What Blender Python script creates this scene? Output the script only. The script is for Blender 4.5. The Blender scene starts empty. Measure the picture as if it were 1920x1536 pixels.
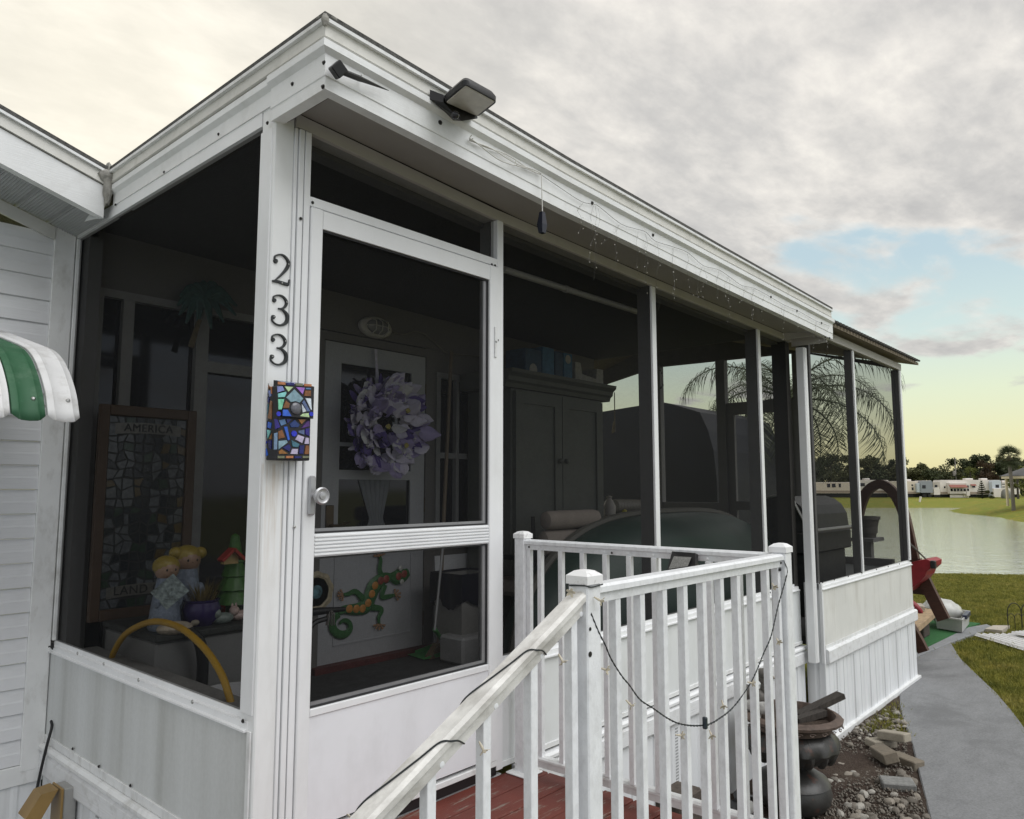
import bpy, bmesh, math, random
import numpy as np
from mathutils import Vector, Matrix, Euler

scene = bpy.context.scene
COL = scene.collection
R = math.radians
rng = random.Random(11)

# ------------------------------------------------------------------ camera
CAM = Vector((-1.2704, -2.1693, 1.86))
YAW, PITCH, FOC = R(41.4), R(6.03), 1410.0            # focal length in 1920-wide pixels
cam_d = bpy.data.cameras.new('camera')
cam_d.sensor_width = 36.0
cam_d.lens = 36.0 * FOC / 1920.0
cam_d.clip_start, cam_d.clip_end = 0.05, 3000
cam_o = bpy.data.objects.new('camera', cam_d)
COL.objects.link(cam_o)
cam_o.location = CAM
cam_o.rotation_euler = (R(90) + PITCH, 0, YAW - R(90))
scene.camera = cam_o

# ------------------------------------------------------------------ world: evening sky, broken cloud over a clear low band
SUN_EL, SUN_AZ = R(54), R(-78)                         # direction TO the light, azimuth from +X
world = bpy.data.worlds.new('World')
scene.world = world
world.use_nodes = True
wt = world.node_tree
wt.nodes.clear()
def wn(t, **k):
    n = wt.nodes.new(t)
    for a, b in k.items():
        setattr(n, a, b)
    return n
def wl(a, b):
    wt.links.new(a, b)
def wmath(op, a, b=None, c=None):
    n = wn('ShaderNodeMath', operation=op)
    for i, v in enumerate((a, b, c)):
        if v is None:
            continue
        if isinstance(v, (int, float)):
            n.inputs[i].default_value = v
        else:
            wl(v, n.inputs[i])
    return n.outputs[0]
def wramp(fac, stops, interp='LINEAR'):
    n = wn('ShaderNodeValToRGB')
    n.color_ramp.interpolation = interp
    e = n.color_ramp.elements
    while len(e) < len(stops):
        e.new(0.5)
    for i, (p, c) in enumerate(stops):
        e[i].position = p
        e[i].color = (*c, 1) if len(c) == 3 else c
    wl(fac, n.inputs[0])
    return n.outputs[0]
def wmix(fac, a, b, bt='MIX'):
    n = wn('ShaderNodeMixRGB', blend_type=bt)
    for i, v in enumerate((fac, a, b)):
        if isinstance(v, (int, float)):
            n.inputs[i].default_value = v
        elif isinstance(v, tuple):
            n.inputs[i].default_value = (*v, 1)
        else:
            wl(v, n.inputs[i])
    return n.outputs[0]
tc = wn('ShaderNodeTexCoord')
sp = wn('ShaderNodeSeparateXYZ')
wl(tc.outputs['Generated'], sp.inputs[0])
dx, dy, dz = sp.outputs
zz = wmath('MAXIMUM', wmath('ADD', dz, 0.13), 0.03)
cb = wn('ShaderNodeCombineXYZ')
wl(wmath('DIVIDE', dx, zz), cb.inputs[0]); wl(wmath('DIVIDE', dy, zz), cb.inputs[1])
def wnoise(scale, detail, rough, dist=0.0, loc=(0, 0, 0), sc=(1, 1, 1), rz=0.0):
    mp = wn('ShaderNodeMapping')
    mp.inputs['Location'].default_value = loc
    mp.inputs['Scale'].default_value = sc
    mp.inputs['Rotation'].default_value = (0, 0, rz)
    wl(cb.outputs[0], mp.inputs[0])
    n = wn('ShaderNodeTexNoise')
    n.inputs['Scale'].default_value = scale
    n.inputs['Detail'].default_value = detail
    n.inputs['Roughness'].default_value = rough
    n.inputs['Distortion'].default_value = dist
    wl(mp.outputs[0], n.inputs['Vector'])
    return n.outputs[0]
n_big = wnoise(0.55, 3, 0.5, 0.3, (3.1, 1.7, 0))
n_mid = wnoise(1.7, 8, 0.52, 0.25, (0.4, 5.2, 0), (1, 1.35, 1), R(25))
n_fine = wnoise(6.0, 10, 0.60, 0.12, (2.2, 0.3, 0), (1, 1.6, 1), R(20))
sky_n = wn('ShaderNodeTexSky', sky_type='NISHITA')
sky_n.sun_disc = False
sky_n.sun_elevation = SUN_EL
sky_n.sun_rotation = R(90) - SUN_AZ
sky_n.dust_density = 2.5
nish = wmix(1.0, sky_n.outputs[0], (0.10, 0.10, 0.10), 'MULTIPLY')
grad = wramp(dz, [(0.0, (0.66, 0.58, 0.29)), (0.05, (0.70, 0.665, 0.38)), (0.115, (0.63, 0.68, 0.48)), (0.18, (0.53, 0.63, 0.58)),
                  (0.27, (0.42, 0.53, 0.56)), (0.6, (0.34, 0.45, 0.56))])
west = wn('ShaderNodeVectorMath', operation='DOT_PRODUCT')
wl(tc.outputs['Generated'], west.inputs[0]); west.inputs[1].default_value = (math.cos(R(40)), math.sin(R(40)), 0)
grad_e = wramp(dz, [(0.0, (0.60, 0.63, 0.68)), (0.10, (0.58, 0.64, 0.72)), (0.27, (0.50, 0.60, 0.72)), (0.6, (0.34, 0.46, 0.62))])
grad = wmix(wramp(west.outputs['Value'], [(0.0, (0, 0, 0)), (0.55, (1, 1, 1))]), grad_e, grad)
clear = wmix(0.82, nish, grad)
cl_t = wmath('ADD', wmath('MULTIPLY', n_mid, 0.6), wmath('MULTIPLY', n_fine, 0.4))
cloud = wramp(cl_t, [(0.34, (0.76, 0.725, 0.66)), (0.45, (0.60, 0.575, 0.54)), (0.55, (0.47, 0.457, 0.44)), (0.68, (0.36, 0.355, 0.352))])
# the veil of cloud thins towards the sun's glow in the west
GLOW = Vector((math.cos(YAW + R(30)) * math.cos(R(22)), math.sin(YAW + R(30)) * math.cos(R(22)), math.sin(R(22))))
dt = wn('ShaderNodeVectorMath', operation='DOT_PRODUCT')
wl(tc.outputs['Generated'], dt.inputs[0]); dt.inputs[1].default_value = GLOW
g = wmath('POWER', wmath('MAXIMUM', dt.outputs['Value'], 0.0), 16.0)
cloud = wmix(wmath('MULTIPLY', g, 0.50), cloud, (0.97, 0.90, 0.72))
cov = wmath('ADD', wmath('MULTIPLY', wmath('SUBTRACT', dz, 0.165), 5.0), wmath('MULTIPLY', wmath('SUBTRACT', n_mid, 0.5), 3.6))
cov = wmath('ADD', cov, wmath('MULTIPLY', wmath('SUBTRACT', n_big, 0.5), 2.0))
cov = wmath('ADD', cov, wmath('MULTIPLY', g, 2.0))
mask = wramp(cov, [(0.0, (0, 0, 0)), (0.55, (0.96, 0.96, 0.96))], 'EASE')
skyc = wmix(mask, clear, cloud)
bg = wn('ShaderNodeBackground')
wl(skyc, bg.inputs['Color'])
bg.inputs['Strength'].default_value = 1.0
wo = wn('ShaderNodeOutputWorld')
wl(bg.outputs[0], wo.inputs[0])

# ------------------------------------------------------------------ one soft sun (veiled by cloud) and exposure
sun_d = bpy.data.lights.new('sun', 'SUN')
sun_d.energy = 1.4
sun_d.angle = R(50)
sun_d.color = (0.97, 0.985, 1.0)
sun_o = bpy.data.objects.new('sun', sun_d)
COL.objects.link(sun_o)
to_sun = Vector((math.cos(SUN_AZ) * math.cos(SUN_EL), math.sin(SUN_AZ) * math.cos(SUN_EL), math.sin(SUN_EL)))
sun_o.rotation_euler = to_sun.to_track_quat('Z', 'Y').to_euler()
sun_o.location = (0, -6, 9)
vs = scene.view_settings
vs.view_transform = 'Standard'
vs.look = 'None'
vs.exposure = 0.48
vs.gamma = 1.0
vs.use_curve_mapping = False
scene.cycles.use_denoising = True
scene.cycles.transparent_max_bounces = 24
scene.cycles.max_bounces = 8
scene.render.film_transparent = False

# ------------------------------------------------------------------ measuring helpers: a sight line met with a real plane of the place
_F0 = Vector((math.cos(YAW), math.sin(YAW), 0)); _RT = Vector((math.sin(YAW), -math.cos(YAW), 0)); _UP = Vector((0, 0, 1))
_FW = _F0 * math.cos(PITCH) + _UP * math.sin(PITCH); _UU = _UP * math.cos(PITCH) - _F0 * math.sin(PITCH)
def ray(x, y):
    return _FW + _RT * ((x - 960) / FOC) - _UU * ((y - 768) / FOC)
def oy(x, y, Y=0.0):
    d = ray(x, y); return CAM + d * ((Y - CAM.y) / d.y)
def ox(x, y, X=0.0):
    d = ray(x, y); return CAM + d * ((X - CAM.x) / d.x)
def oz(x, y, Z=0.0):
    d = ray(x, y); return CAM + d * ((Z - CAM.z) / d.z)
def od(x, y, D):                                      # at a given distance along the view axis
    return CAM + ray(x, y) * D

# ------------------------------------------------------------------ materials
_MC = {}
def _new(name):
    m = bpy.data.materials.new(name); m.use_nodes = True
    nt = m.node_tree
    return m, nt, nt.nodes['Principled BSDF']
def _noise(nt, scale, detail=4, rough=0.55, sc=(1, 1, 1), vec='Object', rot=(0, 0, 0), dist=0):
    tcn = nt.nodes.new('ShaderNodeTexCoord'); mp = nt.nodes.new('ShaderNodeMapping')
    mp.inputs['Scale'].default_value = sc; mp.inputs['Rotation'].default_value = rot
    nt.links.new(tcn.outputs[vec], mp.inputs[0])
    n = nt.nodes.new('ShaderNodeTexNoise')
    n.inputs['Scale'].default_value = scale; n.inputs['Detail'].default_value = detail; n.inputs['Roughness'].default_value = rough
    n.inputs['Distortion'].default_value = dist
    nt.links.new(mp.outputs[0], n.inputs['Vector'])
    return n
def _ramp(nt, src, stops):
    n = nt.nodes.new('ShaderNodeValToRGB'); e = n.color_ramp.elements
    while len(e) < len(stops):
        e.new(0.5)
    for i, (p, c) in enumerate(stops):
        e[i].position = p; e[i].color = (*c, 1)
    nt.links.new(src, n.inputs[0])
    return n.outputs[0]
def _mixc(nt, fac, a, b, bt='MIX'):
    n = nt.nodes.new('ShaderNodeMixRGB'); n.blend_type = bt
    for i, v in enumerate((fac, a, b)):
        if isinstance(v, (int, float)):
            n.inputs[i].default_value = v
        elif isinstance(v, tuple):
            n.inputs[i].default_value = (*v, 1)
        else:
            nt.links.new(v, n.inputs[i])
    return n.outputs[0]
def _bump(nt, bsdf, src, strength, dist=0.01):
    b = nt.nodes.new('ShaderNodeBump'); b.inputs['Strength'].default_value = strength; b.inputs['Distance'].default_value = dist
    nt.links.new(src, b.inputs['Height']); nt.links.new(b.outputs[0], bsdf.inputs['Normal'])
def mat(name, col, rough=0.5, metal=0.0, var=0.10, scale=9.0, sc=(1, 1, 1), bump=0.0, bscale=60.0, bsc=(1, 1, 1), spec=0.5,
        dirt=None, dirt_amt=0.0, dirt_scale=5.0, dirt_sc=(1, 1, 1), dirt_lo=0.5, trans=0.0, coat=0.0, sub=None):
    """a painted / plain surface: base colour with soft unevenness, optional dirt in patches or streaks, fine relief"""
    if name in _MC:
        return _MC[name]
    m, nt, b = _new(name)
    n = _noise(nt, scale, 5, 0.6, sc)
    lo = tuple(max(0, c * (1 - var)) for c in col); hi = tuple(min(1, c * (1 + var)) for c in col)
    c = _ramp(nt, n.outputs[0], [(0.3, lo), (0.7, hi)])
    if dirt is not None:
        d = _noise(nt, dirt_scale, 8, 0.65, dirt_sc)
        f = _ramp(nt, d.outputs[0], [(dirt_lo, (0, 0, 0)), (dirt_lo + 0.22, (dirt_amt,) * 3)])
        c = _mixc(nt, f, c, dirt)
    nt.links.new(c, b.inputs['Base Color'])
    b.inputs['Roughness'].default_value = rough; b.inputs['Metallic'].default_value = metal
    b.inputs['Specular IOR Level'].default_value = spec
    if coat:
        b.inputs['Coat Weight'].default_value = coat
    if trans:
        b.inputs['Transmission Weight'].default_value = trans
    if bump:
        bn = _noise(nt, bscale, 6, 0.6, bsc)
        _bump(nt, b, bn.outputs[0], bump)
    _MC[name] = m
    return m

# ------------------------------------------------------------------ mesh builder
class MB:
    def __init__(s):
        s.v = []; s.f = []; s.m = None
    def _add(s, vs, fs):
        o = len(s.v)
        if s.m is not None:
            vs = [s.m @ Vector(p) for p in vs]
        s.v.extend(tuple(p) for p in vs); s.f.extend(tuple(i + o for i in f) for f in fs)
        return s
    def box(s, x0, x1, y0, y1, z0, z1, b=0.0):
        if x0 > x1: x0, x1 = x1, x0
        if y0 > y1: y0, y1 = y1, y0
        if z0 > z1: z0, z1 = z1, z0
        if b <= 0:
            return s._add([(x0, y0, z0), (x1, y0, z0), (x1, y1, z0), (x0, y1, z0), (x0, y0, z1), (x1, y0, z1), (x1, y1, z1), (x0, y1, z1)],
                          [(0, 3, 2, 1), (4, 5, 6, 7), (0, 1, 5, 4), (1, 2, 6, 5), (2, 3, 7, 6), (3, 0, 4, 7)])
        b = min(b, (x1 - x0) * .45, (y1 - y0) * .45, (z1 - z0) * .45)
        vs = []; idx = {}
        for ix in (0, 1):
            for iy in (0, 1):
                for iz in (0, 1):
                    X = (x0, x1)[ix]; Y = (y0, y1)[iy]; Z = (z0, z1)[iz]
                    sx = b if ix == 0 else -b; sy = b if iy == 0 else -b; sz = b if iz == 0 else -b
                    for k, p in enumerate(((X, Y + sy, Z + sz), (X + sx, Y, Z + sz), (X + sx, Y + sy, Z))):
                        idx[ix, iy, iz, k] = len(vs); vs.append(p)
        I = idx; fs = []
        for i in (0, 1):
            q = [I[i, 0, 0, 0], I[i, 1, 0, 0], I[i, 1, 1, 0], I[i, 0, 1, 0]]; fs.append(q if i else q[::-1])
            q = [I[0, i, 0, 1], I[1, i, 0, 1], I[1, i, 1, 1], I[0, i, 1, 1]]; fs.append(q[::-1] if i else q)
            q = [I[0, 0, i, 2], I[1, 0, i, 2], I[1, 1, i, 2], I[0, 1, i, 2]]; fs.append(q if i else q[::-1])
        for a in (0, 1):
            for c in (0, 1):
                q = [I[0, a, c, 1], I[1, a, c, 1], I[1, a, c, 2], I[0, a, c, 2]]; fs.append(q if (a == c) == False else q[::-1])
                q = [I[a, 0, c, 0], I[a, 1, c, 0], I[a, 1, c, 2], I[a, 0, c, 2]]; fs.append(q if (a == c) else q[::-1])
                q = [I[a, c, 0, 0], I[a, c, 1, 0], I[a, c, 1, 1], I[a, c, 0, 1]]; fs.append(q if (a == c) == False else q[::-1])
        for a in (0, 1):
            for c in (0, 1):
                for d in (0, 1):
                    q = [I[a, c, d, 0], I[a, c, d, 1], I[a, c, d, 2]]; fs.append(q if (a + c + d) % 2 else q[::-1])
        return s._add(vs, fs)
    def ext(s, pts, vec):
        """a planar outline pushed along vec"""
        pts = [Vector(p) for p in pts]; vec = Vector(vec); n = len(pts)
        vs = pts + [p + vec for p in pts]
        fs = [tuple(range(n))[::-1], tuple(range(n, 2 * n))] + [(i, (i + 1) % n, n + (i + 1) % n, n + i) for i in range(n)]
        return s._add(vs, fs)
    def bar(s, a, b, w, h, up=(0, 0, 1)):
        """square bar from a to b, w wide and h tall about its axis"""
        a = Vector(a); b = Vector(b); d = (b - a).normalized(); up = Vector(up)
        sd = d.cross(up)
        if sd.length < 1e-4:
            sd = d.cross(Vector((1, 0, 0)))
        sd.normalize(); u = sd.cross(d)
        q = [sd * (-w / 2) - u * (h / 2), sd * (w / 2) - u * (h / 2), sd * (w / 2) + u * (h / 2), sd * (-w / 2) + u * (h / 2)]
        return s.ext([a + p for p in q], b - a)
    def sweep(s, prof, a, b, axes):
        """profile [(u,v)...] placed with axes (U,V) at a and pushed to b"""
        U, V = Vector(axes[0]), Vector(axes[1]); a = Vector(a); b = Vector(b)
        return s.ext([a + U * p + V * q for p, q in prof], b - a)
    def tube(s, pts, r, n=8, cap=True):
        pts = [Vector(p) for p in pts]; k = len(pts)
        rs = r if isinstance(r, (list, tuple)) else [r] * k
        vs = []; fs = []; prev = None
        for i, p in enumerate(pts):
            d = (pts[min(i + 1, k - 1)] - pts[max(i - 1, 0)])
            d = d.normalized() if d.length > 1e-9 else Vector((0, 0, 1))
            if prev is None:
                a = d.cross(Vector((0, 0, 1)))
                if a.length < 1e-3: a = d.cross(Vector((1, 0, 0)))
            else:
                a = prev - d * prev.dot(d)
                if a.length < 1e-4: a = d.orthogonal()
            a.normalize(); prev = a; b2 = d.cross(a)
            for j in range(n):
                t = 2 * math.pi * j / n
                vs.append(p + (a * math.cos(t) + b2 * math.sin(t)) * rs[i])
        for i in range(k - 1):
            for j in range(n):
                fs.append((i * n + j, i * n + (j + 1) % n, (i + 1) * n + (j + 1) % n, (i + 1) * n + j))
        if cap:
            fs.append(tuple(range(n))[::-1]); fs.append(tuple(range((k - 1) * n, k * n)))
        return s._add(vs, fs)
    def lathe(s, prof, c=(0, 0, 0), n=24, fn=None):
        c = Vector(c); vs = []; fs = []; k = len(prof)
        for r, z in prof:
            for j in range(n):
                t = 2 * math.pi * j / n
                rr = r * (fn(t, z) if fn else 1)
                vs.append(c + Vector((rr * math.cos(t), rr * math.sin(t), z)))
        for i in range(k - 1):
            for j in range(n):
                fs.append((i * n + j, i * n + (j + 1) % n, (i + 1) * n + (j + 1) % n, (i + 1) * n + j))
        if prof[0][0] > 1e-5: fs.append(tuple(range(n))[::-1])
        if prof[-1][0] > 1e-5: fs.append(tuple(range((k - 1) * n, k * n)))
        return s._add(vs, fs)
    def ell(s, c, r, nu=12, nv=8, rot=None, jit=0.0, rg=None):
        c = Vector(c); M3 = rot.to_matrix() if isinstance(rot, Euler) else rot
        vs = []; fs = []
        def P(x, y, z):
            k = 1 + (rg.uniform(-jit, jit) if jit else 0)
            v = Vector((x * r[0] * k, y * r[1] * k, z * r[2] * k))
            return c + (M3 @ v if M3 is not None else v)
        vs.append(P(0, 0, -1))
        for i in range(1, nv):
            a = -math.pi / 2 + math.pi * i / nv
            for j in range(nu):
                t = 2 * math.pi * j / nu
                vs.append(P(math.cos(a) * math.cos(t), math.cos(a) * math.sin(t), math.sin(a)))
        vs.append(P(0, 0, 1))
        for j in range(nu):
            fs.append((0, 1 + (j + 1) % nu, 1 + j))
        for i in range(nv - 2):
            for j in range(nu):
                a = 1 + i * nu
                fs.append((a + j, a + (j + 1) % nu, a + nu + (j + 1) % nu, a + nu + j))
        a = 1 + (nv - 2) * nu
        for j in range(nu):
            fs.append((a + j, a + (j + 1) % nu, len(vs) - 1))
        return s._add(vs, fs)
    def poly(s, pts):
        return s._add(pts, [tuple(range(len(pts)))])
    def mesh(s, name, m, smooth=False):
        me = bpy.data.meshes.new(name); me.from_pydata(s.v, [], s.f)
        if len(s.f) < 6000:
            bm = bmesh.new(); bm.from_mesh(me); bmesh.ops.recalc_face_normals(bm, faces=bm.faces); bm.to_mesh(me); bm.free()
        me.update()
        if m is not None: me.materials.append(m)
        if smooth:
            me.polygons.foreach_set('use_smooth', [True] * len(me.polygons))
            me.set_sharp_from_angle(angle=R(38))
        return me
    def build(s, name, m, parent=None, smooth=False, label=None):
        return put(name, s.mesh(name, m, smooth), parent, label=label)
def put(name, me, parent=None, loc=None, rot=None, scale=None, label=None):
    o = bpy.data.objects.new(name, me); COL.objects.link(o)
    if loc is not None: o.location = loc
    if rot is not None: o.rotation_euler = rot
    if scale is not None: o.scale = scale
    if parent is not None:
        o.parent = parent
        if parent.get('_base') is not None:
            o.matrix_parent_inverse = Matrix.Translation(Vector(parent['_base'])).inverted()
        elif parent.get('_off') is not None:
            o.matrix_parent_inverse = Matrix(parent['_off'])
    if label: o['label'] = label
    return o
def thing(name, label, cat, base, group=None):
    o = bpy.data.objects.new(name, None); COL.objects.link(o)
    o.empty_display_size = 0.1; o.location = base; o['_base'] = list(base)
    o['label'] = label; o['category'] = cat
    if group: o['group'] = group
    return o
def tag(o, label, cat, group=None, kind=None):
    if label: o['label'] = label
    if cat: o['category'] = cat
    if group: o['group'] = group
    if kind: o['kind'] = kind
    return o
def struct(o, label=None):
    o['kind'] = 'structure'
    if label: o['label'] = label
    return o
def np_mesh(name, verts, faces, m, smooth=False):
    """verts (n,3), faces (k,3|4) as numpy arrays"""
    me = bpy.data.meshes.new(name); w = faces.shape[1]
    me.vertices.add(len(verts)); me.vertices.foreach_set('co', verts.astype(np.float32).ravel())
    me.loops.add(faces.size); me.loops.foreach_set('vertex_index', faces.astype(np.int32).ravel())
    me.polygons.add(len(faces)); me.polygons.foreach_set('loop_start', np.arange(0, faces.size, w, dtype=np.int32))
    me.update(calc_edges=True); me.validate()
    if m is not None: me.materials.append(m)
    if smooth: me.polygons.foreach_set('use_smooth', [True] * len(me.polygons))
    return me
def lerp(a, b, t):
    return a + (b - a) * t
def bez(pts, n=12):
    """smooth curve through points"""
    pts = [Vector(p) for p in pts]; out = []
    P = [pts[0] * 2 - pts[1]] + pts + [pts[-1] * 2 - pts[-2]]
    for i in range(1, len(P) - 2):
        a, b, c, d = P[i - 1], P[i], P[i + 1], P[i + 2]
        for k in range(n):
            t = k / n
            out.append(0.5 * ((2 * b) + (c - a) * t + (2 * a - 5 * b + 4 * c - d) * t * t + (3 * b - a - 3 * c + d) * t ** 3))
    out.append(pts[-1])
    return out
# ================================================================== THE SETTING
def frame_xy(D, L):                                    # ground position D metres ahead and L metres right of the viewer
    return CAM.x + _F0.x * D + _RT.x * L, CAM.y + _F0.y * D + _RT.y * L
def sstep(a, b, x):
    t = np.clip((x - a) / (b - a), 0, 1); return t * t * (3 - 2 * t)
WATER_Z = -1.14
def terrain(D, L):
    near = -0.012 * np.clip(D - 8, 0, None) - 0.25 * sstep(11, 20, D)
    shore = 20.2 - 0.03 * L + 0.35 * np.sin(L * 0.7)
    z = near - 2.2 * sstep(0, 3.5, D - shore)
    far = WATER_Z - 0.75 + 0.75 * sstep(112, 121, D) + 1.15 * sstep(120.5, 142, D) + 0.15 * sstep(142, 170, D)
    z = np.where(D > 60, far, z)
    ls = 49.8 + (D - 77) * 0.36 + 0.5 * np.sin(D * 0.25)
    sp = sstep(-2.5, 1.0, L - ls) * 0.95 + sstep(-0.5, 9.0, L - ls) * 1.45
    spit = WATER_Z - 0.75 + sp
    z = np.where((D > 40) & (D < 108), np.maximum(z, np.where(L > 20, spit, -9)), z)
    tip = spit * (1 - sstep(104, 112, D)) + far * sstep(104, 112, D)
    z = np.where((D >= 104) & (D < 125) & (L > 20), np.maximum(far, tip), z)
    return z
def grid_mesh(name, Ds, Ls, fn, m):
    D, L = np.meshgrid(np.array(Ds), np.array(Ls), indexing='ij')
    X = CAM.x + _F0.x * D + _RT.x * L; Y = CAM.y + _F0.y * D + _RT.y * L
    V = np.stack([X, Y, fn(D, L)], -1).reshape(-1, 3)
    nd, nl = D.shape; i = np.arange(nd - 1)[:, None] * nl + np.arange(nl - 1)[None]
    F = np.stack([i, i + nl, i + nl + 1, i + 1], -1).reshape(-1, 4)
    return np_mesh(name, V, F, m, True)

def lawn_mat():
    m, nt, b = _new('lawn')
    n1 = _noise(nt, 0.9, 5, 0.6); n2 = _noise(nt, 22, 6, 0.7); n3 = _noise(nt, 0.05, 3, 0.5)
    c = _ramp(nt, n2.outputs[0], [(0.3, (0.11, 0.125, 0.022)), (0.5, (0.20, 0.205, 0.036)), (0.7, (0.29, 0.265, 0.065))])
    c2 = _ramp(nt, n1.outputs[0], [(0.35, (0.75, 0.95, 0.7)), (0.65, (1.15, 1.0, 0.9))])
    c = _mixc(nt, 1.0, c, c2, 'MULTIPLY')
    n4 = _noise(nt, 6.5, 8, 0.75); c = _mixc(nt, 1.0, c, _ramp(nt, n4.outputs[0], [(0.36, (0.5, 0.55, 0.5)), (0.5, (1, 1, 1)), (0.64, (1.5, 1.4, 1.3))]), 'MULTIPLY')
    nt.links.new(c, b.inputs['Base Color']); b.inputs['Roughness'].default_value = 0.85
    b.inputs['Specular IOR Level'].default_value = 0.15
    _bump(nt, b, n2.outputs[0], 0.5, 0.03)
    return m
M_LAWN = lawn_mat()
Ds = list(np.arange(-40, 0, 5.0)) + list(np.arange(0, 26, 0.5)) + list(np.arange(26, 150, 2.0)) + list(np.arange(150, 320, 17.0)) + [420, 600, 900]
Ls = [-700, -400, -240, -150] + list(np.arange(-100, -10, 6.0)) + list(np.arange(-10, 20, 0.75)) + list(np.arange(20, 110, 2.5)) + [125, 150, 190, 260, 420, 700]
lawn = put('lawn', grid_mesh('lawn', Ds, Ls, terrain, M_LAWN)); struct(lawn)

def water_mat():
    m, nt, b = _new('pond_water')
    b.inputs['Base Color'].default_value = (0.80, 0.80, 0.74, 1); b.inputs['Roughness'].default_value = 0.05; b.inputs['Metallic'].default_value = 0.75
    b.inputs['IOR'].default_value = 1.45; b.inputs['Specular IOR Level'].default_value = 0.9
    a = _noise(nt, 1.1, 5, 0.62, (1.0, 1.0, 1.0), rot=(0, 0, YAW), dist=0.6); a.inputs['Scale'].default_value = 1.3
    c = _noise(nt, 5.0, 3, 0.6)
    s = nt.nodes.new('ShaderNodeMath'); s.operation = 'MULTIPLY_ADD'; s.inputs[1].default_value = 0.35
    nt.links.new(c.outputs[0], s.inputs[0]); nt.links.new(a.outputs[0], s.inputs[2])
    _bump(nt, b, s.outputs[0], 0.34, 0.14)
    return m
pond = put('pond', grid_mesh('pond', [17, 30, 60, 90, 124], [-300, -100, 0, 50, 100, 250], lambda D, L: 0 * D + WATER_Z, water_mat())); struct(pond)

# ------------------------------------------------------------------ concrete path, slab by slab, and the planting bed beside it
def concrete(name, col):
    m, nt, b = _new(name)
    n1 = _noise(nt, 2.6, 9, 0.7, (1, 2.6, 1)); n2 = _noise(nt, 75, 5, 0.8); n3 = _noise(nt, 1.1, 7, 0.65, dist=0.8)
    c = _ramp(nt, n1.outputs[0], [(0.25, tuple(x * 0.72 for x in col)), (0.5, col), (0.75, tuple(min(1, x * 1.3) for x in col))])
    c = _mixc(nt, 0.42, c, _ramp(nt, n2.outputs[0], [(0.32, tuple(x * 0.4 for x in col)), (0.68, tuple(x * 1.6 for x in col))]))
    c = _mixc(nt, _ramp(nt, n3.outputs[0], [(0.54, (0, 0, 0)), (0.66, (0.6,) * 3)]), c, tuple(x * 0.62 for x in col))
    nt.links.new(c, b.inputs['Base Color']); b.inputs['Roughness'].default_value = 0.85
    b.inputs['Specular IOR Level'].default_value = 0.25
    _bump(nt, b, n2.outputs[0], 0.25, 0.004)
    return m
M_CONC = concrete('concrete', (0.215, 0.219, 0.224))
M_CONC2 = concrete('concrete_pale', (0.24, 0.247, 0.255))
def slab(name, pts, top, thick, m, bev=0.008):
    bm = bmesh.new(); vs = [bm.verts.new((x, y, top)) for x, y in pts]
    f = bm.faces.new(vs)
    r = bmesh.ops.extrude_face_region(bm, geom=[f])
    for v in [g for g in r['geom'] if isinstance(g, bmesh.types.BMVert)]:
        v.co.z -= thick
    bmesh.ops.recalc_face_normals(bm, faces=bm.faces)
    es = [e for e in bm.edges if all(abs(v.co.z - top) < 1e-6 for v in e.verts)]
    bmesh.ops.bevel(bm, geom=es, offset=bev, segments=1, affect='EDGES')
    me = bpy.data.meshes.new(name); bm.to_mesh(me); bm.free(); me.materials.append(m)
    return me
PATH_Z = 0.03
def gp(px, py, z=PATH_Z):
    p = oz(px, py, z); return (p.x, p.y)
right_edge = [(1783, 1205), (1800, 1233), (1830, 1262), (1868, 1298), (1900, 1335), (1940, 1390), (2010, 1490), (2120, 1680)]
left_edge = [(1790, 1690), (1745, 1540), (1728, 1470), (1710, 1395), (1690, 1338), (1686, 1318), (1650, 1290)]
path_o = bpy.data.objects.new('path', None); COL.objects.link(path_o); struct(path_o); path_o['_base'] = [0, 0, 0]
gpR = [gp(*p) for p in right_edge]; gpL = [gp(*p) for p in left_edge]
farL = gp(1722, 1231); farR = gp(1783, 1205)
# slab joints across the path
j1L, j1R = (4.62, -0.52), gp(1902, 1338)
put('slab', slab('slab', [farL, farR] + [gp(1800, 1233), gp(1803, 1236), gp(1690, 1238.5)], PATH_Z, 0.12, M_CONC), path_o)
put('slab', slab('slab', [gp(1690, 1239.5), gp(1804, 1237)] + gpR[2:] + gpL[:6], PATH_Z, 0.12, M_CONC), path_o)
put('slab', slab('slab', [gp(1690, 1236), gp(1718, 1223), gp(1815, 1176), gp(1850, 1170), gp(1862, 1175), gp(1784, 1203.5), gp(1722, 1229.5), gp(1700, 1240)], PATH_Z, 0.12, M_CONC2), path_o)

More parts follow.
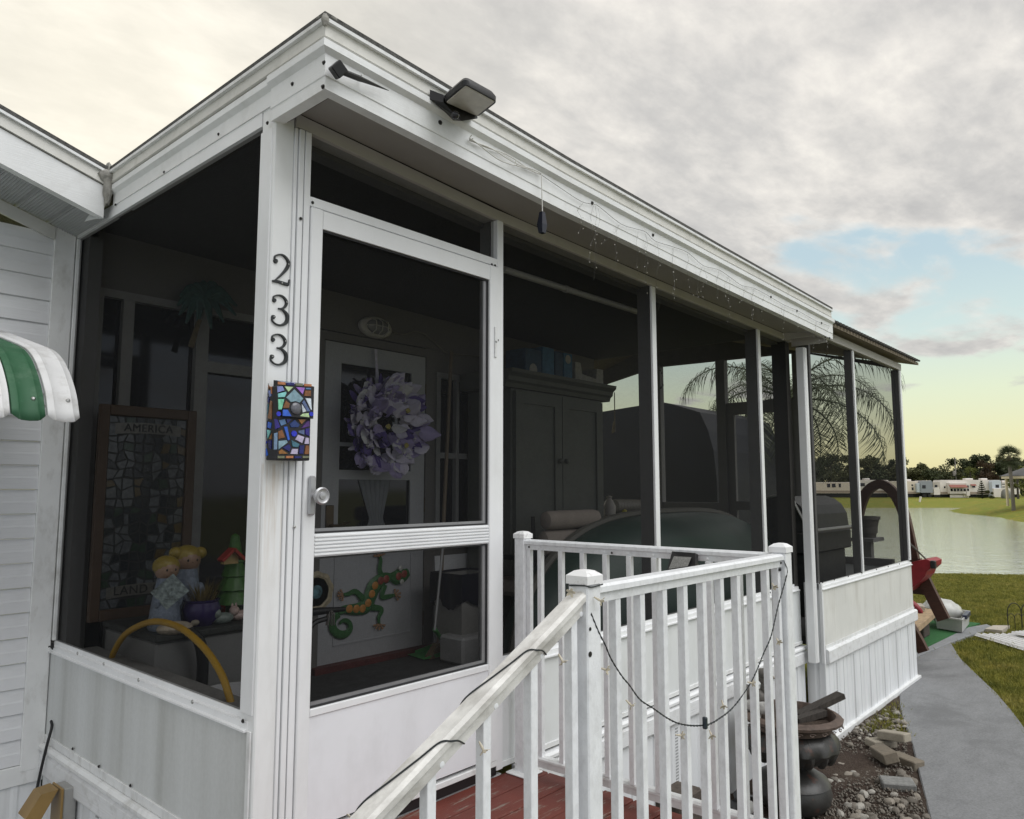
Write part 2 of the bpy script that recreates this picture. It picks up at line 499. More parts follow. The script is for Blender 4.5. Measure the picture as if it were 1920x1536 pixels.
def soil_mat():
    m, nt, b = _new('mulch_soil')
    n1 = _noise(nt, 3.0, 6, 0.65); n2 = _noise(nt, 90, 4, 0.7)
    c = _ramp(nt, n1.outputs[0], [(0.35, (0.030, 0.016, 0.013)), (0.5, (0.075, 0.055, 0.042)), (0.68, (0.16, 0.135, 0.105))])
    c = _mixc(nt, 0.6, c, _ramp(nt, n2.outputs[0], [(0.35, (0.018, 0.010, 0.009)), (0.6, (0.10, 0.075, 0.06))]))
    nt.links.new(c, b.inputs['Base Color']); b.inputs['Roughness'].default_value = 0.95; b.inputs['Specular IOR Level'].default_value = 0.15
    _bump(nt, b, n2.outputs[0], 0.9, 0.02)
    return m
M_SOIL = soil_mat()
def bed_mesh():
    nx, ny = 90, 44; xs = np.linspace(1.15, 6.4, nx); ys = np.linspace(-1.75, 0.12, ny)
    X, Y = np.meshgrid(xs, ys, indexing='ij'); r = np.random.RandomState(5)
    Z = 0.012 + 0.012 * np.sin(X * 5.1 + Y * 3) * np.sin(Y * 6.3 - X * 2) + 0.03 * np.exp(-((X - 3.9) ** 2 / .15 + (Y + .35) ** 2 / .05)) + r.rand(nx, ny) * 0.008
    P = np.array([(4.62, -0.52), gpL[3], gpL[2], gpL[1], gpL[0]])
    xe = np.interp(-Y, [-.2, 0.2, 0.45, 0.55, 0.65, 0.95, 1.9], [6.4, 6.25, 5.5, 5.1, 4.75, 3.85, 3.1])     # the bed stops at the path's edge
    X = np.minimum(X, xe)
    V = np.stack([X, Y, Z], -1).reshape(-1, 3); i = np.arange(nx - 1)[:, None] * ny + np.arange(ny - 1)[None]
    F = np.stack([i, i + ny, i + ny + 1, i + 1], -1).reshape(-1, 4)
    return np_mesh('planting_bed', V, F, M_SOIL, True)
bed = put('planting_bed', bed_mesh()); struct(bed)

# unseen neutral ground, added so lawn bounce does not tint the porch
ap = put('neutral_ground', slab('neutral_ground', [(-7.0, -9.0), (0.9, -9.0), (0.9, -1.25), (1.14, -1.25), (1.14, 0.0), (-0.03, 0.0), (-0.03, 1.75), (-7.0, 1.75)], 0.010, 0.1, M_CONC)); struct(ap)
rd = put('neutral_ground_outer', slab('neutral_ground_outer', [(-60, -14.0), (80, -14.0), (80, -4.2), (0.9, -4.2), (0.9, -9.0), (-7.0, -9.0), (-7.0, -4.2), (-60, -4.2)], 0.012, 0.1, mat('neutral_ground_dark', (0.06, 0.06, 0.062), 0.9, var=0.3, scale=40, bump=0.4, bscale=90))); struct(rd)  # unseen grey strip added to cut the green bounce from the lawn
# ------------------------------------------------------------------ grass blades on the near lawn
def grass_mat():
    m, nt, b = _new('grass_blades')
    n = _noise(nt, 1.3, 5, 0.65); n2 = _noise(nt, 40, 3, 0.7)
    c = _ramp(nt, n.outputs[0], [(0.32, (0.16, 0.18, 0.028)), (0.5, (0.255, 0.26, 0.045)), (0.68, (0.37, 0.32, 0.09))])
    c = _mixc(nt, 0.45, c, _ramp(nt, n2.outputs[0], [(0.35, (0.055, 0.075, 0.014)), (0.65, (0.42, 0.38, 0.13))]))
    n4 = _noise(nt, 7.5, 8, 0.78); c = _mixc(nt, 1.0, c, _ramp(nt, n4.outputs[0], [(0.38, (0.42, 0.48, 0.42)), (0.5, (1, 1, 1)), (0.62, (1.45, 1.35, 1.25))]), 'MULTIPLY')
    nt.links.new(c, b.inputs['Base Color']); b.inputs['Roughness'].default_value = 0.7; b.inputs['Specular IOR Level'].default_value = 0.2
    tr = nt.nodes.new('ShaderNodeBsdfTranslucent'); nt.links.new(c, tr.inputs[0])
    mx = nt.nodes.new('ShaderNodeMixShader'); mx.inputs[0].default_value = 0.35
    nt.links.new(b.outputs[0], mx.inputs[1]); nt.links.new(tr.outputs[0], mx.inputs[2])
    nt.links.new(mx.outputs[0], nt.nodes['Material Output'].inputs[0])
    return m
def in_poly(x, y, P):
    c = np.zeros(len(x), bool); n = len(P)
    for i in range(n):
        x1, y1 = P[i]; x2, y2 = P[(i + 1) % n]
        k = ((y1 > y) != (y2 > y)) & (x < (x2 - x1) * (y - y1) / (y2 - y1 + 1e-12) + x1); c ^= k
    return c
def blades():
    r = np.random.RandomState(3); N = 360000
    t = r.rand(N); D = 5.0 + 15.4 * t ** 1.0; a = r.uniform(0.40, 1.0, N); L = D * a
    X = CAM.x + _F0.x * D + _RT.x * L; Y = CAM.y + _F0.y * D + _RT.y * L; Z = terrain(D, L)
    jx = X + r.normal(0, 0.022, N); jy = Y + r.normal(0, 0.022, N)
    keep = ~in_poly(jx, jy, [farL] + [farR] + gpR + gpL)
    keep &= ~in_poly(X, Y, [gp(1600, 1250), gp(1700, 1150), gp(1850, 1166), gp(1862, 1175), gp(1784, 1205), gp(1722, 1232)])
    keep &= ~((X < 7.1) & (Y > -0.2)) & ~((X < 5.0) & (Y > -1.3))
    X, Y, Z, D = X[keep], Y[keep], Z[keep], D[keep]; n = len(X)
    h = r.uniform(0.02, 0.06, n) * (1 + 0.5 * (r.rand(n) < 0.05)); w = r.uniform(0.004, 0.008, n) * np.clip(D / 7, 1, 2.4)
    th = r.uniform(0, 2 * np.pi, n); lean = r.uniform(0.2, 1.2, n) * h; ph = r.uniform(0, 2 * np.pi, n)
    V = np.empty((n, 3, 3)); dxw = np.cos(th) * w; dyw = np.sin(th) * w
    V[:, 0] = np.stack([X - dxw, Y - dyw, Z - 0.004], -1); V[:, 1] = np.stack([X + dxw, Y + dyw, Z - 0.004], -1)
    V[:, 2] = np.stack([X + np.cos(ph) * lean, Y + np.sin(ph) * lean, Z + h], -1)
    return np_mesh('grass', V.reshape(-1, 3), np.arange(3 * n).reshape(-1, 3), grass_mat())
grass = put('grass', blades()); tag(grass, 'short yellow-green turf grass between the path and the pond', 'grass', kind='stuff')
# ================================================================== THE SCREENED PORCH
def interp(x, tab):
    return float(np.interp(x, [t[0] for t in tab], [t[1] for t in tab]))
ZB = [(0, 3.090), (1.07, 3.036), (2.41, 3.010), (3.83, 2.992), (4.55, 2.984)]      # underside of the front beam, the roof falls away
ZF = [(-0.1, 3.080), (0, 3.079), (1.22, 3.034), (2.6, 3.008), (4.51, 2.980)]       # underside of the front fascia
zb = lambda x: interp(x, ZB)
zf = lambda x: interp(x, ZF)
W = mat('white_enamel', (0.80, 0.81, 0.82), 0.38, var=0.05, scale=3, dirt=(0.54, 0.53, 0.50), dirt_amt=0.22, dirt_scale=7, dirt_sc=(1, 1, 0.4), dirt_lo=0.52)
W2 = mat('white_enamel_worn', (0.77, 0.78, 0.78), 0.45, var=0.07, scale=5, dirt=(0.42, 0.41, 0.38), dirt_amt=0.55, dirt_scale=16, dirt_sc=(1, 1, 0.5), dirt_lo=0.50)
WF = mat('white_fascia', (0.78, 0.79, 0.79), 0.45, var=0.05, scale=4, dirt=(0.45, 0.44, 0.41), dirt_amt=0.28, dirt_scale=9, bump=0.12, bscale=40, bsc=(0.3, 0.3, 6))
WB = mat('fascia_band_cream', (0.70, 0.69, 0.65), 0.5, var=0.07, scale=6, dirt=(0.38, 0.37, 0.33), dirt_amt=0.45, dirt_scale=12)
DK = mat('dark_gap', (0.03, 0.03, 0.03), 0.8)
ROOFM = mat('roof_membrane', (0.085, 0.083, 0.078), 0.9, var=0.45, scale=60, bump=0.6, bscale=120)
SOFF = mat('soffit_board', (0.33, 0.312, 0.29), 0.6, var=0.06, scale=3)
PAN = mat('panel_white', (0.74, 0.76, 0.765), 0.45, var=0.05, scale=3, dirt=(0.52, 0.53, 0.51), dirt_amt=0.35, dirt_scale=5, dirt_sc=(1, 1, 0.35), dirt_lo=0.48)
GREYP = mat('grey_stud_shaded', (0.15, 0.148, 0.147), 0.6, var=0.06, scale=8)  # stud colour lowered, the porch's shade is put into it
BLK = mat('black_plastic', (0.012, 0.012, 0.013), 0.42, var=0.2)
SCRW = mat('screw_dark', (0.03, 0.028, 0.026), 0.45, metal=0.5)
SCRS = mat('screw_steel', (0.45, 0.45, 0.44), 0.35, metal=0.9)
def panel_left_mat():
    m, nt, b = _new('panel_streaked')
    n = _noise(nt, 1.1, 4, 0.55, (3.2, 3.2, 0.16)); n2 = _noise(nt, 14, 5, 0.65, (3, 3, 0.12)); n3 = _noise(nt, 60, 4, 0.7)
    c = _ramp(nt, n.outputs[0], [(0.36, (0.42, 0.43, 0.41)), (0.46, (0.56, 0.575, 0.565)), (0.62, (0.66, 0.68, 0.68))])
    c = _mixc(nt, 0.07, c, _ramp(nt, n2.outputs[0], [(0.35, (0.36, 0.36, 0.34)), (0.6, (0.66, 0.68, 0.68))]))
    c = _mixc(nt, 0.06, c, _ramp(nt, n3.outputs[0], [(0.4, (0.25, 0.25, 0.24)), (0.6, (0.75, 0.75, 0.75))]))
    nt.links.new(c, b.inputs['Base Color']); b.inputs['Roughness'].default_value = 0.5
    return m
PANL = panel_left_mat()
def screen_mat(name, lo, hi):
    m, nt, b = _new(name)
    n = _noise(nt, 420, 2, 0.6, (1, 1, 0.12)); n2 = _noise(nt, 420, 2, 0.6, (0.12, 0.12, 1))
    s = nt.nodes.new('ShaderNodeMath'); s.operation = 'ADD'
    nt.links.new(n.outputs[0], s.inputs[0]); nt.links.new(n2.outputs[0], s.inputs[1])
    f = nt.nodes.new('ShaderNodeMapRange'); f.inputs[1].default_value = 0.7; f.inputs[2].default_value = 1.3
    f.inputs[3].default_value = lo; f.inputs[4].default_value = hi
    nt.links.new(s.outputs[0], f.inputs[0])
    lw = nt.nodes.new('ShaderNodeLayerWeight'); lw.inputs[0].default_value = 0.5      # woven threads close up at a slant
    p2 = nt.nodes.new('ShaderNodeMath'); p2.operation = 'MULTIPLY_ADD'; p2.inputs[1].default_value = 0.34
    nt.links.new(lw.outputs['Facing'], p2.inputs[0]); nt.links.new(f.outputs[0], p2.inputs[2])
    d = nt.nodes.new('ShaderNodeBsdfDiffuse'); d.inputs[0].default_value = (0.020, 0.0205, 0.021, 1)
    t = nt.nodes.new('ShaderNodeBsdfTransparent'); mx = nt.nodes.new('ShaderNodeMixShader')
    nt.links.new(p2.outputs[0], mx.inputs[0]); nt.links.new(t.outputs[0], mx.inputs[1]); nt.links.new(d.outputs[0], mx.inputs[2])
    nt.links.new(mx.outputs[0], nt.nodes['Material Output'].inputs[0])
    return m
SCR = screen_mat('insect_screen_darkened', 0.24, 0.34)  # same screen, made more opaque so the interior behind looks darker
SCR_B = screen_mat('insect_screen_cleared', 0.17, 0.25)  # same screen, made clearer so the sky beyond stays bright
SCR_END = screen_mat('insect_screen_clearest', 0.08, 0.14)  # same screen again, clearest copy for a bright view through the end

porch = thing('screened_porch', 'white screened porch with dark insect screens, flat overhanging roof and white skirting', 'porch', (0, 0, 0))

# --- corner post, jamb channel beside the door
def stained_post():
    m = mat('post_enamel_rust_stained', (0.80, 0.81, 0.81), 0.4, var=0.05, scale=3, dirt=(0.50, 0.49, 0.46), dirt_amt=0.35, dirt_scale=9, dirt_sc=(1, 1, 0.25), dirt_lo=0.5)
    nt = m.node_tree; b = nt.nodes['Principled BSDF']; src = b.inputs['Base Color'].links[0].from_socket
    g_ = nt.nodes.new('ShaderNodeTexCoord'); s_ = nt.nodes.new('ShaderNodeSeparateXYZ'); nt.links.new(g_.outputs['Object'], s_.inputs[0])
    f = _ramp(nt, s_.outputs[2], [(0, (0, 0, 0)), (1, (0, 0, 0))]); rp = f.node; mr = nt.nodes.new('ShaderNodeMapRange'); mr.inputs[1].default_value = 1.2; mr.inputs[2].default_value = 2.2
    nt.links.new(s_.outputs[2], mr.inputs[0]); nt.links.new(mr.outputs[0], rp.inputs[0])
    e = rp.color_ramp.elements; e[0].position = 0.30; e[1].position = 0.735; e[1].color = (0.5, 0.5, 0.5, 1); k = e.new(0.745); k.color = (0, 0, 0, 1)
    n = _noise(nt, 10, 5, 0.6, (6, 6, 0.35)); st = _ramp(nt, n.outputs[0], [(0.42, (0, 0, 0)), (0.62, (1, 1, 1))])
    c = _mixc(nt, _mixc(nt, 1.0, f, st, 'MULTIPLY'), src, (0.42, 0.30, 0.16)); nt.links.new(c, b.inputs['Base Color']); return m
MB().box(0, 0.074, 0, 0.082, 0.70, 3.15, 0.004).build('corner_post', stained_post(), porch)
m = MB(); m.box(-0.004, 0.020, 0.012, 0.084, 1.165, 3.06, 0.002); m.build('screen_stile', W, porch)
m = MB()
for x0, x1, y in ((0.074, 0.086, -0.004), (0.086, 0.089, 0.008), (0.089, 0.108, -0.010), (0.108, 0.111, 0.008), (0.111, 0.134, -0.012)):
    m.box(x0, x1, y, 0.05, 0.70, zb(x0) - 0.004, 0.0012)
m.build('jamb_channel', W, porch)

# --- front beam following the fall of the roof
xs = [0.0755, 0.5, 1.07, 1.7, 2.41, 3.1, 3.83, 4.44]
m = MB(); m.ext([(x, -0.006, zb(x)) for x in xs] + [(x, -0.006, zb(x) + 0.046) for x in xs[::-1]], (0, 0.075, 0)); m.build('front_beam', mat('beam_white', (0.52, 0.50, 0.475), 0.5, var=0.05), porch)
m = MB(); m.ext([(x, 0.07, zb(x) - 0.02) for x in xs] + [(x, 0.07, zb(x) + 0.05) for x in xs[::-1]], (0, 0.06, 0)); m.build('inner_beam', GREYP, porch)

# --- fascia: bands swept along the front and along the left side, mitred at the corner
LF = 0.284                                             # roof overhang in front of the wall
def loft_front(prof, x1, name, mt):
    m = MB(); xs_ = [0.0, 0.6, 1.22, 1.9, 2.6, 3.5, x1]; n = len(prof); vs = []
    for i, x in enumerate(xs_):
        for o, h in prof:
            vs.append((x - (o if i == 0 else 0), -LF - o, zf(x) + h))
    fs = [tuple(range(n)), tuple(range((len(xs_) - 1) * n, len(xs_) * n))[::-1]]
    for i in range(len(xs_) - 1):
        for j in range(n):
            fs.append((i * n + j, i * n + (j + 1) % n, (i + 1) * n + (j + 1) % n, (i + 1) * n + j))
    m._add(vs, fs); return m.build(name, mt, porch)
def loft_left(prof, y1, name, mt, y0=None):
    m = MB(); y00 = -LF if y0 is None else y0; ys_ = [y00, (y00 + y1) / 2, y1]; n = len(prof); vs = []
    for i, y in enumerate(ys_):
        zz_ = 3.079 + (y + LF) * -0.008
        for o, h in prof:
            vs.append((-o, y - (o if i == 0 and y0 is None else 0), zz_ + h))
    fs = [tuple(range(n)), tuple(range(2 * n, 3 * n))[::-1]]
    for i in range(2):
        for j in range(n):
            fs.append((i * n + j, i * n + (j + 1) % n, (i + 1) * n + (j + 1) % n, (i + 1) * n + j))
    m._add(vs, fs); return m.build(name, mt, porch)
P_LOW = [(-0.030, 0.0), (0.010, 0.0), (0.010, 0.040), (0.013, 0.043), (0.013, 0.112), (0.030, 0.126), (0.030, 0.149), (-0.020, 0.149), (-0.020, 0.012), (-0.030, 0.012)]
P_BAND = [(-0.02, 0.157), (0.020, 0.157), (0.026, 0.160), (0.021, 0.164), (0.021, 0.203), (-0.02, 0.203)]
P_DRIP = [(-0.02, 0.2035), (0.034, 0.2035), (0.034, 0.2150), (-0.02, 0.2150)]
P_ROOF = [(-0.05, 0.2155), (0.029, 0.2155), (0.030, 0.234), (0.020, 0.239), (-0.05, 0.239)]
P_BACK = [(-0.045, 0.012), (-0.021, 0.012), (-0.021, 0.215), (-0.045, 0.215)]
loft_front(P_LOW, 4.51, 'fascia', WF); loft_left(P_LOW, 0.012, 'fascia', WF)
P_LOWL = [(-0.030, 0.060), (0.006, 0.060), (0.006, 0.112), (0.022, 0.126), (0.022, 0.149), (-0.020, 0.149)]
loft_left(P_LOWL, 1.34, 'fascia', WF, y0=0.0125)
loft_front(P_BAND, 4.47, 'fascia_band', WB); loft_left(P_BAND, 1.355, 'fascia_band', WB)
loft_front(P_DRIP, 4.47, 'drip_edge', W2); loft_left(P_DRIP, 1.36, 'drip_edge', W2)
loft_front(P_ROOF, 4.475, 'roof_edge', ROOFM); loft_left(P_ROOF, 1.37, 'roof_edge', ROOFM)
loft_front(P_BACK, 4.46, 'fascia_backing', mat('backing_wood', (0.05, 0.042, 0.035), 0.9), ); loft_left(P_BACK, 1.34, 'fascia_backing', _MC['backing_wood'])
m = MB(); m.ext([(x, -LF + 0.05, zf(x) + 0.225) for x in (0.05, 1.2, 2.6, 4.47)] + [(x, -LF + 0.05, zf(x) + 0.237) for x in (4.47, 2.6, 1.2, 0.05)], (0, 2.4, 0)); m.build('roof', ROOFM, porch)
m = MB(); xs2 = [0.0, 1.22, 2.6, 4.44]
m._add([(x, -LF + 0.022, zf(x) + 0.022) for x in xs2] + [(x, -0.004, zb(x) + 0.05) for x in xs2] + [(x, -LF + 0.022, zf(x) + 0.034) for x in xs2] + [(x, -0.004, zb(x) + 0.062) for x in xs2],
       [(i, i + 1, i + 5, i + 4) for i in range(3)] + [(i + 8, i + 12, i + 13, i + 9) for i in range(3)] + [(0, 4, 12, 8), (3, 11, 15, 7), (0, 8, 9, 1), (1, 9, 10, 2), (2, 10, 11, 3), (4, 5, 13, 12), (5, 6, 14, 13), (6, 7, 15, 14)])
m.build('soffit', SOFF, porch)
MB().box(4.30, 4.315, -LF + 0.02, 0.0, zb(4.3), zb(4.3) + 0.075).build('soffit_end_board', mat('beam_white', (0.66, 0.645, 0.62)), porch)
MB().box(4.46, 4.475, -LF + 0.02, 0.0, zb(4.4) - 0.03, zb(4.4) + 0.06).build('soffit_end_board', mat('beam_white', (0.66, 0.645, 0.62)), porch)
# weathered sealant at the two roof corners
CAULK = mat('old_sealant', (0.30, 0.29, 0.265), 0.8, var=0.3, scale=40, bump=0.5, bscale=80)
rg = random.Random(2)
m = MB(); m.ell((0.006, -LF + 0.006, 3.079 + 0.228), (0.038, 0.038, 0.010), 14, 8, None, 0.10, rg); m.ell((-0.028, -LF - 0.028, 3.079 + 0.207), (0.012, 0.012, 0.022), 10, 6, None, 0.12, rg); m.build('sealant', CAULK, porch, True)
# screws
scr_me = MB().lathe([(0.0075, 0), (0.0075, 0.002), (0.0045, 0.0022), (0.0045, 0.0055), (0.0, 0.006)], n=8).mesh('screw', SCRW)
scr_st = MB().lathe([(0.0075, 0), (0.006, 0.003), (0.003, 0.0045), (0.0, 0.0045)], n=8).mesh('screw', SCRS)
def screw(par, p, nrm, me=scr_me, s=1.0):
    q = Vector(nrm).to_track_quat('Z', 'Y').to_euler()
    return put('screw', me, par, loc=p, rot=q, scale=(s, s, s))
for px, py in ((825, 230), (1110, 381), (1224, 441), (1445, 557), (1494, 583), (1540, 606), (1547, 632), (1555, 634)):
    p = oy(px, py, -LF - 0.013); screw(porch, p, (0, -1, 0), s=1.15)
for px, py in ((549, 158), (608, 118), (606, 163)):
    screw(porch, ox(px, py, -0.012), (-1, 0, 0), s=1.0)
for px, py in ((410, 252), (308, 323), (217, 384)):
    screw(porch, ox(px, py, -0.006), (-1, 0, 0), s=0.8)
screw(porch, ox(502, 231, -0.012), (-1, 0, 0), s=0.9)

# --- left wall: top bar, end stile, screen, sill, panel, trim
ZT = lambda y: 3.079 + (y + LF) * -0.008 + 0.058
m = MB(); m.ext([(-0.002, 0.0835, 3.085), (-0.002, 1.795, 3.076), (-0.002, 1.795, 3.136), (-0.002, 0.0835, 3.14)], (0.03, 0, 0)); m.build('screen_top_bar', W, porch)
MB().box(-0.002, 0.02, 1.772, 1.795, 1.165, 3.074, 0.002).build('screen_stile', W2, porch)
MB().poly([(0.012, 0.08, 1.165), (0.012, 1.775, 1.165), (0.012, 1.775, 3.08), (0.012, 0.08, 3.088)]).build('insect_screen', SCR, porch)
MB().box(0.03, 0.09, 1.70, 1.79, 0.76, 3.08).build('inner_stud', GREYP, porch)
m = MB(); m.sweep([(0, 0), (0.045, 0), (0.045, 0.046), (0.028, 0.048), (0.026, 0.030), (0.012, 0.028), (0.010, 0.008), (0, 0.006)], (-0.016, 0.036, 1.115), (-0.016, 1.79, 1.115), ((1, 0, 0), (0, 0, 1))); m.build('window_sill', W, porch)
MB().box(0.031, 0.15, 0.05, 1.65, 1.06, 1.135, 0.004).build('inner_ledge', mat('ledge_dusty', (0.22, 0.215, 0.205), 0.7, var=0.2, scale=12), porch)
MB().box(-0.003, 0.02, 0.0345, 1.79, 0.75, 1.1145).build('wall_panel', PANL, porch)
MB().box(-0.007, -0.0005, 0.012, 0.034, 0.75, 1.12, 0.002).build('corner_angle', W2, porch)
MB().box(-0.009, -0.0005, 0.0, 1.79, 0.716, 0.7495, 0.0015).build('panel_strip', W2, porch)
m = MB(); m.sweep([(0.01, 0), (-0.020, 0.002), (-0.030, 0.012), (-0.030, 0.024), (-0.020, 0.034), (0.01, 0.036)], (0, -0.004, 0.6795), (0, 1.79, 0.6795), ((1, 0, 0), (0, 0, 1))); m.build('round_moulding', W2, porch)
BRD = mat('trim_board_grained', (0.76, 0.77, 0.78), 0.5, var=0.05, scale=4, dirt=(0.40, 0.39, 0.36), dirt_amt=0.5, dirt_scale=20, bump=0.25, bscale=30, bsc=(0.15, 0.15, 5))
m = MB(); m.sweep([(0.01, 0), (-0.022, 0.0), (-0.026, 0.008), (-0.026, 0.080), (-0.016, 0.092), (0.01, 0.093)], (0, 0.03, 0.586), (0, 1.79, 0.586), ((1, 0, 0), (0, 0, 1))); m.build('trim_board', BRD, porch)
for px, py in ((146, 1225), (195, 1245), (260, 1275), (361, 1316)):
    screw(porch, ox(px, py, -0.017), (-1, 0, 0), scr_st, 1.0)
for px, py in ((137, 1404), (186, 1437), (245, 1473), (456, 1352)):
    screw(porch, ox(px, py, -0.008), (-1, 0, 0), scr_me, 0.9)
SK = mat('skirt_vinyl', (0.77, 0.785, 0.80), 0.5, var=0.04, scale=3, dirt=(0.48, 0.48, 0.46), dirt_amt=0.4, dirt_scale=4, dirt_sc=(3, 3, 0.25), dirt_lo=0.5)
HOLE = mat('vent_hole', (0.16, 0.165, 0.17), 0.8)
def skirt(par, a, b, nrm, z0, z1, vents=True):
    """ribbed vinyl skirting in 0.4 m panels; a, b ground points, nrm outward"""
    a = Vector(a); b = Vector(b); nrm = Vector(nrm); d = (b - a); Ltot = d.length; d.normalize(); t = 0.0
    prof = [(0, 0), (0.055, 0), (0.065, -0.007), (0.08, -0.007), (0.09, 0), (0.155, 0), (0.165, -0.007), (0.18, -0.007), (0.19, 0), (0.275, 0), (0.285, 0.006), (0.30, 0.006), (0.31, 0), (0.385, 0), (0.393, -0.010)]
    while t < Ltot - 0.02:
        w = min(0.40, Ltot - t); pr = [(u, o) for u, o in prof if u < w] + [(w - 0.001, -0.002)]
        m = MB(); vs = []
        for u, o in pr:
            q = a + d * (t + u) + nrm * o
            vs += [(q.x, q.y, z0), (q.x, q.y, z1)]
        for u, o in pr[::-1]:
            q = a + d * (t + u) - nrm * 0.014
            vs += [(q.x, q.y, z0), (q.x, q.y, z1)]
        n = len(vs) // 2
        m._add(vs, [(2 * i, 2 * ((i + 1) % n), 2 * ((i + 1) % n) + 1, 2 * i + 1) for i in range(n)])
        pn = m.build('skirt_panel', SK, par)
        if vents and w > 0.3:
            m = MB(); k = 0; z = z0 + 0.03
            while z < z1 - 0.03:
                for c in (0, 1, 2):
                    q = a + d * (t + 0.222 + c * 0.011) + nrm * 0.0008
                    e = d * 0.0065; m._add([(q.x, q.y, z), (q.x + e.x, q.y + e.y, z + 0.004), (q.x + e.x, q.y + e.y, z + 0.012), (q.x, q.y, z + 0.008)], [(0, 1, 2, 3)])
                z += 0.0165
            m.build('vent_holes', HOLE, pn)
        t += 0.40
skirt(porch, (-0.004, 1.78, 0), (-0.004, 0.0, 0), (-1, 0, 0), 0.0, 0.59)

# --- front wall below and between the screens
def frame_front(par, name, x0, x1, z0, z1, y0=-0.012, y1=0.03, mt=W, b=0.002):
    return MB().box(x0, x1, y0, y1, z0, z1, b).build(name, mt, par)
MULL = [(1.081, 1.120), (2.384, 2.428), (3.822, 3.866)]
for x0, x1 in MULL:
    frame_front(porch, 'mullion', x0, x1, 0.72 if x0 < 1.5 else 1.161, zb(x0) - 0.002, *((-0.012, 0.03) if x0 < 1.5 else (-0.004, 0.011)))
    MB().box(x0 - 0.002, x1 + 0.004, 0.034 if x0 < 1.5 else 0.0135, 0.092, 0.76, zb(x0) + 0.03).build('inner_stud', GREYP, porch)
MB().box(4.36, 4.43, 0.01, 0.12, 0.60, 2.98).build('end_post', mat('dark_post', (0.045, 0.043, 0.040), 0.7), porch)
frame_front(porch, 'door_header', 0.1345, 1.0805, 2.822, 2.856)
for x0, x1, z0 in ((0.136, 1.081, 2.856), (1.12, 2.385, 1.16), (2.427, 3.823, 1.16), (3.865, 4.37, 1.16)):
    MB().poly([(x0, 0.012, z0), (x1, 0.012, z0), (x1, 0.012, zb(x1)), (x0, 0.012, zb(x0))]).build('insect_screen', SCR if x0 < 2 else SCR_B, porch)
m = MB(); m.sweep([(0, 0), (0.045, 0), (0.045, 0.046), (0.028, 0.048), (0.026, 0.030), (0.012, 0.028), (0.010, 0.008), (0, 0.006)], (1.1205, -0.016, 1.113), (4.40, -0.016, 1.113), ((0, 1, 0), (0, 0, 1))); m.build('window_sill', W, porch)
MB().box(1.14, 4.4, 0.031, 0.14, 1.07, 1.13, 0.004).build('inner_ledge', _MC['ledge_dusty'], porch)
for a, b_ in ((1.1215, 2.405), (2.407, 3.843), (3.845, 4.43)):
    MB().box(a, b_, 0.0, 0.02, 0.745, 1.1125).build('wall_panel', PAN, porch)
MB().box(1.1215, 4.43, -0.006, 0.002, 0.722, 0.7445, 0.0015).build('panel_strip', W2, porch)
m = MB(); m.sweep([(0.01, 0), (-0.020, 0.002), (-0.030, 0.012), (-0.030, 0.024), (-0.020, 0.034), (0.01, 0.036)], (1.2, 0, 0.676), (4.46, 0, 0.676), ((0, 1, 0), (0, 0, 1))); m.build('round_moulding', W, porch)
m = MB(); m.sweep([(0.01, 0), (-0.022, 0.0), (-0.026, 0.008), (-0.026, 0.080), (-0.016, 0.092), (0.01, 0.093)], (1.2, 0, 0.582), (4.46, 0, 0.582), ((0, 1, 0), (0, 0, 1))); m.build('trim_board', BRD, porch)
skirt(porch, (1.12, -0.002, 0), (4.47, -0.002, 0), (0, -1, 0), 0.0, 0.585)
MB().box(0.0, 1.12, -0.002, 0.04, 0.0, 0.70).build('sill_plate', PAN, porch)
for px, py in ((1278, 1157), (1444, 1111)):
    screw(porch, oy(px, py, -0.017), (0, -1, 0), s=0.8)

# --- white downspout in the corner
m = MB()
for x0, x1, y in ((4.398, 4.412, -0.112), (4.414, 4.430, -0.115), (4.432, 4.448, -0.115), (4.450, 4.464, -0.112)):
    m.box(x0, x1, y, -0.056, 0.60, 2.93, 0.003)
m.box(4.3965, 4.4655, -0.106, -0.055, 0.602, 2.928)
m.build('downspout', W, porch)

# --- the far bay, standing forward of the front wall
Y2, X2, X3 = -0.130, 4.515, 7.02
MB().box(X2, X2 + 0.03, Y2 + 0.001, 0.0, 0.585, 1.16).build('return_panel', PAN, porch)
skirt(porch, (X2 + 0.002, 0.0, 0), (X2 + 0.002, Y2 + 0.004, 0), (-1, 0, 0), 0.0, 0.585, False)
MB().box(X2 - 0.004, X2 + 0.022, Y2 - 0.004, Y2 + 0.02, 0.58, 1.165, 0.002).build('corner_angle', W, porch)
m = MB(); m.sweep([(0, 0), (0.045, 0), (0.045, 0.046), (0.028, 0.048), (0.026, 0.030), (0.012, 0.028), (0.010, 0.008), (0, 0.006)], (X2, Y2 - 0.014, 1.113), (X3, Y2 - 0.014, 1.113), ((0, 1, 0), (0, 0, 1))); m.build('window_sill', W, porch)
MB().box(X2 + 0.022, X3, Y2, Y2 + 0.02, 0.71, 1.1125).build('wall_panel', mat('panel_cream', (0.70, 0.70, 0.67), 0.5, var=0.06, scale=3, dirt=(0.45, 0.43, 0.38), dirt_amt=0.5, dirt_scale=4, dirt_sc=(2, 2, 0.4)), porch)
MB().box(X2 + 0.024, X3, Y2 - 0.006, Y2 + 0.002, 0.682, 0.7085).build('panel_strip', W2, porch)
m = MB(); m.sweep([(0.01, 0), (-0.024, 0.0), (-0.028, 0.008), (-0.028, 0.092), (-0.016, 0.104), (0.01, 0.105)], (X2 + 0.024, Y2, 0.578), (X3 + 0.03, Y2, 0.578), ((0, 1, 0), (0, 0, 1))); m.build('trim_board', BRD, porch)
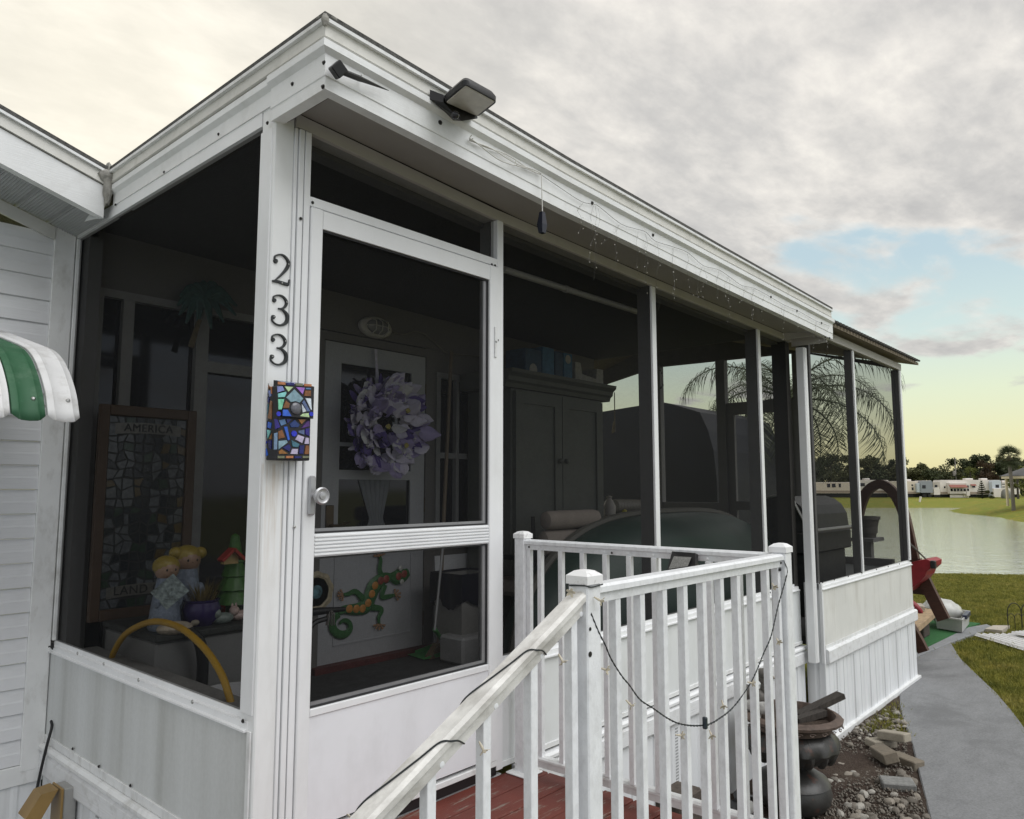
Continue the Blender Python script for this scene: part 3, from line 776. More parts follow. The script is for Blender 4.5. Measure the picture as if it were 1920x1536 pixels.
skirt(porch, (X2, Y2 - 0.004, 0), (X3 + 0.01, Y2 - 0.004, 0), (0, -1, 0), 0.0, 0.582)
MB().box(X2, X3 + 0.03, Y2 - 0.03, Y2 + 0.01, 0.0, 0.055, 0.003).build('skirt_rail', W2, porch)
for px in (1536, 1542, 1564, 1590, 1616, 1643, 1665, 1686):
    screw(porch, oy(px, 1095 - (px - 1530) * 0.24, Y2 - 0.015), (0, -1, 0), s=0.9)
for x0, x1 in ((5.50, 5.532), (6.965, 7.018)):
    MB().box(x0, x1, Y2 - 0.004, Y2 + 0.011, 1.161, 3.055, 0.002).build('mullion', W, porch)
    MB().box(x0 - 0.01, x1 + (0.01 if x0 < 6 else -0.005), Y2 + 0.0135, Y2 + (0.070 if x0 < 6 else 0.045), 0.76, 3.06).build('inner_stud', GREYP, porch)
MB().box(X2 + 0.02, X2 + 0.06, Y2 + 0.03, Y2 + 0.12, 1.16, 3.06).build('inner_stud', GREYP, porch)
for x0, x1 in ((X2 + 0.005, 5.50), (5.532, 6.965)):
    MB().poly([(x0, Y2 + 0.012, 1.16), (x1, Y2 + 0.012, 1.16), (x1, Y2 + 0.012, 3.06), (x0, Y2 + 0.012, 3.06)]).build('insect_screen', SCR_B, porch)
MB().poly([(X2 + 0.006, Y2 + 0.012, 1.16), (X2 + 0.006, -0.03, 1.16), (X2 + 0.006, -0.03, 2.98), (X2 + 0.006, Y2 + 0.012, 2.98)]).build('insect_screen', SCR_B, porch)
MB().box(X2, X3 - 0.003, Y2 - 0.008, Y2 + 0.04, 3.057, 3.120).build('front_beam', mat('beam_white', (0.66, 0.645, 0.62)), porch)
# low gable roof over the bay: corrugated sheet on rafters
RB = mat('roof_underside', (0.20, 0.165, 0.12), 0.85, var=0.15, scale=20)
m = MB(); RIDGE = (2.4, 3.78)
m._add([(X2 - 0.02, Y2 - 0.10, 3.121), (X3 + 0.30, Y2 - 0.10, 3.138), (X3 + 0.30, RIDGE[0], RIDGE[1]), (X2 - 0.02, RIDGE[0], RIDGE[1]), (X3 + 0.30, 4.5, 3.10), (X2 - 0.02, 4.5, 3.10)] +
       [(X2 - 0.02, Y2 - 0.10, 3.148), (X3 + 0.30, Y2 - 0.10, 3.165), (X3 + 0.30, RIDGE[0], RIDGE[1] + 0.03), (X2 - 0.02, RIDGE[0], RIDGE[1] + 0.03), (X3 + 0.30, 4.5, 3.13), (X2 - 0.02, 4.5, 3.13)],
       [(0, 3, 2, 1), (3, 5, 4, 2), (6, 7, 8, 9), (9, 8, 10, 11), (0, 1, 7, 6), (1, 2, 8, 7), (2, 4, 10, 8), (5, 3, 9, 11), (3, 0, 6, 9), (4, 5, 11, 10)])
m.build('bay_roof', RB, porch)
m = MB()
for i in range(36):
    x = X2 + i * 0.078
    m.bar((x, Y2 - 0.13, 3.155 + i * 0.0005), (x, RIDGE[0], RIDGE[1] + 0.045), 0.045, 0.016)
m.build('roof_sheet', ROOFM, porch)
# far end wall of the porch (gable end), open to the pond through screens
XE = X3 - 0.02
m = MB()
for y0, y1, z1 in ((Y2 + 0.05, Y2 + 0.075, 3.06), (1.75, 1.86, 3.38), (0.86, 0.95, 3.36), (2.61, 2.70, 3.40), (4.12, 4.22, 3.15)):
    m = MB(); m.box(XE - 0.05, XE + 0.04, y0, y1, 0.76, z1); m.build('end_stud', GREYP, porch)
m = MB(); m.box(XE - 0.045, XE + 0.035, 0.021, 0.859, 1.09, 1.16); m.box(XE - 0.045, XE + 0.035, 1.861, 4.119, 1.62, 1.70); m.build('end_rail', GREYP, porch)
m = MB(); m.box(XE - 0.03, XE + 0.02, 0.021, 0.859, 0.5, 1.089); m.build('end_panel', PAN, porch)
m = MB(); m.ext([(XE - 0.03, Y2, 3.06), (XE - 0.03, 0.86, 3.36), (XE - 0.03, 2.7, 3.39), (XE - 0.03, 4.2, 3.10), (XE - 0.03, 4.45, 3.10), (XE - 0.03, RIDGE[0], 3.775), (XE - 0.03, Y2, 3.115)], (0.05, 0, 0)); m.build('gable_board', mat('gable_brown_grey', (0.10, 0.095, 0.088), 0.7), porch)
# the screen door in the end wall
m = MB()
m.box(XE - 0.03, XE + 0.02, 1.655, 1.749, 0.78, 2.86); m.box(XE - 0.03, XE + 0.02, 0.951, 1.04, 0.78, 2.86); m.box(XE - 0.03, XE + 0.02, 1.04, 1.655, 2.72, 2.86); m.box(XE - 0.03, XE + 0.02, 1.04, 1.655, 1.62, 1.72); m.box(XE - 0.03, XE + 0.02, 1.04, 1.655, 0.78, 0.95)
m.build('end_door', GREYP, porch)
MB().poly([(XE, Y2, 0.78), (XE, 4.2, 0.78), (XE, 4.2, 3.3), (XE, 2.4, 3.42), (XE, Y2, 3.1)]).build('insect_screen', SCR_END, porch)
# floor and ceiling
FLOOR_Z = 0.76
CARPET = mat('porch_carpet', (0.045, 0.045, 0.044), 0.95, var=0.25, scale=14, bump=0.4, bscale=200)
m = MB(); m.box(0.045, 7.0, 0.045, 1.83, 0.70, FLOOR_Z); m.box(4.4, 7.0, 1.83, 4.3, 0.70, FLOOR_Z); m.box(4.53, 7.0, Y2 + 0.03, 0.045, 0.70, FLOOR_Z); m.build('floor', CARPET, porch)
CEIL = mat('ceiling_board_shaded', (0.052, 0.051, 0.050), 0.7, var=0.06, scale=5, bump=0.3, bscale=90)  # ceiling colour darkened to stand for the dim porch interior
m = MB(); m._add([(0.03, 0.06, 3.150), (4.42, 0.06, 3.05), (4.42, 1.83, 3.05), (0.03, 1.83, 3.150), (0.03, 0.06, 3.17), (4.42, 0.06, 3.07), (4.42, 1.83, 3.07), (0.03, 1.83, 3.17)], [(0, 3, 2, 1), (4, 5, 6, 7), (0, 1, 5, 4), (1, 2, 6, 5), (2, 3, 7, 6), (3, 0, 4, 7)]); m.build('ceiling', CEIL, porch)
m = MB(); m.ext([(4.40, 0.0, 3.05), (4.40, 4.45, 3.05), (4.40, 4.45, 3.10), (4.40, RIDGE[0], 3.77), (4.40, 0.0, 3.13)], (0.03, 0, 0)); m.build('gable_board', _MC['gable_brown_grey'], porch)
# white conduit across the first screen
m = MB(); a_, b_ = oy(944, 505, 0.22), oy(1212, 590, 0.22); m.tube([a_, b_], 0.0165, 12); c_ = a_.lerp(b_, 0.38); m.tube([c_ - (b_ - a_).normalized() * 0.015, c_ + (b_ - a_).normalized() * 0.015], 0.0195, 12)
m.build('conduit', mat('pvc_white', (0.40, 0.39, 0.36), 0.4), porch, True)

# --- the screen door (hung between the jamb channel and the first mullion)
door = bpy.data.objects.new('screen_door', None); COL.objects.link(door); door.parent = porch; door['label'] = 'white aluminium screen door with ribbed mid rail and kick plate'
def dpart(name, mb, mt, smooth=False): return mb.build(name, mt, door, smooth)
dpart('stile', MB().box(0.1365, 0.184, -0.020, 0.012, 0.765, 2.818, 0.003), W)
dpart('stile', MB().box(1.026, 1.0785, -0.020, 0.012, 0.765, 2.818, 0.003), W)
m = MB(); m.ext([(0.1845, -0.018, 2.752), (1.0255, -0.018, 2.752), (1.0255, -0.018, 2.816), (0.1845, -0.018, 2.816)], (0, 0.028, 0)); dpart('top_rail', m, W)
m = MB(); m.box(0.1845, 1.0255, -0.014, 0.010, 1.636, 1.712)
for k in range(6):
    m.box(0.185, 1.025, -0.0195, -0.0142, 1.640 + k * 0.012, 1.6465 + k * 0.012, 0.001)
dpart('mid_rail', m, W)
dpart('lower_rail', MB().box(0.1845, 1.0255, -0.0195, 0.010, 1.128, 1.152, 0.002), W)
dpart('kick_plate', MB().box(0.1845, 1.0255, -0.015, 0.008, 0.780, 1.1275), mat('kick_plate_white', (0.80, 0.81, 0.84), 0.4, var=0.04, scale=3, dirt=(0.5, 0.5, 0.5), dirt_amt=0.25, dirt_scale=6, dirt_sc=(1, 1, 0.5)))
dpart('bottom_rail', MB().box(0.1365, 1.0785, -0.018, 0.012, 0.742, 0.7645, 0.002), W2)
dpart('sweep', MB().box(0.1365, 1.0785, -0.012, 0.004, 0.706, 0.7415), BLK)
GSK = mat('black_gasket', (0.02, 0.02, 0.022), 0.5)
m = MB()
for z0, z1 in ((1.712, 2.752), (1.152, 1.636)):
    m.box(0.184, 0.190, -0.010, 0.004, z0, z1); m.box(1.020, 1.026, -0.010, 0.004, z0, z1); m.box(0.19, 1.02, -0.010, 0.004, z1 - 0.007, z1 - 0.0005); m.box(0.19, 1.02, -0.010, 0.004, z0 + 0.0005, z0 + 0.007)
dpart('gasket', m, GSK)
m = MB()
for z0, z1 in ((1.719, 2.745), (1.159, 1.629)):
    m.box(1.002, 1.0195, -0.004, 0.006, z0, z1); m.box(0.1905, 1.002, -0.004, 0.006, z0, z0 + 0.010)
dpart('inner_frame', m, mat('grey_alloy', (0.30, 0.30, 0.31), 0.4, metal=0.4))
for z0, z1 in ((1.719, 2.745), (1.159, 1.629)):
    dpart('insect_screen', MB().poly([(0.19, 0.002, z0), (1.02, 0.002, z0), (1.02, 0.002, z1), (0.19, 0.002, z1)]), SCR)
ALU = mat('satin_alloy', (0.42, 0.42, 0.43), 0.35, metal=0.55)
kp = oy(593, 930, -0.05)
m = MB(); m.box(0.150, 0.176, -0.032, -0.0205, kp.z - 0.064, kp.z + 0.066, 0.006); hd = dpart('door_handle', m, ALU)
m = MB(); m.m = Matrix.Translation((0.172, -0.031, kp.z)) @ Matrix.Rotation(R(90), 4, 'X'); m.lathe([(0.010, 0), (0.010, 0.02), (0.016, 0.026), (0.027, 0.032), (0.029, 0.042), (0.024, 0.046), (0.020, 0.043), (0.012, 0.043), (0.011, 0.047), (0.0, 0.048)], n=24); m.build('knob', ALU, hd, True)
for px, py in ((929, 628), (929, 655)):
    p = oy(px, py, -0.022); MB().box(p.x - 0.006, p.x + 0.006, -0.026, -0.0205, p.z - 0.035, p.z + 0.035, 0.001).build('hinge', W2, door)
for px, py in ((586, 380), (564, 410), (922, 496), (928, 498), (933, 638), (552, 988)):
    screw(porch, oy(px, py, -0.013), (0, -1, 0), scr_st if px < 560 else scr_me, 0.75)
# ================================================================== THE HOUSE BEHIND (siding wall, rake, awning, windows and entry door)
YH = 1.80
house = thing('mobile_home', 'white vinyl-sided mobile home wall with gable eave at the far left', 'house', (-1.2, YH, 0))
SID = mat('vinyl_siding', (0.74, 0.75, 0.77), 0.5, var=0.04, scale=2.5, dirt=(0.46, 0.46, 0.46), dirt_amt=0.35, dirt_scale=6, dirt_sc=(0.5, 1, 2), bump=0.15, bscale=60, bsc=(0.15, 1, 3))
def siding(x1):
    m = MB(); m.ext([(-3.4, 0, 0), (-3.4, -0.015, 0.003), (-3.4, -0.0135, 0.052), (-3.4, -0.0105, 0.062), (-3.4, -0.004, 0.1105), (-3.4, 0, 0.1105)], (3.4 + x1, 0, 0))
    return m.mesh('siding_board', SID)
board = siding(-0.099)
zs = oy(60, 1428, YH).z
zb0 = zs
k = 0
while zb0 + 0.111 * k < 3.75:
    z = zb0 + 0.111 * k; xe = (3.289 - 0.205 - z - 0.111) / 0.2984
    if xe < -3.0: break
    put('siding_board', board if xe > -0.099 else siding(xe), house, loc=(0, YH, z)); k += 1
MB().box(-0.0985, -0.006, YH - 0.022, YH + 0.02, zs - 0.03, 3.12, 0.003).build('corner_board', W2, house)
m = MB(); m.box(-3.4, -0.004, YH - 0.02, YH, zs - 0.085, zs - 0.0005, 0.003); m.build('starter_board', W2, house)
skirt(house, (-2.4, YH - 0.006, 0), (-0.004, YH - 0.006, 0), (0, -1, 0), 0.0, zs - 0.086, False)
# gable rake over the overhang: fascia bands run down towards the porch roof
RK = 1.37
def rk(px, py): return oy(px, py, RK)
sl = (3.423 - 3.289) / (0.451 - 0.002)
rz_ = lambda x: 3.289 - x * sl                          # top line of the rake
XL = -1.6
def rake_band(name, h0, h1, out, x1, mt):
    m = MB(); m.ext([(XL, RK - out, rz_(XL) - h1), (x1, RK - out, rz_(x1) - h1), (x1, RK - out, rz_(x1) - h0), (XL, RK - out, rz_(XL) - h0)], (0, 0.03 + out, 0)); return m.build(name, mt, house)
rake_band('roof_edge', 0.0, 0.020, 0.034, 0.02, ROOFM)
rake_band('drip_edge', 0.0205, 0.032, 0.036, 0.016, W2)
rake_band('rake_band', 0.0325, 0.082, 0.022, 0.004, WB)
rake_band('rake_fascia', 0.088, 0.232, 0.012, -0.036, WF)
m = MB(); m.ext([(-0.036, RK - 0.012, rz_(0) - 0.088), (-0.036, RK - 0.012, rz_(0) - 0.225), (-0.075, RK - 0.012, rz_(0) - 0.238), (-0.09, RK + 0.05, rz_(0) - 0.238), (-0.015, RK + 0.05, rz_(0) - 0.2), (-0.015, RK + 0.05, rz_(0) - 0.09)], (0.0, 0.01, 0)); m.build('rake_end', W2, house)
m = MB(); m.ext([(XL, RK + 0.02, rz_(XL) - 0.02), (0.0, RK + 0.02, rz_(0) - 0.02), (0.0, RK + 0.02, rz_(0) - 0.001), (XL, RK + 0.02, rz_(XL) - 0.001)], (0, 3, 0)); m.build('roof', ROOFM, house)
m = MB(); m.ell((-0.028, RK - 0.02, rz_(0) - 0.07), (0.022, 0.03, 0.10), 12, 8, None, 0.15, rg); m.ell((-0.03, RK - 0.02, rz_(0) - 0.03), (0.045, 0.03, 0.03), 12, 8, None, 0.15, rg); m.build('sealant', CAULK, house, True)
# vented soffit panels, ribs running back to the wall
SFV = mat('vented_soffit', (0.37, 0.38, 0.39), 0.55, var=0.05)
nP = 6; x1 = -0.012; wP = 0.135
for i in range(8):
    m = MB(); xa = x1 - i * wP; pr = []
    nr = 10
    for k in range(nr):
        u = k / nr * (wP - 0.022)
        pr += [(u, 0.0), (u + 0.004, 0.004), (u + 0.008, 0.004)]
    pr += [(wP - 0.020, 0.0), (wP - 0.016, 0.010), (wP - 0.004, 0.010), (wP - 0.001, 0)]
    vs = []
    for y in (RK + 0.018, YH - 0.004):
        for u, h in pr:
            x = xa - u; vs.append((x, y, rz_(x) - 0.212 + h))
    n = len(pr); m._add(vs, [(j, j + 1, n + j + 1, n + j) for j in range(n - 1)]); m.build('soffit_panel', SFV, house)
m = MB(); m.ext([(XL, YH - 0.03, rz_(XL) - 0.275), (-0.10, YH - 0.03, rz_(-0.1) - 0.275), (-0.10, YH - 0.03, rz_(-0.1) - 0.214), (XL, YH - 0.03, rz_(XL) - 0.214)], (0, 0.012, 0)); m.build('frieze_board', mat('frieze_white', (0.62, 0.62, 0.60), 0.5), house)
# green and white metal window awning, three slats in view
AX = -0.26
aw = bpy.data.objects.new('window_awning', None); COL.objects.link(aw); aw.parent = house; aw['label'] = 'green and white striped metal awning'
aw.matrix_parent_inverse = Matrix.Translation(Vector(house['_base'])).inverted()
edge = [(0, 617), (60, 640), (100, 656), (118, 672), (130, 694), (139, 718), (146, 745), (151, 781)]
pe = [ox(*p, AX) for p in edge]
path = bez([Vector((0, p.y, p.z)) for p in pe], 4)
path = [p for p in path if p.y < YH - 0.002]
AWW = mat('awning_white', (0.80, 0.80, 0.80), 0.6, var=0.05, scale=9, dirt=(0.42, 0.40, 0.36), dirt_amt=0.5, dirt_scale=14)
AWG = mat('awning_green', (0.030, 0.12, 0.055), 0.62, var=0.14, scale=9, dirt=(0.14, 0.24, 0.16), dirt_amt=0.5, dirt_scale=12)
for i in range(8):
    m = MB(); w = 0.108; xa = AX - i * 0.110
    pr = [(0, -0.007), (0.003, 0.0), (0.020, 0.0015), (0.024, 0.0045), (0.028, 0.0015), (0.054, 0.0), (0.080, 0.0015), (0.084, 0.0045), (0.088, 0.0015), (0.105, 0.0), (w, -0.007)]
    vs = []; n = len(pr); kk = len(path)
    for q, p in enumerate(path):
        d = (path[min(q + 1, kk - 1)] - path[max(q - 1, 0)]).normalized(); nn = Vector((0, -d.z, d.y)) * (1 if d.y < 0 else -1)
        if nn.z < 0: nn = -nn
        for j, (u, h) in enumerate(pr):
            e = 0.0
            if q == kk - 1:                              # rounded lower tip
                e = 0.028 * (1 - ((u - w / 2) / (w / 2)) ** 4)
            c = Vector((xa - u, p.y, p.z)) + nn * (h - (0.005 if i % 2 else 0)) + d * e
            vs.append(c)
    F = [(q * n + j, q * n + j + 1, (q + 1) * n + j + 1, (q + 1) * n + j) for q in range(kk - 1) for j in range(n - 1)]
    m._add(vs, F); o = m.build('awning_slat', AWG if i % 2 else AWW, aw, True)
    md = o.modifiers.new('thick', 'SOLIDIFY'); md.thickness = 0.0015; md.offset = -1
    q = kk - 4; d = (path[q + 1] - path[q]).normalized(); nn = Vector((0, d.z, -d.y)); nn = nn if nn.y < 0 else -nn
    screw(aw, Vector((xa - 0.036, path[q].y, path[q].z)) + nn * (0.0015 - (0.005 if i % 2 else 0)), nn, scr_st, 1.1)
m = MB(); 
for s_ in (0.02, 0.96 - 0.02):
    m.tube([(AX - s_, YH - 0.01, path[-1].z + 0.12), (AX - s_, path[-1].y + 0.03, path[-1].z + 0.03)], 0.008, 6)
m.build('awning_arm', AWW, aw)

# --- house wall inside the porch
IW = mat('inner_wall_shaded', (0.155, 0.147, 0.139), 0.55, var=0.04, scale=3)  # wall darker than its real colour, interior shade put into the base
GLASS = None
def glass_mat():
    m, nt, b = _new('dark_window_glass')
    b.inputs['Base Color'].default_value = (0.012, 0.013, 0.018, 1); b.inputs['Roughness'].default_value = 0.06; b.inputs['Specular IOR Level'].default_value = 0.6
    n = _noise(nt, 1.5, 2, 0.5); _bump(nt, b, n.outputs[0], 0.04, 0.02)
    return m
GLASS = glass_mat()
WX1 = 4.38
m = MB()
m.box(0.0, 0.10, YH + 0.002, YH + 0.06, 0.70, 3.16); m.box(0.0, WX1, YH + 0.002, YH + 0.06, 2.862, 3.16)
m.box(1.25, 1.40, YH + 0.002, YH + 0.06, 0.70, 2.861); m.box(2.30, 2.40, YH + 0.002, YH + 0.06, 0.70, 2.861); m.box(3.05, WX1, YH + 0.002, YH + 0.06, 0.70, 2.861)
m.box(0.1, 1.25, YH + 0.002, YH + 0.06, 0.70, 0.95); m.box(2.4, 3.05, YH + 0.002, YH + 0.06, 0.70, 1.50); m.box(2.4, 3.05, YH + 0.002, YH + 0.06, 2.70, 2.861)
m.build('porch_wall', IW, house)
MB().box(0.0, WX1 - 0.04, YH + 0.065, YH + 0.10, 0.3, 3.2).build('light_stop_board', DK, house)  # unseen board added behind the wall to stop light leaking round the frames
m = MB(); m.box(WX1 - 0.03, WX1 + 0.02, YH + 0.061, 7, 0, 3.5); m.build('end_wall', SID, house)
def window(x0, x1, z0, z1, bars, rails=()):
    o = MB(); fw = 0.04
    o.box(x0, x1, YH - 0.012, YH + 0.03, z1 - fw, z1); o.box(x0, x1, YH - 0.012, YH + 0.03, z0, z0 + fw); o.box(x0, x0 + fw, YH - 0.012, YH + 0.03, z0 + fw, z1 - fw); o.box(x1 - fw, x1, YH - 0.012, YH + 0.03, z0 + fw, z1 - fw)
    for b0, b1 in bars: o.box(b0, b1, YH - 0.010, YH + 0.028, z0 + fw, z1 - fw)
    w = o.build('window', mat('window_frame_white_shaded', (0.27, 0.27, 0.265), 0.5), house)  # white frame with the porch's shade put into its colour
    for b0, b1, r0, r1 in rails: MB().box(b0, b1, YH - 0.008, YH + 0.026, r0, r1).build('meeting_rail', _MC['window_frame_white_shaded'], w)
    MB().box(x0 + fw, x1 - fw, YH + 0.034, YH + 0.040, z0 + fw, z1 - fw).build('pane', GLASS, w)
    return w
window(0.10, 1.25, 0.95, 2.86, ((0.235, 0.29), (0.62, 0.69)), ((0.69, 1.21, 2.50, 2.56),))
window(2.40, 3.05, 1.50, 2.70, ((2.60, 2.63),), ((2.44, 3.01, 2.08, 2.12),))
# lap siding below that window
for k in range(6):
    m = MB(); z = 0.76 + k * 0.105; m.ext([(2.405, YH + 0.001, z), (2.405, YH - 0.010, z + 0.002), (2.405, YH - 0.003, z + 0.104), (2.405, YH + 0.001, z + 0.104)], (0.64, 0, 0)); m.build('siding_board', SID, house)
# entry door
dr = MB(); dx0, dx1, dz0, dz1 = 1.445, 2.285, 0.80, 2.79
DRM = mat('entry_door_white_shaded', (0.42, 0.425, 0.44), 0.45, var=0.03)  # white door, base colour lowered to imitate the shaded porch
dr.box(dx0, dx1, YH - 0.014, YH + 0.0, dz0, 1.60); dr.box(dx0, dx0 + 0.125, YH - 0.014, YH, 1.60, dz1); dr.box(dx1 - 0.125, dx1, YH - 0.014, YH, 1.60, dz1); dr.box(dx0 + 0.125, dx1 - 0.125, YH - 0.014, YH, 2.66, dz1); dr.box(dx0 + 0.125, dx1 - 0.125, YH - 0.014, YH, 1.92, 1.98); dr.box(dx0 + 0.125, dx1 - 0.125, YH - 0.014, YH, 2.13, 2.155)
edoor = dr.build('entry_door', DRM, house, label='white entry door with tall window')
m = MB(); 
for a in ((1.55, 1.56, 0.90, 1.55), (2.17, 2.18, 0.90, 1.55)): m.box(a[0], a[1], YH - 0.019, YH - 0.0142, a[2], a[3])
m.box(1.5605, 2.1695, YH - 0.019, YH - 0.0142, 0.90, 0.91); m.box(1.5605, 2.1695, YH - 0.019, YH - 0.0142, 1.54, 1.55)
m.build('panel_moulding', DRM, edoor)
MB().box(dx0 + 0.12, dx1 - 0.12, YH + 0.006, YH + 0.012, 1.6, 2.66).build('pane', GLASS, edoor)
m = MB(); m.box(dx0 - 0.05, dx0 - 0.006, YH - 0.02, YH, 0.76, dz1 + 0.06); m.box(dx1 + 0.006, dx1 + 0.07, YH - 0.02, YH, 0.76, dz1 + 0.06); m.box(dx0 - 0.006, dx1 + 0.006, YH - 0.02, YH, dz1 + 0.006, dz1 + 0.06); m.build('door_casing', IW, house)
MB().box(dx0 - 0.05, dx1 + 0.09, YH - 0.07, YH, 0.761, 0.797).build('threshold', mat('red_threshold', (0.10, 0.022, 0.02), 0.6, var=0.3), house)
# gathered curtain behind the lower glass, tied near its foot
m = MB(); vs = []; nu, nv = 28, 14
for j in range(nv):
    t = j / (nv - 1); z = lerp(1.925, 1.60, t); wd = lerp(0.135, 0.055, min(1, t * 1.25)) if t < 0.8 else lerp(0.055, 0.085, (t - 0.8) / 0.2)
    for i in range(nu):
        u = i / (nu - 1); vs.append((1.865 + 0.02 * t + (u - 0.5) * 2 * wd, YH + 0.0 + 0.004 * math.sin(u * 38), z))
m._add(vs, [(j * nu + i, j * nu + i + 1, (j + 1) * nu + i + 1, (j + 1) * nu + i) for j in range(nv - 1) for i in range(nu - 1)])
m.build('curtain', mat('curtain_grey', (0.20, 0.21, 0.22), 0.8), edoor, True)
LEV = mat('lever_bronze', (0.12, 0.09, 0.06), 0.35, metal=0.7)
m = MB(); m.box(1.475, 1.535, YH - 0.024, YH - 0.0142, 1.60, 1.76, 0.004); m.tube([(1.505, YH - 0.025, 1.635), (1.505, YH - 0.06, 1.635), (1.55, YH - 0.065, 1.635), (1.62, YH - 0.06, 1.65)], 0.008, 8); m.build('lever_handle', LEV, edoor, True)
for z in (2.55, 1.75, 0.98):
    MB().box(dx1 + 0.0005, dx1 + 0.0055, YH - 0.022, YH - 0.004, z - 0.05, z + 0.05).build('hinge', LEV, edoor)
# ================================================================== DECK, STEPS AND RAILING
DZ = 0.70
def deck_mat():
    m, nt, b = _new('red_deck_paint')
    n = _noise(nt, 5, 8, 0.7, (1.2, 9, 3)); n2 = _noise(nt, 30, 6, 0.7, (0.6, 6, 2)); n3 = _noise(nt, 2.0, 4, 0.6)
    c = _ramp(nt, n3.outputs[0], [(0.3, (0.115, 0.024, 0.016)), (0.7, (0.20, 0.046, 0.030))])
    w = _ramp(nt, n2.outputs[0], [(0.3, (0.13, 0.105, 0.085)), (0.7, (0.36, 0.32, 0.27))])
    f = _ramp(nt, n.outputs[0], [(0.57, (0, 0, 0)), (0.63, (0.8,) * 3)])
    c = _mixc(nt, f, c, w)
    nt.links.new(c, b.inputs['Base Color']); b.inputs['Roughness'].default_value = 0.62
    _bump(nt, b, n2.outputs[0], 0.35, 0.006)
    return m
DECK = deck_mat()
WOOD_OLD = mat('old_timber', (0.075, 0.06, 0.05), 0.9, var=0.4, scale=30, sc=(1, 1, 6), bump=0.5, bscale=60, bsc=(0.3, 1, 6))
deck = thing('wooden_deck', 'small deck of red painted boards with worn patches at the screen door', 'deck', (0.6, -0.6, 0))
bw = 0.137; y = -0.006 - bw; i = 0
while y > -1.32:
    MB().box(-0.02, 1.26, y + 0.004, y + bw - 0.002, DZ - 0.034, DZ - 0.0005 * (i % 3), 0.004).build('deck_board', DECK, deck); y -= bw; i += 1
yE = y + bw
m = MB(); m.box(1.16, 1.22, yE + 0.02, -0.01, DZ - 0.24, DZ - 0.035); m.box(0.0, 1.16, yE + 0.02, yE + 0.06, DZ - 0.24, DZ - 0.035); m.box(0.0, 0.04, yE + 0.06, -0.01, DZ - 0.24, DZ - 0.035); m.build('rim_joist', mat('rim_paint', (0.13, 0.045, 0.035), 0.7, var=0.3), deck)
for x, y in ((0.05, yE + 0.11), (1.1, yE + 0.11), (1.1, -0.12), (0.05, -0.12)):
    MB().box(x - 0.045, x + 0.045, y - 0.045, y + 0.045, 0, DZ - 0.036).build('deck_leg', WOOD_OLD, deck)
for k in range(1, 4):
    z = DZ - 0.175 * k; x0 = -0.02 - 0.29 * k
    MB().box(x0, x0 + 0.30, -1.22, -0.1, z - 0.04, z, 0.004).build('step_tread', DECK, deck)
m = MB()
for y in (-1.18, -0.15):
    m.ext([(-0.021, y, DZ - 0.036), (-0.021, y, DZ - 0.30), (-0.93, y, 0.0), (-1.0, y, 0.0), (-0.95, y, 0.10)], (0, 0.035, 0))
m.build('stringer', WOOD_OLD, deck)

rail = thing('deck_railing', 'white aluminium railing with square balusters round the deck and down the steps', 'railing', (1.2, -1.17, DZ))
RW = mat('railing_white', (0.80, 0.815, 0.83), 0.42, var=0.05, scale=14, dirt=(0.52, 0.525, 0.53), dirt_amt=0.38, dirt_scale=55, dirt_sc=(1, 1, 0.6), dirt_lo=0.46, bump=0.10, bscale=160)
RWS = mat('handrail_weathered', (0.70, 0.69, 0.66), 0.45, var=0.12, scale=20, dirt=(0.34, 0.325, 0.295), dirt_amt=0.7, dirt_scale=16, dirt_sc=(0.5, 1, 1), dirt_lo=0.42, bump=0.1, bscale=120)
CAPM = mat('cap_chipped', (0.80, 0.80, 0.80), 0.5, var=0.05, dirt=(0.16, 0.14, 0.12), dirt_amt=0.8, dirt_scale=42, dirt_lo=0.55)
CAPC = mat('cap_clean', (0.82, 0.825, 0.83), 0.5, var=0.05)
PA, PB, PC = (1.190, -0.062), (0.112, -1.165), (1.215, -1.165)
CAPZ = 1.682
def post(p, z0, cap, label=None):
    x, y = p; h = 0.026
    o = MB().box(x - h, x + h, y - h, y + h, z0, CAPZ - 0.03, 0.003).build('post', RW, rail)
    m = MB(); c = 0.0295; z = CAPZ
    m._add([(x + a * s, y + b * s, zz_) for zz_, s in ((z - 0.030, c), (z - 0.012, c), (z - 0.002, c * 0.55), (z, c * 0.25)) for a, b in ((-1, -1), (1, -1), (1, 1), (-1, 1))],
           [(3, 2, 1, 0)] + [(4 * k + i, 4 * k + (i + 1) % 4, 4 * k + 4 + (i + 1) % 4, 4 * k + 4 + i) for k in range(3) for i in range(4)] + [(12, 13, 14, 15)])
    m.build('post_cap', cap, o)
    return o
post(PA, DZ + 0.001, CAPM); post(PB, 0.30, CAPM); post(PC, DZ + 0.001, CAPC)
m = MB(); m.box(PA[0] - 0.06, PA[0] + 0.05, PA[1] - 0.065, PA[1] + 0.045, DZ + 0.0005, DZ + 0.008, 0.003); m.build('post_foot', W2, rail)
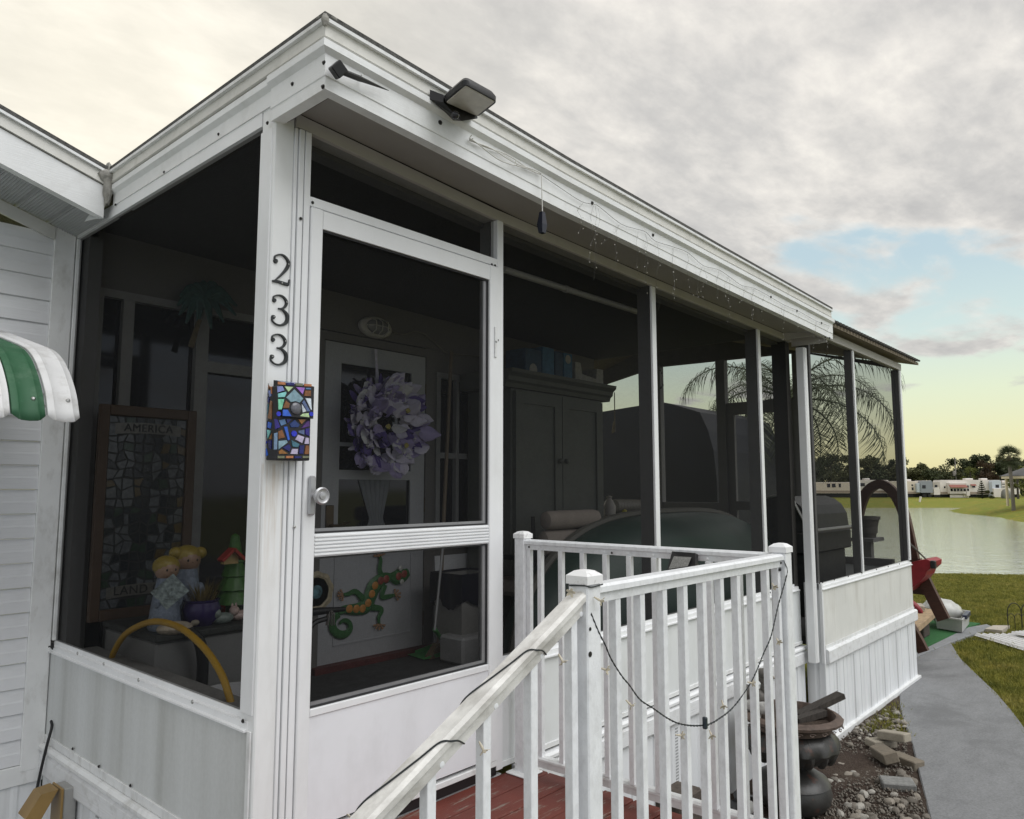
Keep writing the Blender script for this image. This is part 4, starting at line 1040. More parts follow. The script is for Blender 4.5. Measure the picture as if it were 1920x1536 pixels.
# top and bottom rails: moulded section
SEC = [(-0.022, 0.014), (-0.016, 0.020), (0.016, 0.020), (0.022, 0.014), (0.022, 0.002), (0.014, -0.001), (0.0125, -0.021), (-0.0125, -0.021), (-0.014, -0.001), (-0.022, 0.002)]
def rail_run(a, b, z, name, mt, sec=SEC):
    a3 = Vector((*a, z)); b3 = Vector((*b, z)); d = (b3 - a3).normalized(); sd = Vector((d.y, -d.x, 0))
    m = MB(); m.sweep(sec, a3, b3, (sd, (0, 0, 1))); return m.build(name, mt, rail)
TRZ = CAPZ - 0.054
rail_run((PA[0], PA[1] - 0.0265), (PC[0], PC[1] + 0.0265), TRZ, 'top_rail', RW)
rail_run((PB[0] + 0.0265, PB[1]), (PC[0] - 0.0265, PC[1]), TRZ, 'top_rail', RW)
BSEC = [(-0.019, 0.008), (-0.012, 0.015), (0.012, 0.015), (0.019, 0.008), (0.019, 0.0), (0.014, -0.003), (0.013, -0.026), (-0.013, -0.026), (-0.014, -0.003), (-0.019, 0.0)]
rail_run((PA[0], PA[1] - 0.0265), (PC[0], PC[1] + 0.0265), DZ + 0.070, 'bottom_rail', W2, BSEC)
rail_run((PB[0] + 0.0265, PB[1]), (PC[0] - 0.0265, PC[1]), DZ + 0.070, 'bottom_rail', W2, BSEC)
bal = MB().box(-0.0105, 0.0105, -0.0105, 0.0105, DZ + 0.083, TRZ - 0.0205, 0.0012).mesh('baluster', RW)
scr_w = MB().lathe([(0.0075, 0), (0.007, 0.0008), (0.003, 0.0014), (0, 0.0015)], n=10).mesh('screw', RW)
ys = [PA[1] - 0.0375 - (0.0 if k == 0 else 0.06 + 0.1085 * (k - 1)) for k in range(12)]
for yy in ys:
    if yy > PC[1] + 0.035: 
        put('baluster', bal, rail, loc=(PA[0], yy, 0)); screw(rail, (PA[0] - 0.0127, yy, TRZ - 0.011), (-1, 0, 0), scr_w, 0.7)
for k in range(10):
    xx = PB[0] + 0.118 + 0.1065 * k
    if xx < PC[0] - 0.03:
        put('baluster', bal, rail, loc=(xx, PB[1], 0)); screw(rail, (xx, PB[1] - 0.0127, TRZ - 0.011), (0, -1, 0), scr_w, 0.7)
put('baluster', bal, rail, loc=(PC[0] - 0.044, PC[1], 0))
for p, nn in (((PA[0] - 0.013, PA[1] - 0.045, TRZ - 0.010), (-1, 0, 0)), ((PA[0] - 0.013, PA[1] - 0.46, TRZ - 0.012), (-1, 0, 0)), ((PC[0] - 0.036, PC[1] - 0.013, TRZ - 0.008), (0, -1, 0))):
    screw(rail, p, nn, scr_me, 0.6)
MB().box(PC[0] - 0.052, PC[0] - 0.040, PC[1] - 0.018, PC[1] - 0.011, TRZ - 0.034, TRZ - 0.022, 0.003).build('rail_plug', BLK, rail)
# sloping stair rail from the middle post
sA = Vector((PB[0] - 0.012, PB[1], TRZ - 0.008)); sD = Vector((-1, 0, -0.50)); sB = sA + sD * 1.02
ud = sD.normalized(); uu = Vector((-ud.z, 0, ud.x)); uu = uu if uu.z > 0 else -uu
m = MB(); m.sweep([(-0.023, 0.015), (-0.016, 0.021), (0.016, 0.021), (0.023, 0.015), (0.023, 0.004), (0.015, 0.0), (0.0135, -0.022), (-0.0135, -0.022), (-0.015, 0.0), (-0.023, 0.004)], sA, sB, ((0, 1, 0), uu)); m.build('stair_rail', RWS, rail)
lo = Vector((0, 0, -0.80)); m = MB(); m.sweep(BSEC, sA + lo, sB + lo, ((0, 1, 0), uu)); m.build('stair_bottom_rail', W2, rail)
for xx in (0.060, -0.075, -0.212, -0.350, -0.488, -0.626, -0.764):
    zt = sA.z + (xx - sA.x) * 0.5 - 0.022
    MB().box(xx - 0.0105, xx + 0.0105, PB[1] - 0.0105, PB[1] + 0.0105, zt - 0.755, zt, 0.0012).build('baluster', RW, rail)
    screw(rail, (xx + 0.02, PB[1] - 0.0138, zt + 0.012), (0, -1, 0), scr_w, 0.8)
px_ = sB.x - 0.02
MB().box(px_ - 0.026, px_ + 0.026, PB[1] - 0.026, PB[1] + 0.026, 0, sB.z + 0.10, 0.003).build('post', RW, rail)
m = MB(); m.m = Matrix.Translation((PB[0] - 0.018, PB[1] - 0.0262, 1.505)) @ Matrix.Rotation(R(90), 4, 'X'); m.lathe([(0.006, 0), (0.006, 0.001), (0.0, 0.0011)], n=14); m.build('post_hole', BLK, rail)
m = MB(); m.m = Matrix.Translation((PB[0] - 0.017, PB[1] - 0.0262, 1.558)) @ Matrix.Rotation(R(90), 4, 'X'); m.lathe([(0.004, 0), (0.004, 0.001), (0.0, 0.0011)], n=14); m.build('post_hole', BLK, rail)
# ================================================================== THINGS FIXED TO AND STANDING ROUND THE PORCH
# --- house numbers 2 3 3
NUM = mat('black_numeral', (0.016, 0.019, 0.019), 0.35, var=0.3, scale=40)
def ribbon(mb, path, wid, th, M4):
    pts = bez([Vector((x, y, 0)) for x, y in path], 7); k = len(pts); L_, R_ = [], []
    for i, p in enumerate(pts):
        d = (pts[min(i + 1, k - 1)] - pts[max(i - 1, 0)]).normalized(); n = Vector((-d.y, d.x, 0))
        w = float(np.interp(i / (k - 1) * (len(wid) - 1), range(len(wid)), wid)) / 2
        L_.append(p + n * w); R_.append(p - n * w)
    vs = []
    for i in range(k):
        for q, o in ((L_[i], 0), (R_[i], 0), (R_[i].lerp(L_[i], 0.22), th), (L_[i].lerp(R_[i], 0.22), th)):
            vs.append(M4 @ Vector((q.x, q.y, o)))
    fs = [(0, 1, 2, 3), tuple(4 * (k - 1) + j for j in (3, 2, 1, 0))]
    for i in range(k - 1):
        fs += [(4 * i + j, 4 * i + (j + 1) % 4, 4 * i + 4 + (j + 1) % 4, 4 * i + 4 + j) for j in range(4)]
    mb._add(vs, fs)
def blob(mb, x, y, r, th, M4):
    o = len(mb.v); n = 14; vs = [M4 @ Vector((x + r * s * math.cos(t * 2 * math.pi / n), y + r * s * math.sin(t * 2 * math.pi / n), h)) for s, h in ((1, 0), (0.75, th)) for t in range(n)]
    mb._add(vs, [tuple(range(n)), tuple(range(n, 2 * n))] + [(i, (i + 1) % n, n + (i + 1) % n, n + i) for i in range(n)])
def numeral(ch, py, label):
    p = oy(524, py, 0.0); H = 0.101; M4 = Matrix(((H, 0, 0, 0.0385), (0, 0, -1, -0.0008), (0, H, 0, p.z - H / 2), (0, 0, 0, 1)))
    m = MB(); th = 0.006
    if ch == '2':
        blob(m, -0.215, 0.735, 0.085, th, M4)
        ribbon(m, [(-0.26, 0.75), (-0.245, 0.88), (-0.08, 0.985), (0.10, 0.965), (0.255, 0.80), (0.215, 0.60), (0.04, 0.36), (-0.16, 0.15), (-0.29, 0.05)], [0.05, 0.06, 0.05, 0.09, 0.135, 0.135, 0.09, 0.05, 0.03], th, M4)
        ribbon(m, [(-0.31, 0.055), (-0.1, 0.075), (0.15, 0.055), (0.28, 0.055)], [0.07, 0.11, 0.125, 0.12], th + 0.0004, M4)
        ribbon(m, [(0.262, 0.02), (0.282, 0.12), (0.295, 0.22)], [0.06, 0.05, 0.03], th + 0.0008, M4)
    else:
        blob(m, -0.215, 0.79, 0.075, th, M4)
        ribbon(m, [(-0.262, 0.80), (-0.235, 0.91), (-0.08, 0.985), (0.09, 0.965), (0.225, 0.82), (0.19, 0.66), (0.06, 0.565), (-0.07, 0.545)], [0.045, 0.05, 0.05, 0.08, 0.125, 0.10, 0.06, 0.05], th, M4)
        ribbon(m, [(-0.07, 0.545), (0.09, 0.53), (0.265, 0.38), (0.25, 0.15), (0.06, 0.02), (-0.13, 0.02), (-0.27, 0.11), (-0.285, 0.22)], [0.05, 0.07, 0.15, 0.14, 0.07, 0.05, 0.05, 0.045], th + 0.0004, M4)
        blob(m, -0.23, 0.235, 0.075, th + 0.0002, M4)
    o = m.build('house_number', NUM, None); tag(o, label, 'house number', 'house numbers on the corner post')
    for dx_, dy_ in ((0.24, 0.72), (0.02, 0.045)) if ch == '2' else ((0.215, 0.80), (-0.23, 0.235)):
        q = M4 @ Vector((dx_, dy_, 0.0066)); s_ = put('screw', scr_st, o, loc=q, rot=Vector((0, -1, 0)).to_track_quat('Z', 'Y').to_euler(), scale=(0.35,) * 3)
numeral('2', 505, 'black metal numeral 2, topmost house number on the white corner post')
numeral('3', 582, 'black metal numeral 3, middle house number just below the 2')
numeral('3', 656, 'black metal numeral 3, lowest house number right above the mosaic mailbox')

# --- mosaic mailbox
x0m = oy(497, 790, -0.004).x; dm = ox(521, 790, x0m).y; x1m = oy(583, 790, dm).x
zt_, zb_ = oy(583, 722, dm).z, oy(580, 864, dm).z
mb_t = thing('mailbox', 'narrow mailbox covered in blue, brown and iridescent glass mosaic on the corner post', 'mailbox', ((x0m + x1m) / 2, dm / 2, zb_))
GROUT = mat('black_grout', (0.012, 0.012, 0.016), 0.6, var=0.3, scale=60)
MB().box(x0m, x1m, dm, -0.0155, zb_, zt_ - 0.012, 0.003).build('body', GROUT, mb_t)
MB().box(x0m + 0.01, x1m - 0.02, -0.0153, -0.0125, zb_ + 0.01, zt_ - 0.03).build('mounting_plate', GROUT, mb_t)
LIDY = dm - 0.010; zl = oy(560, 783, LIDY).z
m = MB(); m.ext([(x0m + 0.012, -0.026, zt_ - 0.0115), (x0m + 0.012, dm - 0.0005, zt_ - 0.0115), (x0m + 0.012, dm - 0.0005, zl), (x0m + 0.012, LIDY, zl), (x0m + 0.012, LIDY, zt_ - 0.006), (x0m + 0.012, -0.026, zt_ + 0.010)], (x1m - x0m - 0.010, 0, 0)); lid = m.build('lid', GROUT, mb_t)
TC = dict(copper=(0.42, 0.16, 0.06), navy=(0.006, 0.008, 0.12), olive=(0.16, 0.17, 0.10), peri=(0.20, 0.24, 0.52), lime=(0.46, 0.62, 0.34), violet=(0.36, 0.16, 0.58), steel=(0.08, 0.17, 0.33), brown=(0.20, 0.075, 0.018), teal=(0.20, 0.32, 0.38), aqua=(0.22, 0.56, 0.55), green=(0.18, 0.56, 0.36), white=(0.62, 0.68, 0.74), purple=(0.07, 0.02, 0.16), blue=(0.025, 0.11, 0.55), grey=(0.12, 0.12, 0.14), royal=(0.014, 0.025, 0.50), deep=(0.01, 0.035, 0.16), indigo=(0.018, 0.008, 0.19), slate=(0.09, 0.13, 0.26), ice=(0.16, 0.25, 0.38), lilac=(0.45, 0.40, 0.55), dteal=(0.05, 0.16, 0.22), gold=(0.26, 0.11, 0.02))
def tile_mat(c):
    return mat('glass_tile_' + c, TC[c], 0.22, var=0.28, scale=70, coat=0.15, spec=0.5)
Zs = 1132 / 140.0
def zpx(p): return (480 + p[0] / Zs, 690 + p[1] / Zs)
def tiles(lst, plane, par, nrm):
    nrm = Vector(nrm)
    for c, pts in lst:
        q = [plane(*zpx(p)) for p in pts]; cen = sum(q, Vector()) / len(q)
        q = [cen + (a - cen) * 0.93 for a in q]
        m = MB(); m._add([a + nrm * 0.0002 for a in q] + [cen + (a - cen) * 0.93 + nrm * 0.0022 for a in q], [tuple(range(len(q), 2 * len(q)))] + [(i, (i + 1) % len(q), len(q) + (i + 1) % len(q), len(q) + i) for i in range(len(q))])
        m.build('tile', tile_mat(c), par)
def rect(a, b, c, d): return [(a, b), (c, b), (c, d), (a, d)]
def circ(x, y, r, n=16): return [(x + r * math.cos(2 * math.pi * i / n), y + r * 1.05 * math.sin(2 * math.pi * i / n)) for i in range(n)]
tiles([('copper', [(325, 205), (450, 215), (450, 262), (325, 252)]), ('navy', [(458, 222), (582, 228), (582, 272), (458, 264)]), ('olive', [(590, 228), (712, 236), (712, 276), (590, 270)]), ('copper', [(722, 238), (845, 246), (845, 286), (722, 280)]),
       ('peri', [(315, 275), (405, 275), (435, 345), (320, 378)]), ('lime', [(425, 277), (570, 287), (485, 368)]), ('violet', [(592, 287), (742, 297), (708, 408)]), ('steel', [(752, 300), (832, 303), (832, 330), (746, 326)]), ('brown', [(738, 338), (832, 340), (835, 435), (722, 430)]),
       ('teal', [(582, 312), (728, 465), (668, 535), (595, 508), (520, 525), (445, 450)]), ('aqua', [(325, 390), (460, 356), (465, 385), (435, 445), (328, 452)]), ('green', [(330, 465), (430, 465), (388, 640), (335, 640)]), ('brown', [(450, 487), (516, 540), (498, 612), (398, 612)]),
       ('white', [(740, 452), (832, 457), (845, 650), (828, 640)]), ('slate', [(725, 482), (828, 668), (775, 670), (692, 522)]), ('white', [(690, 542), (768, 662), (705, 683), (690, 600)]), ('blue', [(400, 628), (480, 630), (545, 738), (398, 735)]), ('lime', [(655, 735), (705, 692), (800, 682), (812, 752)]),
       ('royal', circ(342, 697, 38)), ('royal', circ(838, 700, 34))], lambda x, y: oy(x, y, LIDY), lid, (0, -1, 0))
q = oy(*zpx((602, 615)), LIDY); m = MB(); m.m = Matrix.Translation(q) @ Matrix.Rotation(R(90), 4, 'X'); m.lathe([(0.0185, 0.0002), (0.0185, 0.003), (0.015, 0.006), (0.008, 0.0075), (0.0, 0.008)], n=28, fn=lambda t, z: 1 + 0.03 * math.cos(14 * t)); m.build('glass_disc', tile_mat('grey'), lid, True)
tiles([('steel', [(338, 795), (435, 768), (462, 850), (375, 885)]), ('navy', [(452, 775), (545, 772), (472, 850)]), ('deep', [(585, 778), (668, 865), (640, 905), (520, 905), (500, 850)]), ('gold', [(632, 780), (768, 778), (686, 858)]), ('purple', [(775, 802), (812, 792), (812, 890), (672, 925)]), ('indigo', [(268, 765), (320, 772), (368, 905), (288, 940)]),
       ('brown', [(332, 962), (395, 932), (445, 1060), (332, 1085)]), ('blue', [(415, 885), (470, 882), (512, 1098), (482, 1112)]), ('royal', circ(575, 997, 47)), ('slate', [(632, 955), (733, 932), (733, 1018), (642, 985)]), ('indigo', [(742, 922), (812, 907), (812, 1043), (742, 1013)]), ('ice', [(270, 985), (325, 970), (318, 1250), (266, 1255)]),
       ('teal', [(332, 1105), (470, 1092), (485, 1130), (332, 1243)]), ('lilac', [(632, 1007), (738, 1045), (700, 1148), (587, 1090)]), ('lilac', [(747, 1052), (800, 1057), (800, 1158), (727, 1158)]), ('dteal', [(527, 1087), (663, 1155), (640, 1208), (547, 1195)]), ('navy', [(500, 1152), (528, 1200), (505, 1278), (392, 1210)]),
       ('gold', [(385, 1227), (493, 1303), (342, 1308), (337, 1267)]), ('lilac', [(542, 1224), (640, 1224), (630, 1313), (514, 1308)]), ('navy', [(657, 1172), (733, 1167), (715, 1313), (642, 1308)]), ('brown', [(747, 1172), (803, 1172), (806, 1313), (727, 1318)]),
       ('olive', rect(322, 1332, 435, 1372)), ('copper', rect(446, 1332, 568, 1370)), ('navy', rect(577, 1336, 690, 1370)), ('olive', rect(698, 1334, 808, 1368))], lambda x, y: oy(x, y, dm), mb_t, (0, -1, 0))
tiles([('dteal', [(143, 235), (168, 255), (162, 430), (142, 410)]), ('peri', [(185, 345), (235, 328), (235, 430), (210, 450)]), ('navy', [(150, 432), (213, 462), (200, 538), (142, 530)]), ('brown', [(222, 482), (250, 502), (246, 798), (182, 778)]), ('dteal', [(137, 547), (195, 547), (185, 718), (137, 718)]), ('navy', [(137, 792), (163, 802), (168, 1068), (137, 1060)]),
       ('blue', [(185, 812), (243, 832), (230, 928), (177, 905)]), ('aqua', [(172, 932), (233, 947), (182, 1083)]), ('gold', [(249, 987), (240, 1083), (197, 1078)]), ('navy', [(182, 1092), (243, 1092), (240, 1238), (202, 1228)]), ('blue', [(122, 1217), (163, 1217), (188, 1328), (122, 1348)]), ('royal', circ(150, 1130, 22)), ('copper', [(225, 275), (247, 280), (247, 400), (228, 395)]), ('brown', [(175, 255), (215, 285), (205, 325), (175, 320)])],
      lambda x, y: Vector((x0m, min(ox(x, y, x0m).y, -0.018), ox(x, y, x0m).z)), mb_t, (-1, 0, 0))
def topquad(a, b, z0, z1, c):
    m = MB(); f = (LIDY, zt_ - 0.006); k = (-0.026, zt_ + 0.010)
    P = lambda x, t: Vector((x, lerp(f[0], k[0], t), lerp(f[1], k[1], t) + 0.0012)); m._add([P(a, z0), P(b, z0), P(b, z1), P(a, z1)], [(0, 1, 2, 3)]); m.build('tile', tile_mat(c), lid)
wl_ = x1m - x0m - 0.014
for i, c in enumerate(('peri', 'steel', 'violet', 'ice', 'slate')):
    a = x0m + 0.014 + wl_ * i / 5; topquad(a + 0.001, a + wl_ / 5 - 0.001, 0.05, 0.45, c); topquad(a + 0.001, a + wl_ / 5 - 0.001, 0.52, 0.95, ('steel', 'ice', 'peri', 'navy', 'ice')[i])

# --- solar flood light on the fascia
fl = thing('solar_flood_light', 'large black solar flood light with white lens on the roof fascia', 'solar light', oy(845, 225, -LF - 0.02))
ya, yb = -LF - 0.075, -LF - 0.205
L1, L2, L3, L4 = oy(836, 189, ya), oy(894, 215, ya), oy(928, 188, yb), oy(873, 158, yb)
up = (L2 - L1).cross(L4 - L1).normalized(); up = up if up.z > 0 else -up
def grow(ps, k):
    c = sum(ps, Vector()) / len(ps); return [c + (p - c) * k for p in ps]
def rounded(ps, r=0.16, n=4):
    out = []
    for i, p in enumerate(ps):
        a = p.lerp(ps[i - 1], r); b = p.lerp(ps[(i + 1) % len(ps)], r)
        for k in range(n + 1):
            t = k / n; out.append(a * (1 - t) ** 2 + p * 2 * t * (1 - t) + b * t * t)
    return out
hs = rounded(grow([L1, L2, L3, L4], 1.12)); n_ = len(hs)
m = MB(); m._add([p - up * 0.004 for p in hs] + [p + up * 0.012 for p in grow(hs, 1.02)] + [p + up * 0.026 for p in grow(hs, 0.9)], [tuple(range(n_))[::-1], tuple(range(2 * n_, 3 * n_))] + [(k * n_ + i, k * n_ + (i + 1) % n_, (k + 1) * n_ + (i + 1) % n_, (k + 1) * n_ + i) for k in (0, 1) for i in range(n_)])
m.build('housing', BLK, fl, True)
LENS = mat('frosted_lens', (0.52, 0.50, 0.44), 0.3, var=0.12, scale=25)
m = MB(); ln = rounded([L1, L2, L3, L4], 0.05, 2); m._add([p - up * 0.0045 for p in ln] + [p - up * 0.0065 for p in grow(ln, 0.98)], [tuple(range(len(ln), 2 * len(ln)))] + [(i, (i + 1) % len(ln), len(ln) + (i + 1) % len(ln), len(ln) + i) for i in range(len(ln))]); m.build('lens', LENS, fl)
m = MB(); w0, w1, w2, w3 = oy(806, 168, -LF - 0.031), oy(806, 186, -LF - 0.031), oy(848, 226, -LF - 0.014), oy(880, 222, -LF - 0.014)
b0, b1 = L1.lerp(L4, 0.0) + up * 0.02, L2 + up * 0.008
g = grow([L1, L2, L3, L4], 1.10)
m._add([w0, w1, w2, w3, g[0] + up * 0.022, g[0] - up * 0.006, g[1] - up * 0.010, g[1] + up * 0.018, oy(866, 227, -LF - 0.075)], [(0, 1, 5, 4), (1, 2, 8, 5), (2, 3, 8), (3, 6, 8), (5, 8, 6), (3, 7, 6), (0, 4, 7, 3), (0, 3, 2, 1), (4, 5, 6, 7)]); m.build('bracket', BLK, fl)
q = oy(853, 216, -LF - 0.09); m = MB(); m.ell(q, (0.016, 0.016, 0.014), 14, 8); m.build('motion_sensor', mat('sensor_dome', (0.03, 0.03, 0.035), 0.15), fl, True)

# --- solar spike light laid in a hook, left of the flood light
sp_ = thing('solar_spike_light', 'black solar lamp on a pointed stake tucked in a hook under the roof corner', 'solar light', oy(633, 131, -LF - 0.05))
c = oy(634, 131, -LF - 0.045); m = MB(); m.m = Matrix.Translation(c) @ Matrix.Rotation(R(38), 4, 'Y') @ Matrix.Rotation(R(20), 4, 'X'); m.box(-0.020, 0.020, -0.016, 0.016, -0.020, 0.020, 0.003); m.build('lamp_head', BLK, sp_)
e = oy(729, 170, -LF - 0.036); m = MB(); m.tube([c + Vector((0.012, 0, 0)), c.lerp(e, 0.42), c.lerp(e, 0.43), e], [0.010, 0.0095, 0.0085, 0.001], 8); m.build('stake', BLK, sp_, True)
def hook(px, py, r=0.011, par=None, y=-LF - 0.03):
    q = oy(px, py, y); m = MB(); m.tube([q + Vector((0, math.cos(a) * r - 0.001, math.sin(a) * r)) for a in np.linspace(-2.6, 1.8, 12)] , 0.0022, 6); o = m.build('cup_hook', mat('hook_white', (0.75, 0.75, 0.73), 0.4), par, True); return o
o = hook(678, 147); tag(o, 'white screw hook holding the solar stake under the roof corner', 'hook')

# --- white cord bundle tied along the fascia, with the small hanging lamp
WC = mat('white_cord', (0.62, 0.61, 0.57), 0.5)
cordt = thing('white_cord_bundle', 'looped white cord tied along the fascia right of the flood light', 'cord', oy(880, 262, -LF - 0.03))
rg = random.Random(8)
for k in range(3):
    pts = []
    for i in range(13):
        t = i / 12; px = lerp(880, 1012, t); py = lerp(261, 326, t) + math.sin(t * 9 + k * 2) * 2.5 + (k - 1) * 3 * math.sin(t * math.pi) + (6 * math.sin(t * math.pi) if k == 2 else 0)
        pts.append(oy(px, py, -LF - 0.020 - 0.004 * k))
    m = MB(); m.tube(bez(pts, 4), 0.0022, 6); m.build('cord_strand', WC, cordt, True)
for px, py in ((884, 258), (968, 306)):
    hook(px, py, 0.008, cordt)
hl = thing('hanging_solar_lamp', 'small black solar lamp dangling from a white cord below the fascia', 'solar light', oy(1016, 420, -LF - 0.03))
q0, q1 = oy(1015, 325, -LF - 0.03), oy(1017, 398, -LF - 0.03)
m = MB(); m.tube([q0 + Vector((-0.01, 0.012, 0)), q0, q0.lerp(q1, 0.5), q1], 0.0025, 6); m.build('cord', WC, hl, True)
q2 = oy(1017, 437, -LF - 0.03); m = MB(); zt2, zb2 = q1.z, q2.z; cx_, cy_ = q1.x, q1.y
m._add([(cx_ + a, cy_ + b, z) for z, s in ((zt2, 0.55), (lerp(zt2, zb2, 0.6), 1.0), (zb2, 0.7)) for a, b in ((-0.016 * s, -0.012 * s), (0.016 * s, -0.012 * s), (0.016 * s, 0.016 * s), (-0.016 * s, 0.016 * s))], [(3, 2, 1, 0), (8, 9, 10, 11)] + [(4 * k + i, 4 * k + (i + 1) % 4, 4 * k + 4 + (i + 1) % 4, 4 * k + 4 + i) for k in (0, 1) for i in range(4)])
m.build('lamp_body', mat('black_plastic_blue', (0.014, 0.017, 0.03), 0.35), hl)

# --- icicle fairy lights hung from the fascia
ic = thing('icicle_lights', 'thin wire icicle string lights draped along the far half of the fascia', 'string lights', oy(1090, 378, -LF - 0.02))
WIRE = mat('thin_wire', (0.10, 0.10, 0.09), 0.5); BULB = mat('tiny_bulb', (0.62, 0.60, 0.54), 0.2)
main = [(1012, 326), (1050, 352), (1090, 378), (1112, 383), (1124, 388), (1164, 420), (1195, 430), (1212, 436), (1228, 452), (1262, 463), (1290, 474), (1318, 498), (1345, 505), (1362, 515), (1390, 535), (1412, 540), (1436, 552), (1470, 572), (1500, 585), (1530, 602), (1556, 612)]
pts = [oy(px, py, -LF - 0.022) for px, py in main]
m = MB(); m.tube(bez(pts, 3), 0.0011, 5); m.build('main_wire', WIRE, ic)
bulb_me = MB().ell((0, 0, 0), (0.0017, 0.0017, 0.0028), 6, 5).mesh('bulb', BULB, True)
for i, (px, py) in enumerate(main[2:]):
    for s_ in range(2 if i % 2 else 1):
        L_ = rg.uniform(0.08, 0.34) * (1 if i < 12 else 0.7); p = oy(px + rg.uniform(-4, 4), py + 2, -LF - 0.024); pl = [p]; k = 6
        for j in range(1, k + 1):
            pl.append(pl[-1] + Vector((rg.uniform(-0.022, 0.022), rg.uniform(-0.006, 0.012), -L_ / k)))
        m = MB(); m.tube(bez(pl, 2), 0.0004, 4); st = m.build('drop_wire', WIRE, ic)
        for j in range(1, k + 1):
            if rg.random() < 0.75: put('bulb', bulb_me, ic, loc=pl[j] + Vector((rg.uniform(-.012, .012), -0.003, 0)))

# --- flower string lights wound on the railing
fs_ = thing('flower_string_lights', 'dark twisted cord with small clear flower lamps draped over the deck railing', 'string lights', (PB[0], PB[1] - 0.03, 1.4))
CORD = mat('dark_green_cord', (0.012, 0.016, 0.018), 0.5)
YR = PB[1] - 0.026
def cordrun(pp, twist=True):
    base = bez([Vector(p) for p in pp], 10); 
    for k in ((0, 1) if twist else (0,)):
        q = []; acc = 0
        for i, p in enumerate(base):
            if i: acc += (p - base[i - 1]).length
            a = acc * 190 + k * math.pi; q.append(p + (Vector((math.cos(a), 0.6 * math.sin(a), math.sin(a))) * 0.0013 if twist else Vector()))
        m = MB(); m.tube(q, 0.0013 if twist else 0.0017, 5); m.build('cord', CORD, fs_, True)
cordrun([oy(px, py, YR) for px, py in ((1470, 1052), (1476, 1072), (1467, 1108), (1458, 1140), (1446, 1192), (1432, 1225), (1410, 1276), (1376, 1325), (1345, 1350), (1326, 1360))])
cordrun([oy(px, py, YR) for px, py in ((1326, 1360), (1300, 1361), (1273, 1357), (1250, 1346), (1224, 1328), (1200, 1312), (1180, 1285), (1166, 1268), (1146, 1236), (1135, 1210), (1122, 1184), (1108, 1150))])
zr = CAPZ - 0.034
cordrun([(PB[0] - 0.029, PB[1] + 0.02, zr), (PB[0] - 0.030, PB[1] - 0.022, zr + 0.003), (PB[0] - 0.012, PB[1] - 0.029, zr - 0.001), (PB[0] + 0.03, PB[1] - 0.028, zr + 0.001)], False)
def srp(t, off=0.0, side=-1, up_=0.034):
    p = sA + sD * t; return p + uu * up_ + Vector((0, side, 0)) * off
for o_ in (0.0, 0.235):
    cordrun([srp(0.150 + o_, 0.012, -1, -0.024), srp(0.165 + o_, 0.0235, -1, -0.001), srp(0.178 + o_, 0.0243, -1, 0.011), srp(0.195 + o_, 0.0175, -1, 0.0222), srp(0.235 + o_, 0.008, -1, 0.0227), srp(0.28 + o_, 0.004, 1, 0.0227), srp(0.32 + o_, 0.0155, 1, 0.0225), srp(0.34 + o_, 0.0225, 1, 0.016), srp(0.352 + o_, 0.0235, 1, 0.004)], False)
def flower_mesh():
    m = MB(); 
    for k in range(5):
        a = 2 * math.pi * k / 5; d = Vector((math.cos(a), math.sin(a), 0)); s_ = Vector((-d.y, d.x, 0))
        pts = [Vector((0, 0, 0.0)), d * 0.006 - s_ * 0.0042 + Vector((0, 0, 0.003)), d * 0.0125 - s_ * 0.0036 + Vector((0, 0, 0.006)), d * 0.0155 + Vector((0, 0, 0.0075)), d * 0.0125 + s_ * 0.0036 + Vector((0, 0, 0.006)), d * 0.006 + s_ * 0.0042 + Vector((0, 0, 0.003))]
        m._add(pts + [p + Vector((0, 0, 0.0014)) for p in pts], [(0, 1, 2, 3, 4, 5), (11, 10, 9, 8, 7, 6)] + [(i, (i + 1) % 6, 6 + (i + 1) % 6, 6 + i) for i in range(6)])
    m.tube([(0, 0, 0.003), (0, 0, -0.008), (0, 0, -0.022)], [0.003, 0.0038, 0.0022], 8)
    return m.mesh('flower_lamp', mat('clear_petal', (0.62, 0.56, 0.44), 0.25, trans=0.25, var=0.15, scale=90), True)
FLW = flower_mesh()
rg = random.Random(4)
for px, py in ((1452, 1100), (1460, 1203), (1410, 1281), (1356, 1323), (1334, 1379), (1277, 1379), (1183, 1322), (1136, 1256)):
    p = oy(px, py, YR - 0.006); dirv = Vector((rg.uniform(-.8, .6), rg.uniform(-.8, -.2), rg.uniform(-1, 0.1)))
    put('flower_lamp', FLW, fs_, loc=p, rot=dirv.to_track_quat('Z', 'Y').to_euler(), scale=(0.72,) * 3)
for p, dv in ((srp(0.365, 0.028, -1, -0.052), (0.2, -.6, -1)), (srp(0.585, 0.026, 1, 0.008), (-1, 0.3, -0.2)), (srp(0.13, 0.028, -1, -0.052), (.1, -.7, -1)), (Vector((PB[0] - 0.0, PB[1] - 0.042, zr - 0.03)), (0.3, -1, -0.5)), (Vector((PB[0] - 0.05, PB[1] - 0.0, zr - 0.01)), (-1, -0.5, -0.3))):
    put('flower_lamp', FLW, fs_, loc=p, rot=Vector(dv).to_track_quat('Z', 'Y').to_euler(), scale=(0.72,) * 3)
q = oy(1322, 1358, YR - 0.004); m = MB(); m.box(q.x - 0.005, q.x + 0.005, q.y - 0.006, q.y + 0.006, q.z - 0.012, q.z + 0.018, 0.002); m.build('clip', mat('clip_dark', (0.02, 0.03, 0.04), 0.3), fs_)

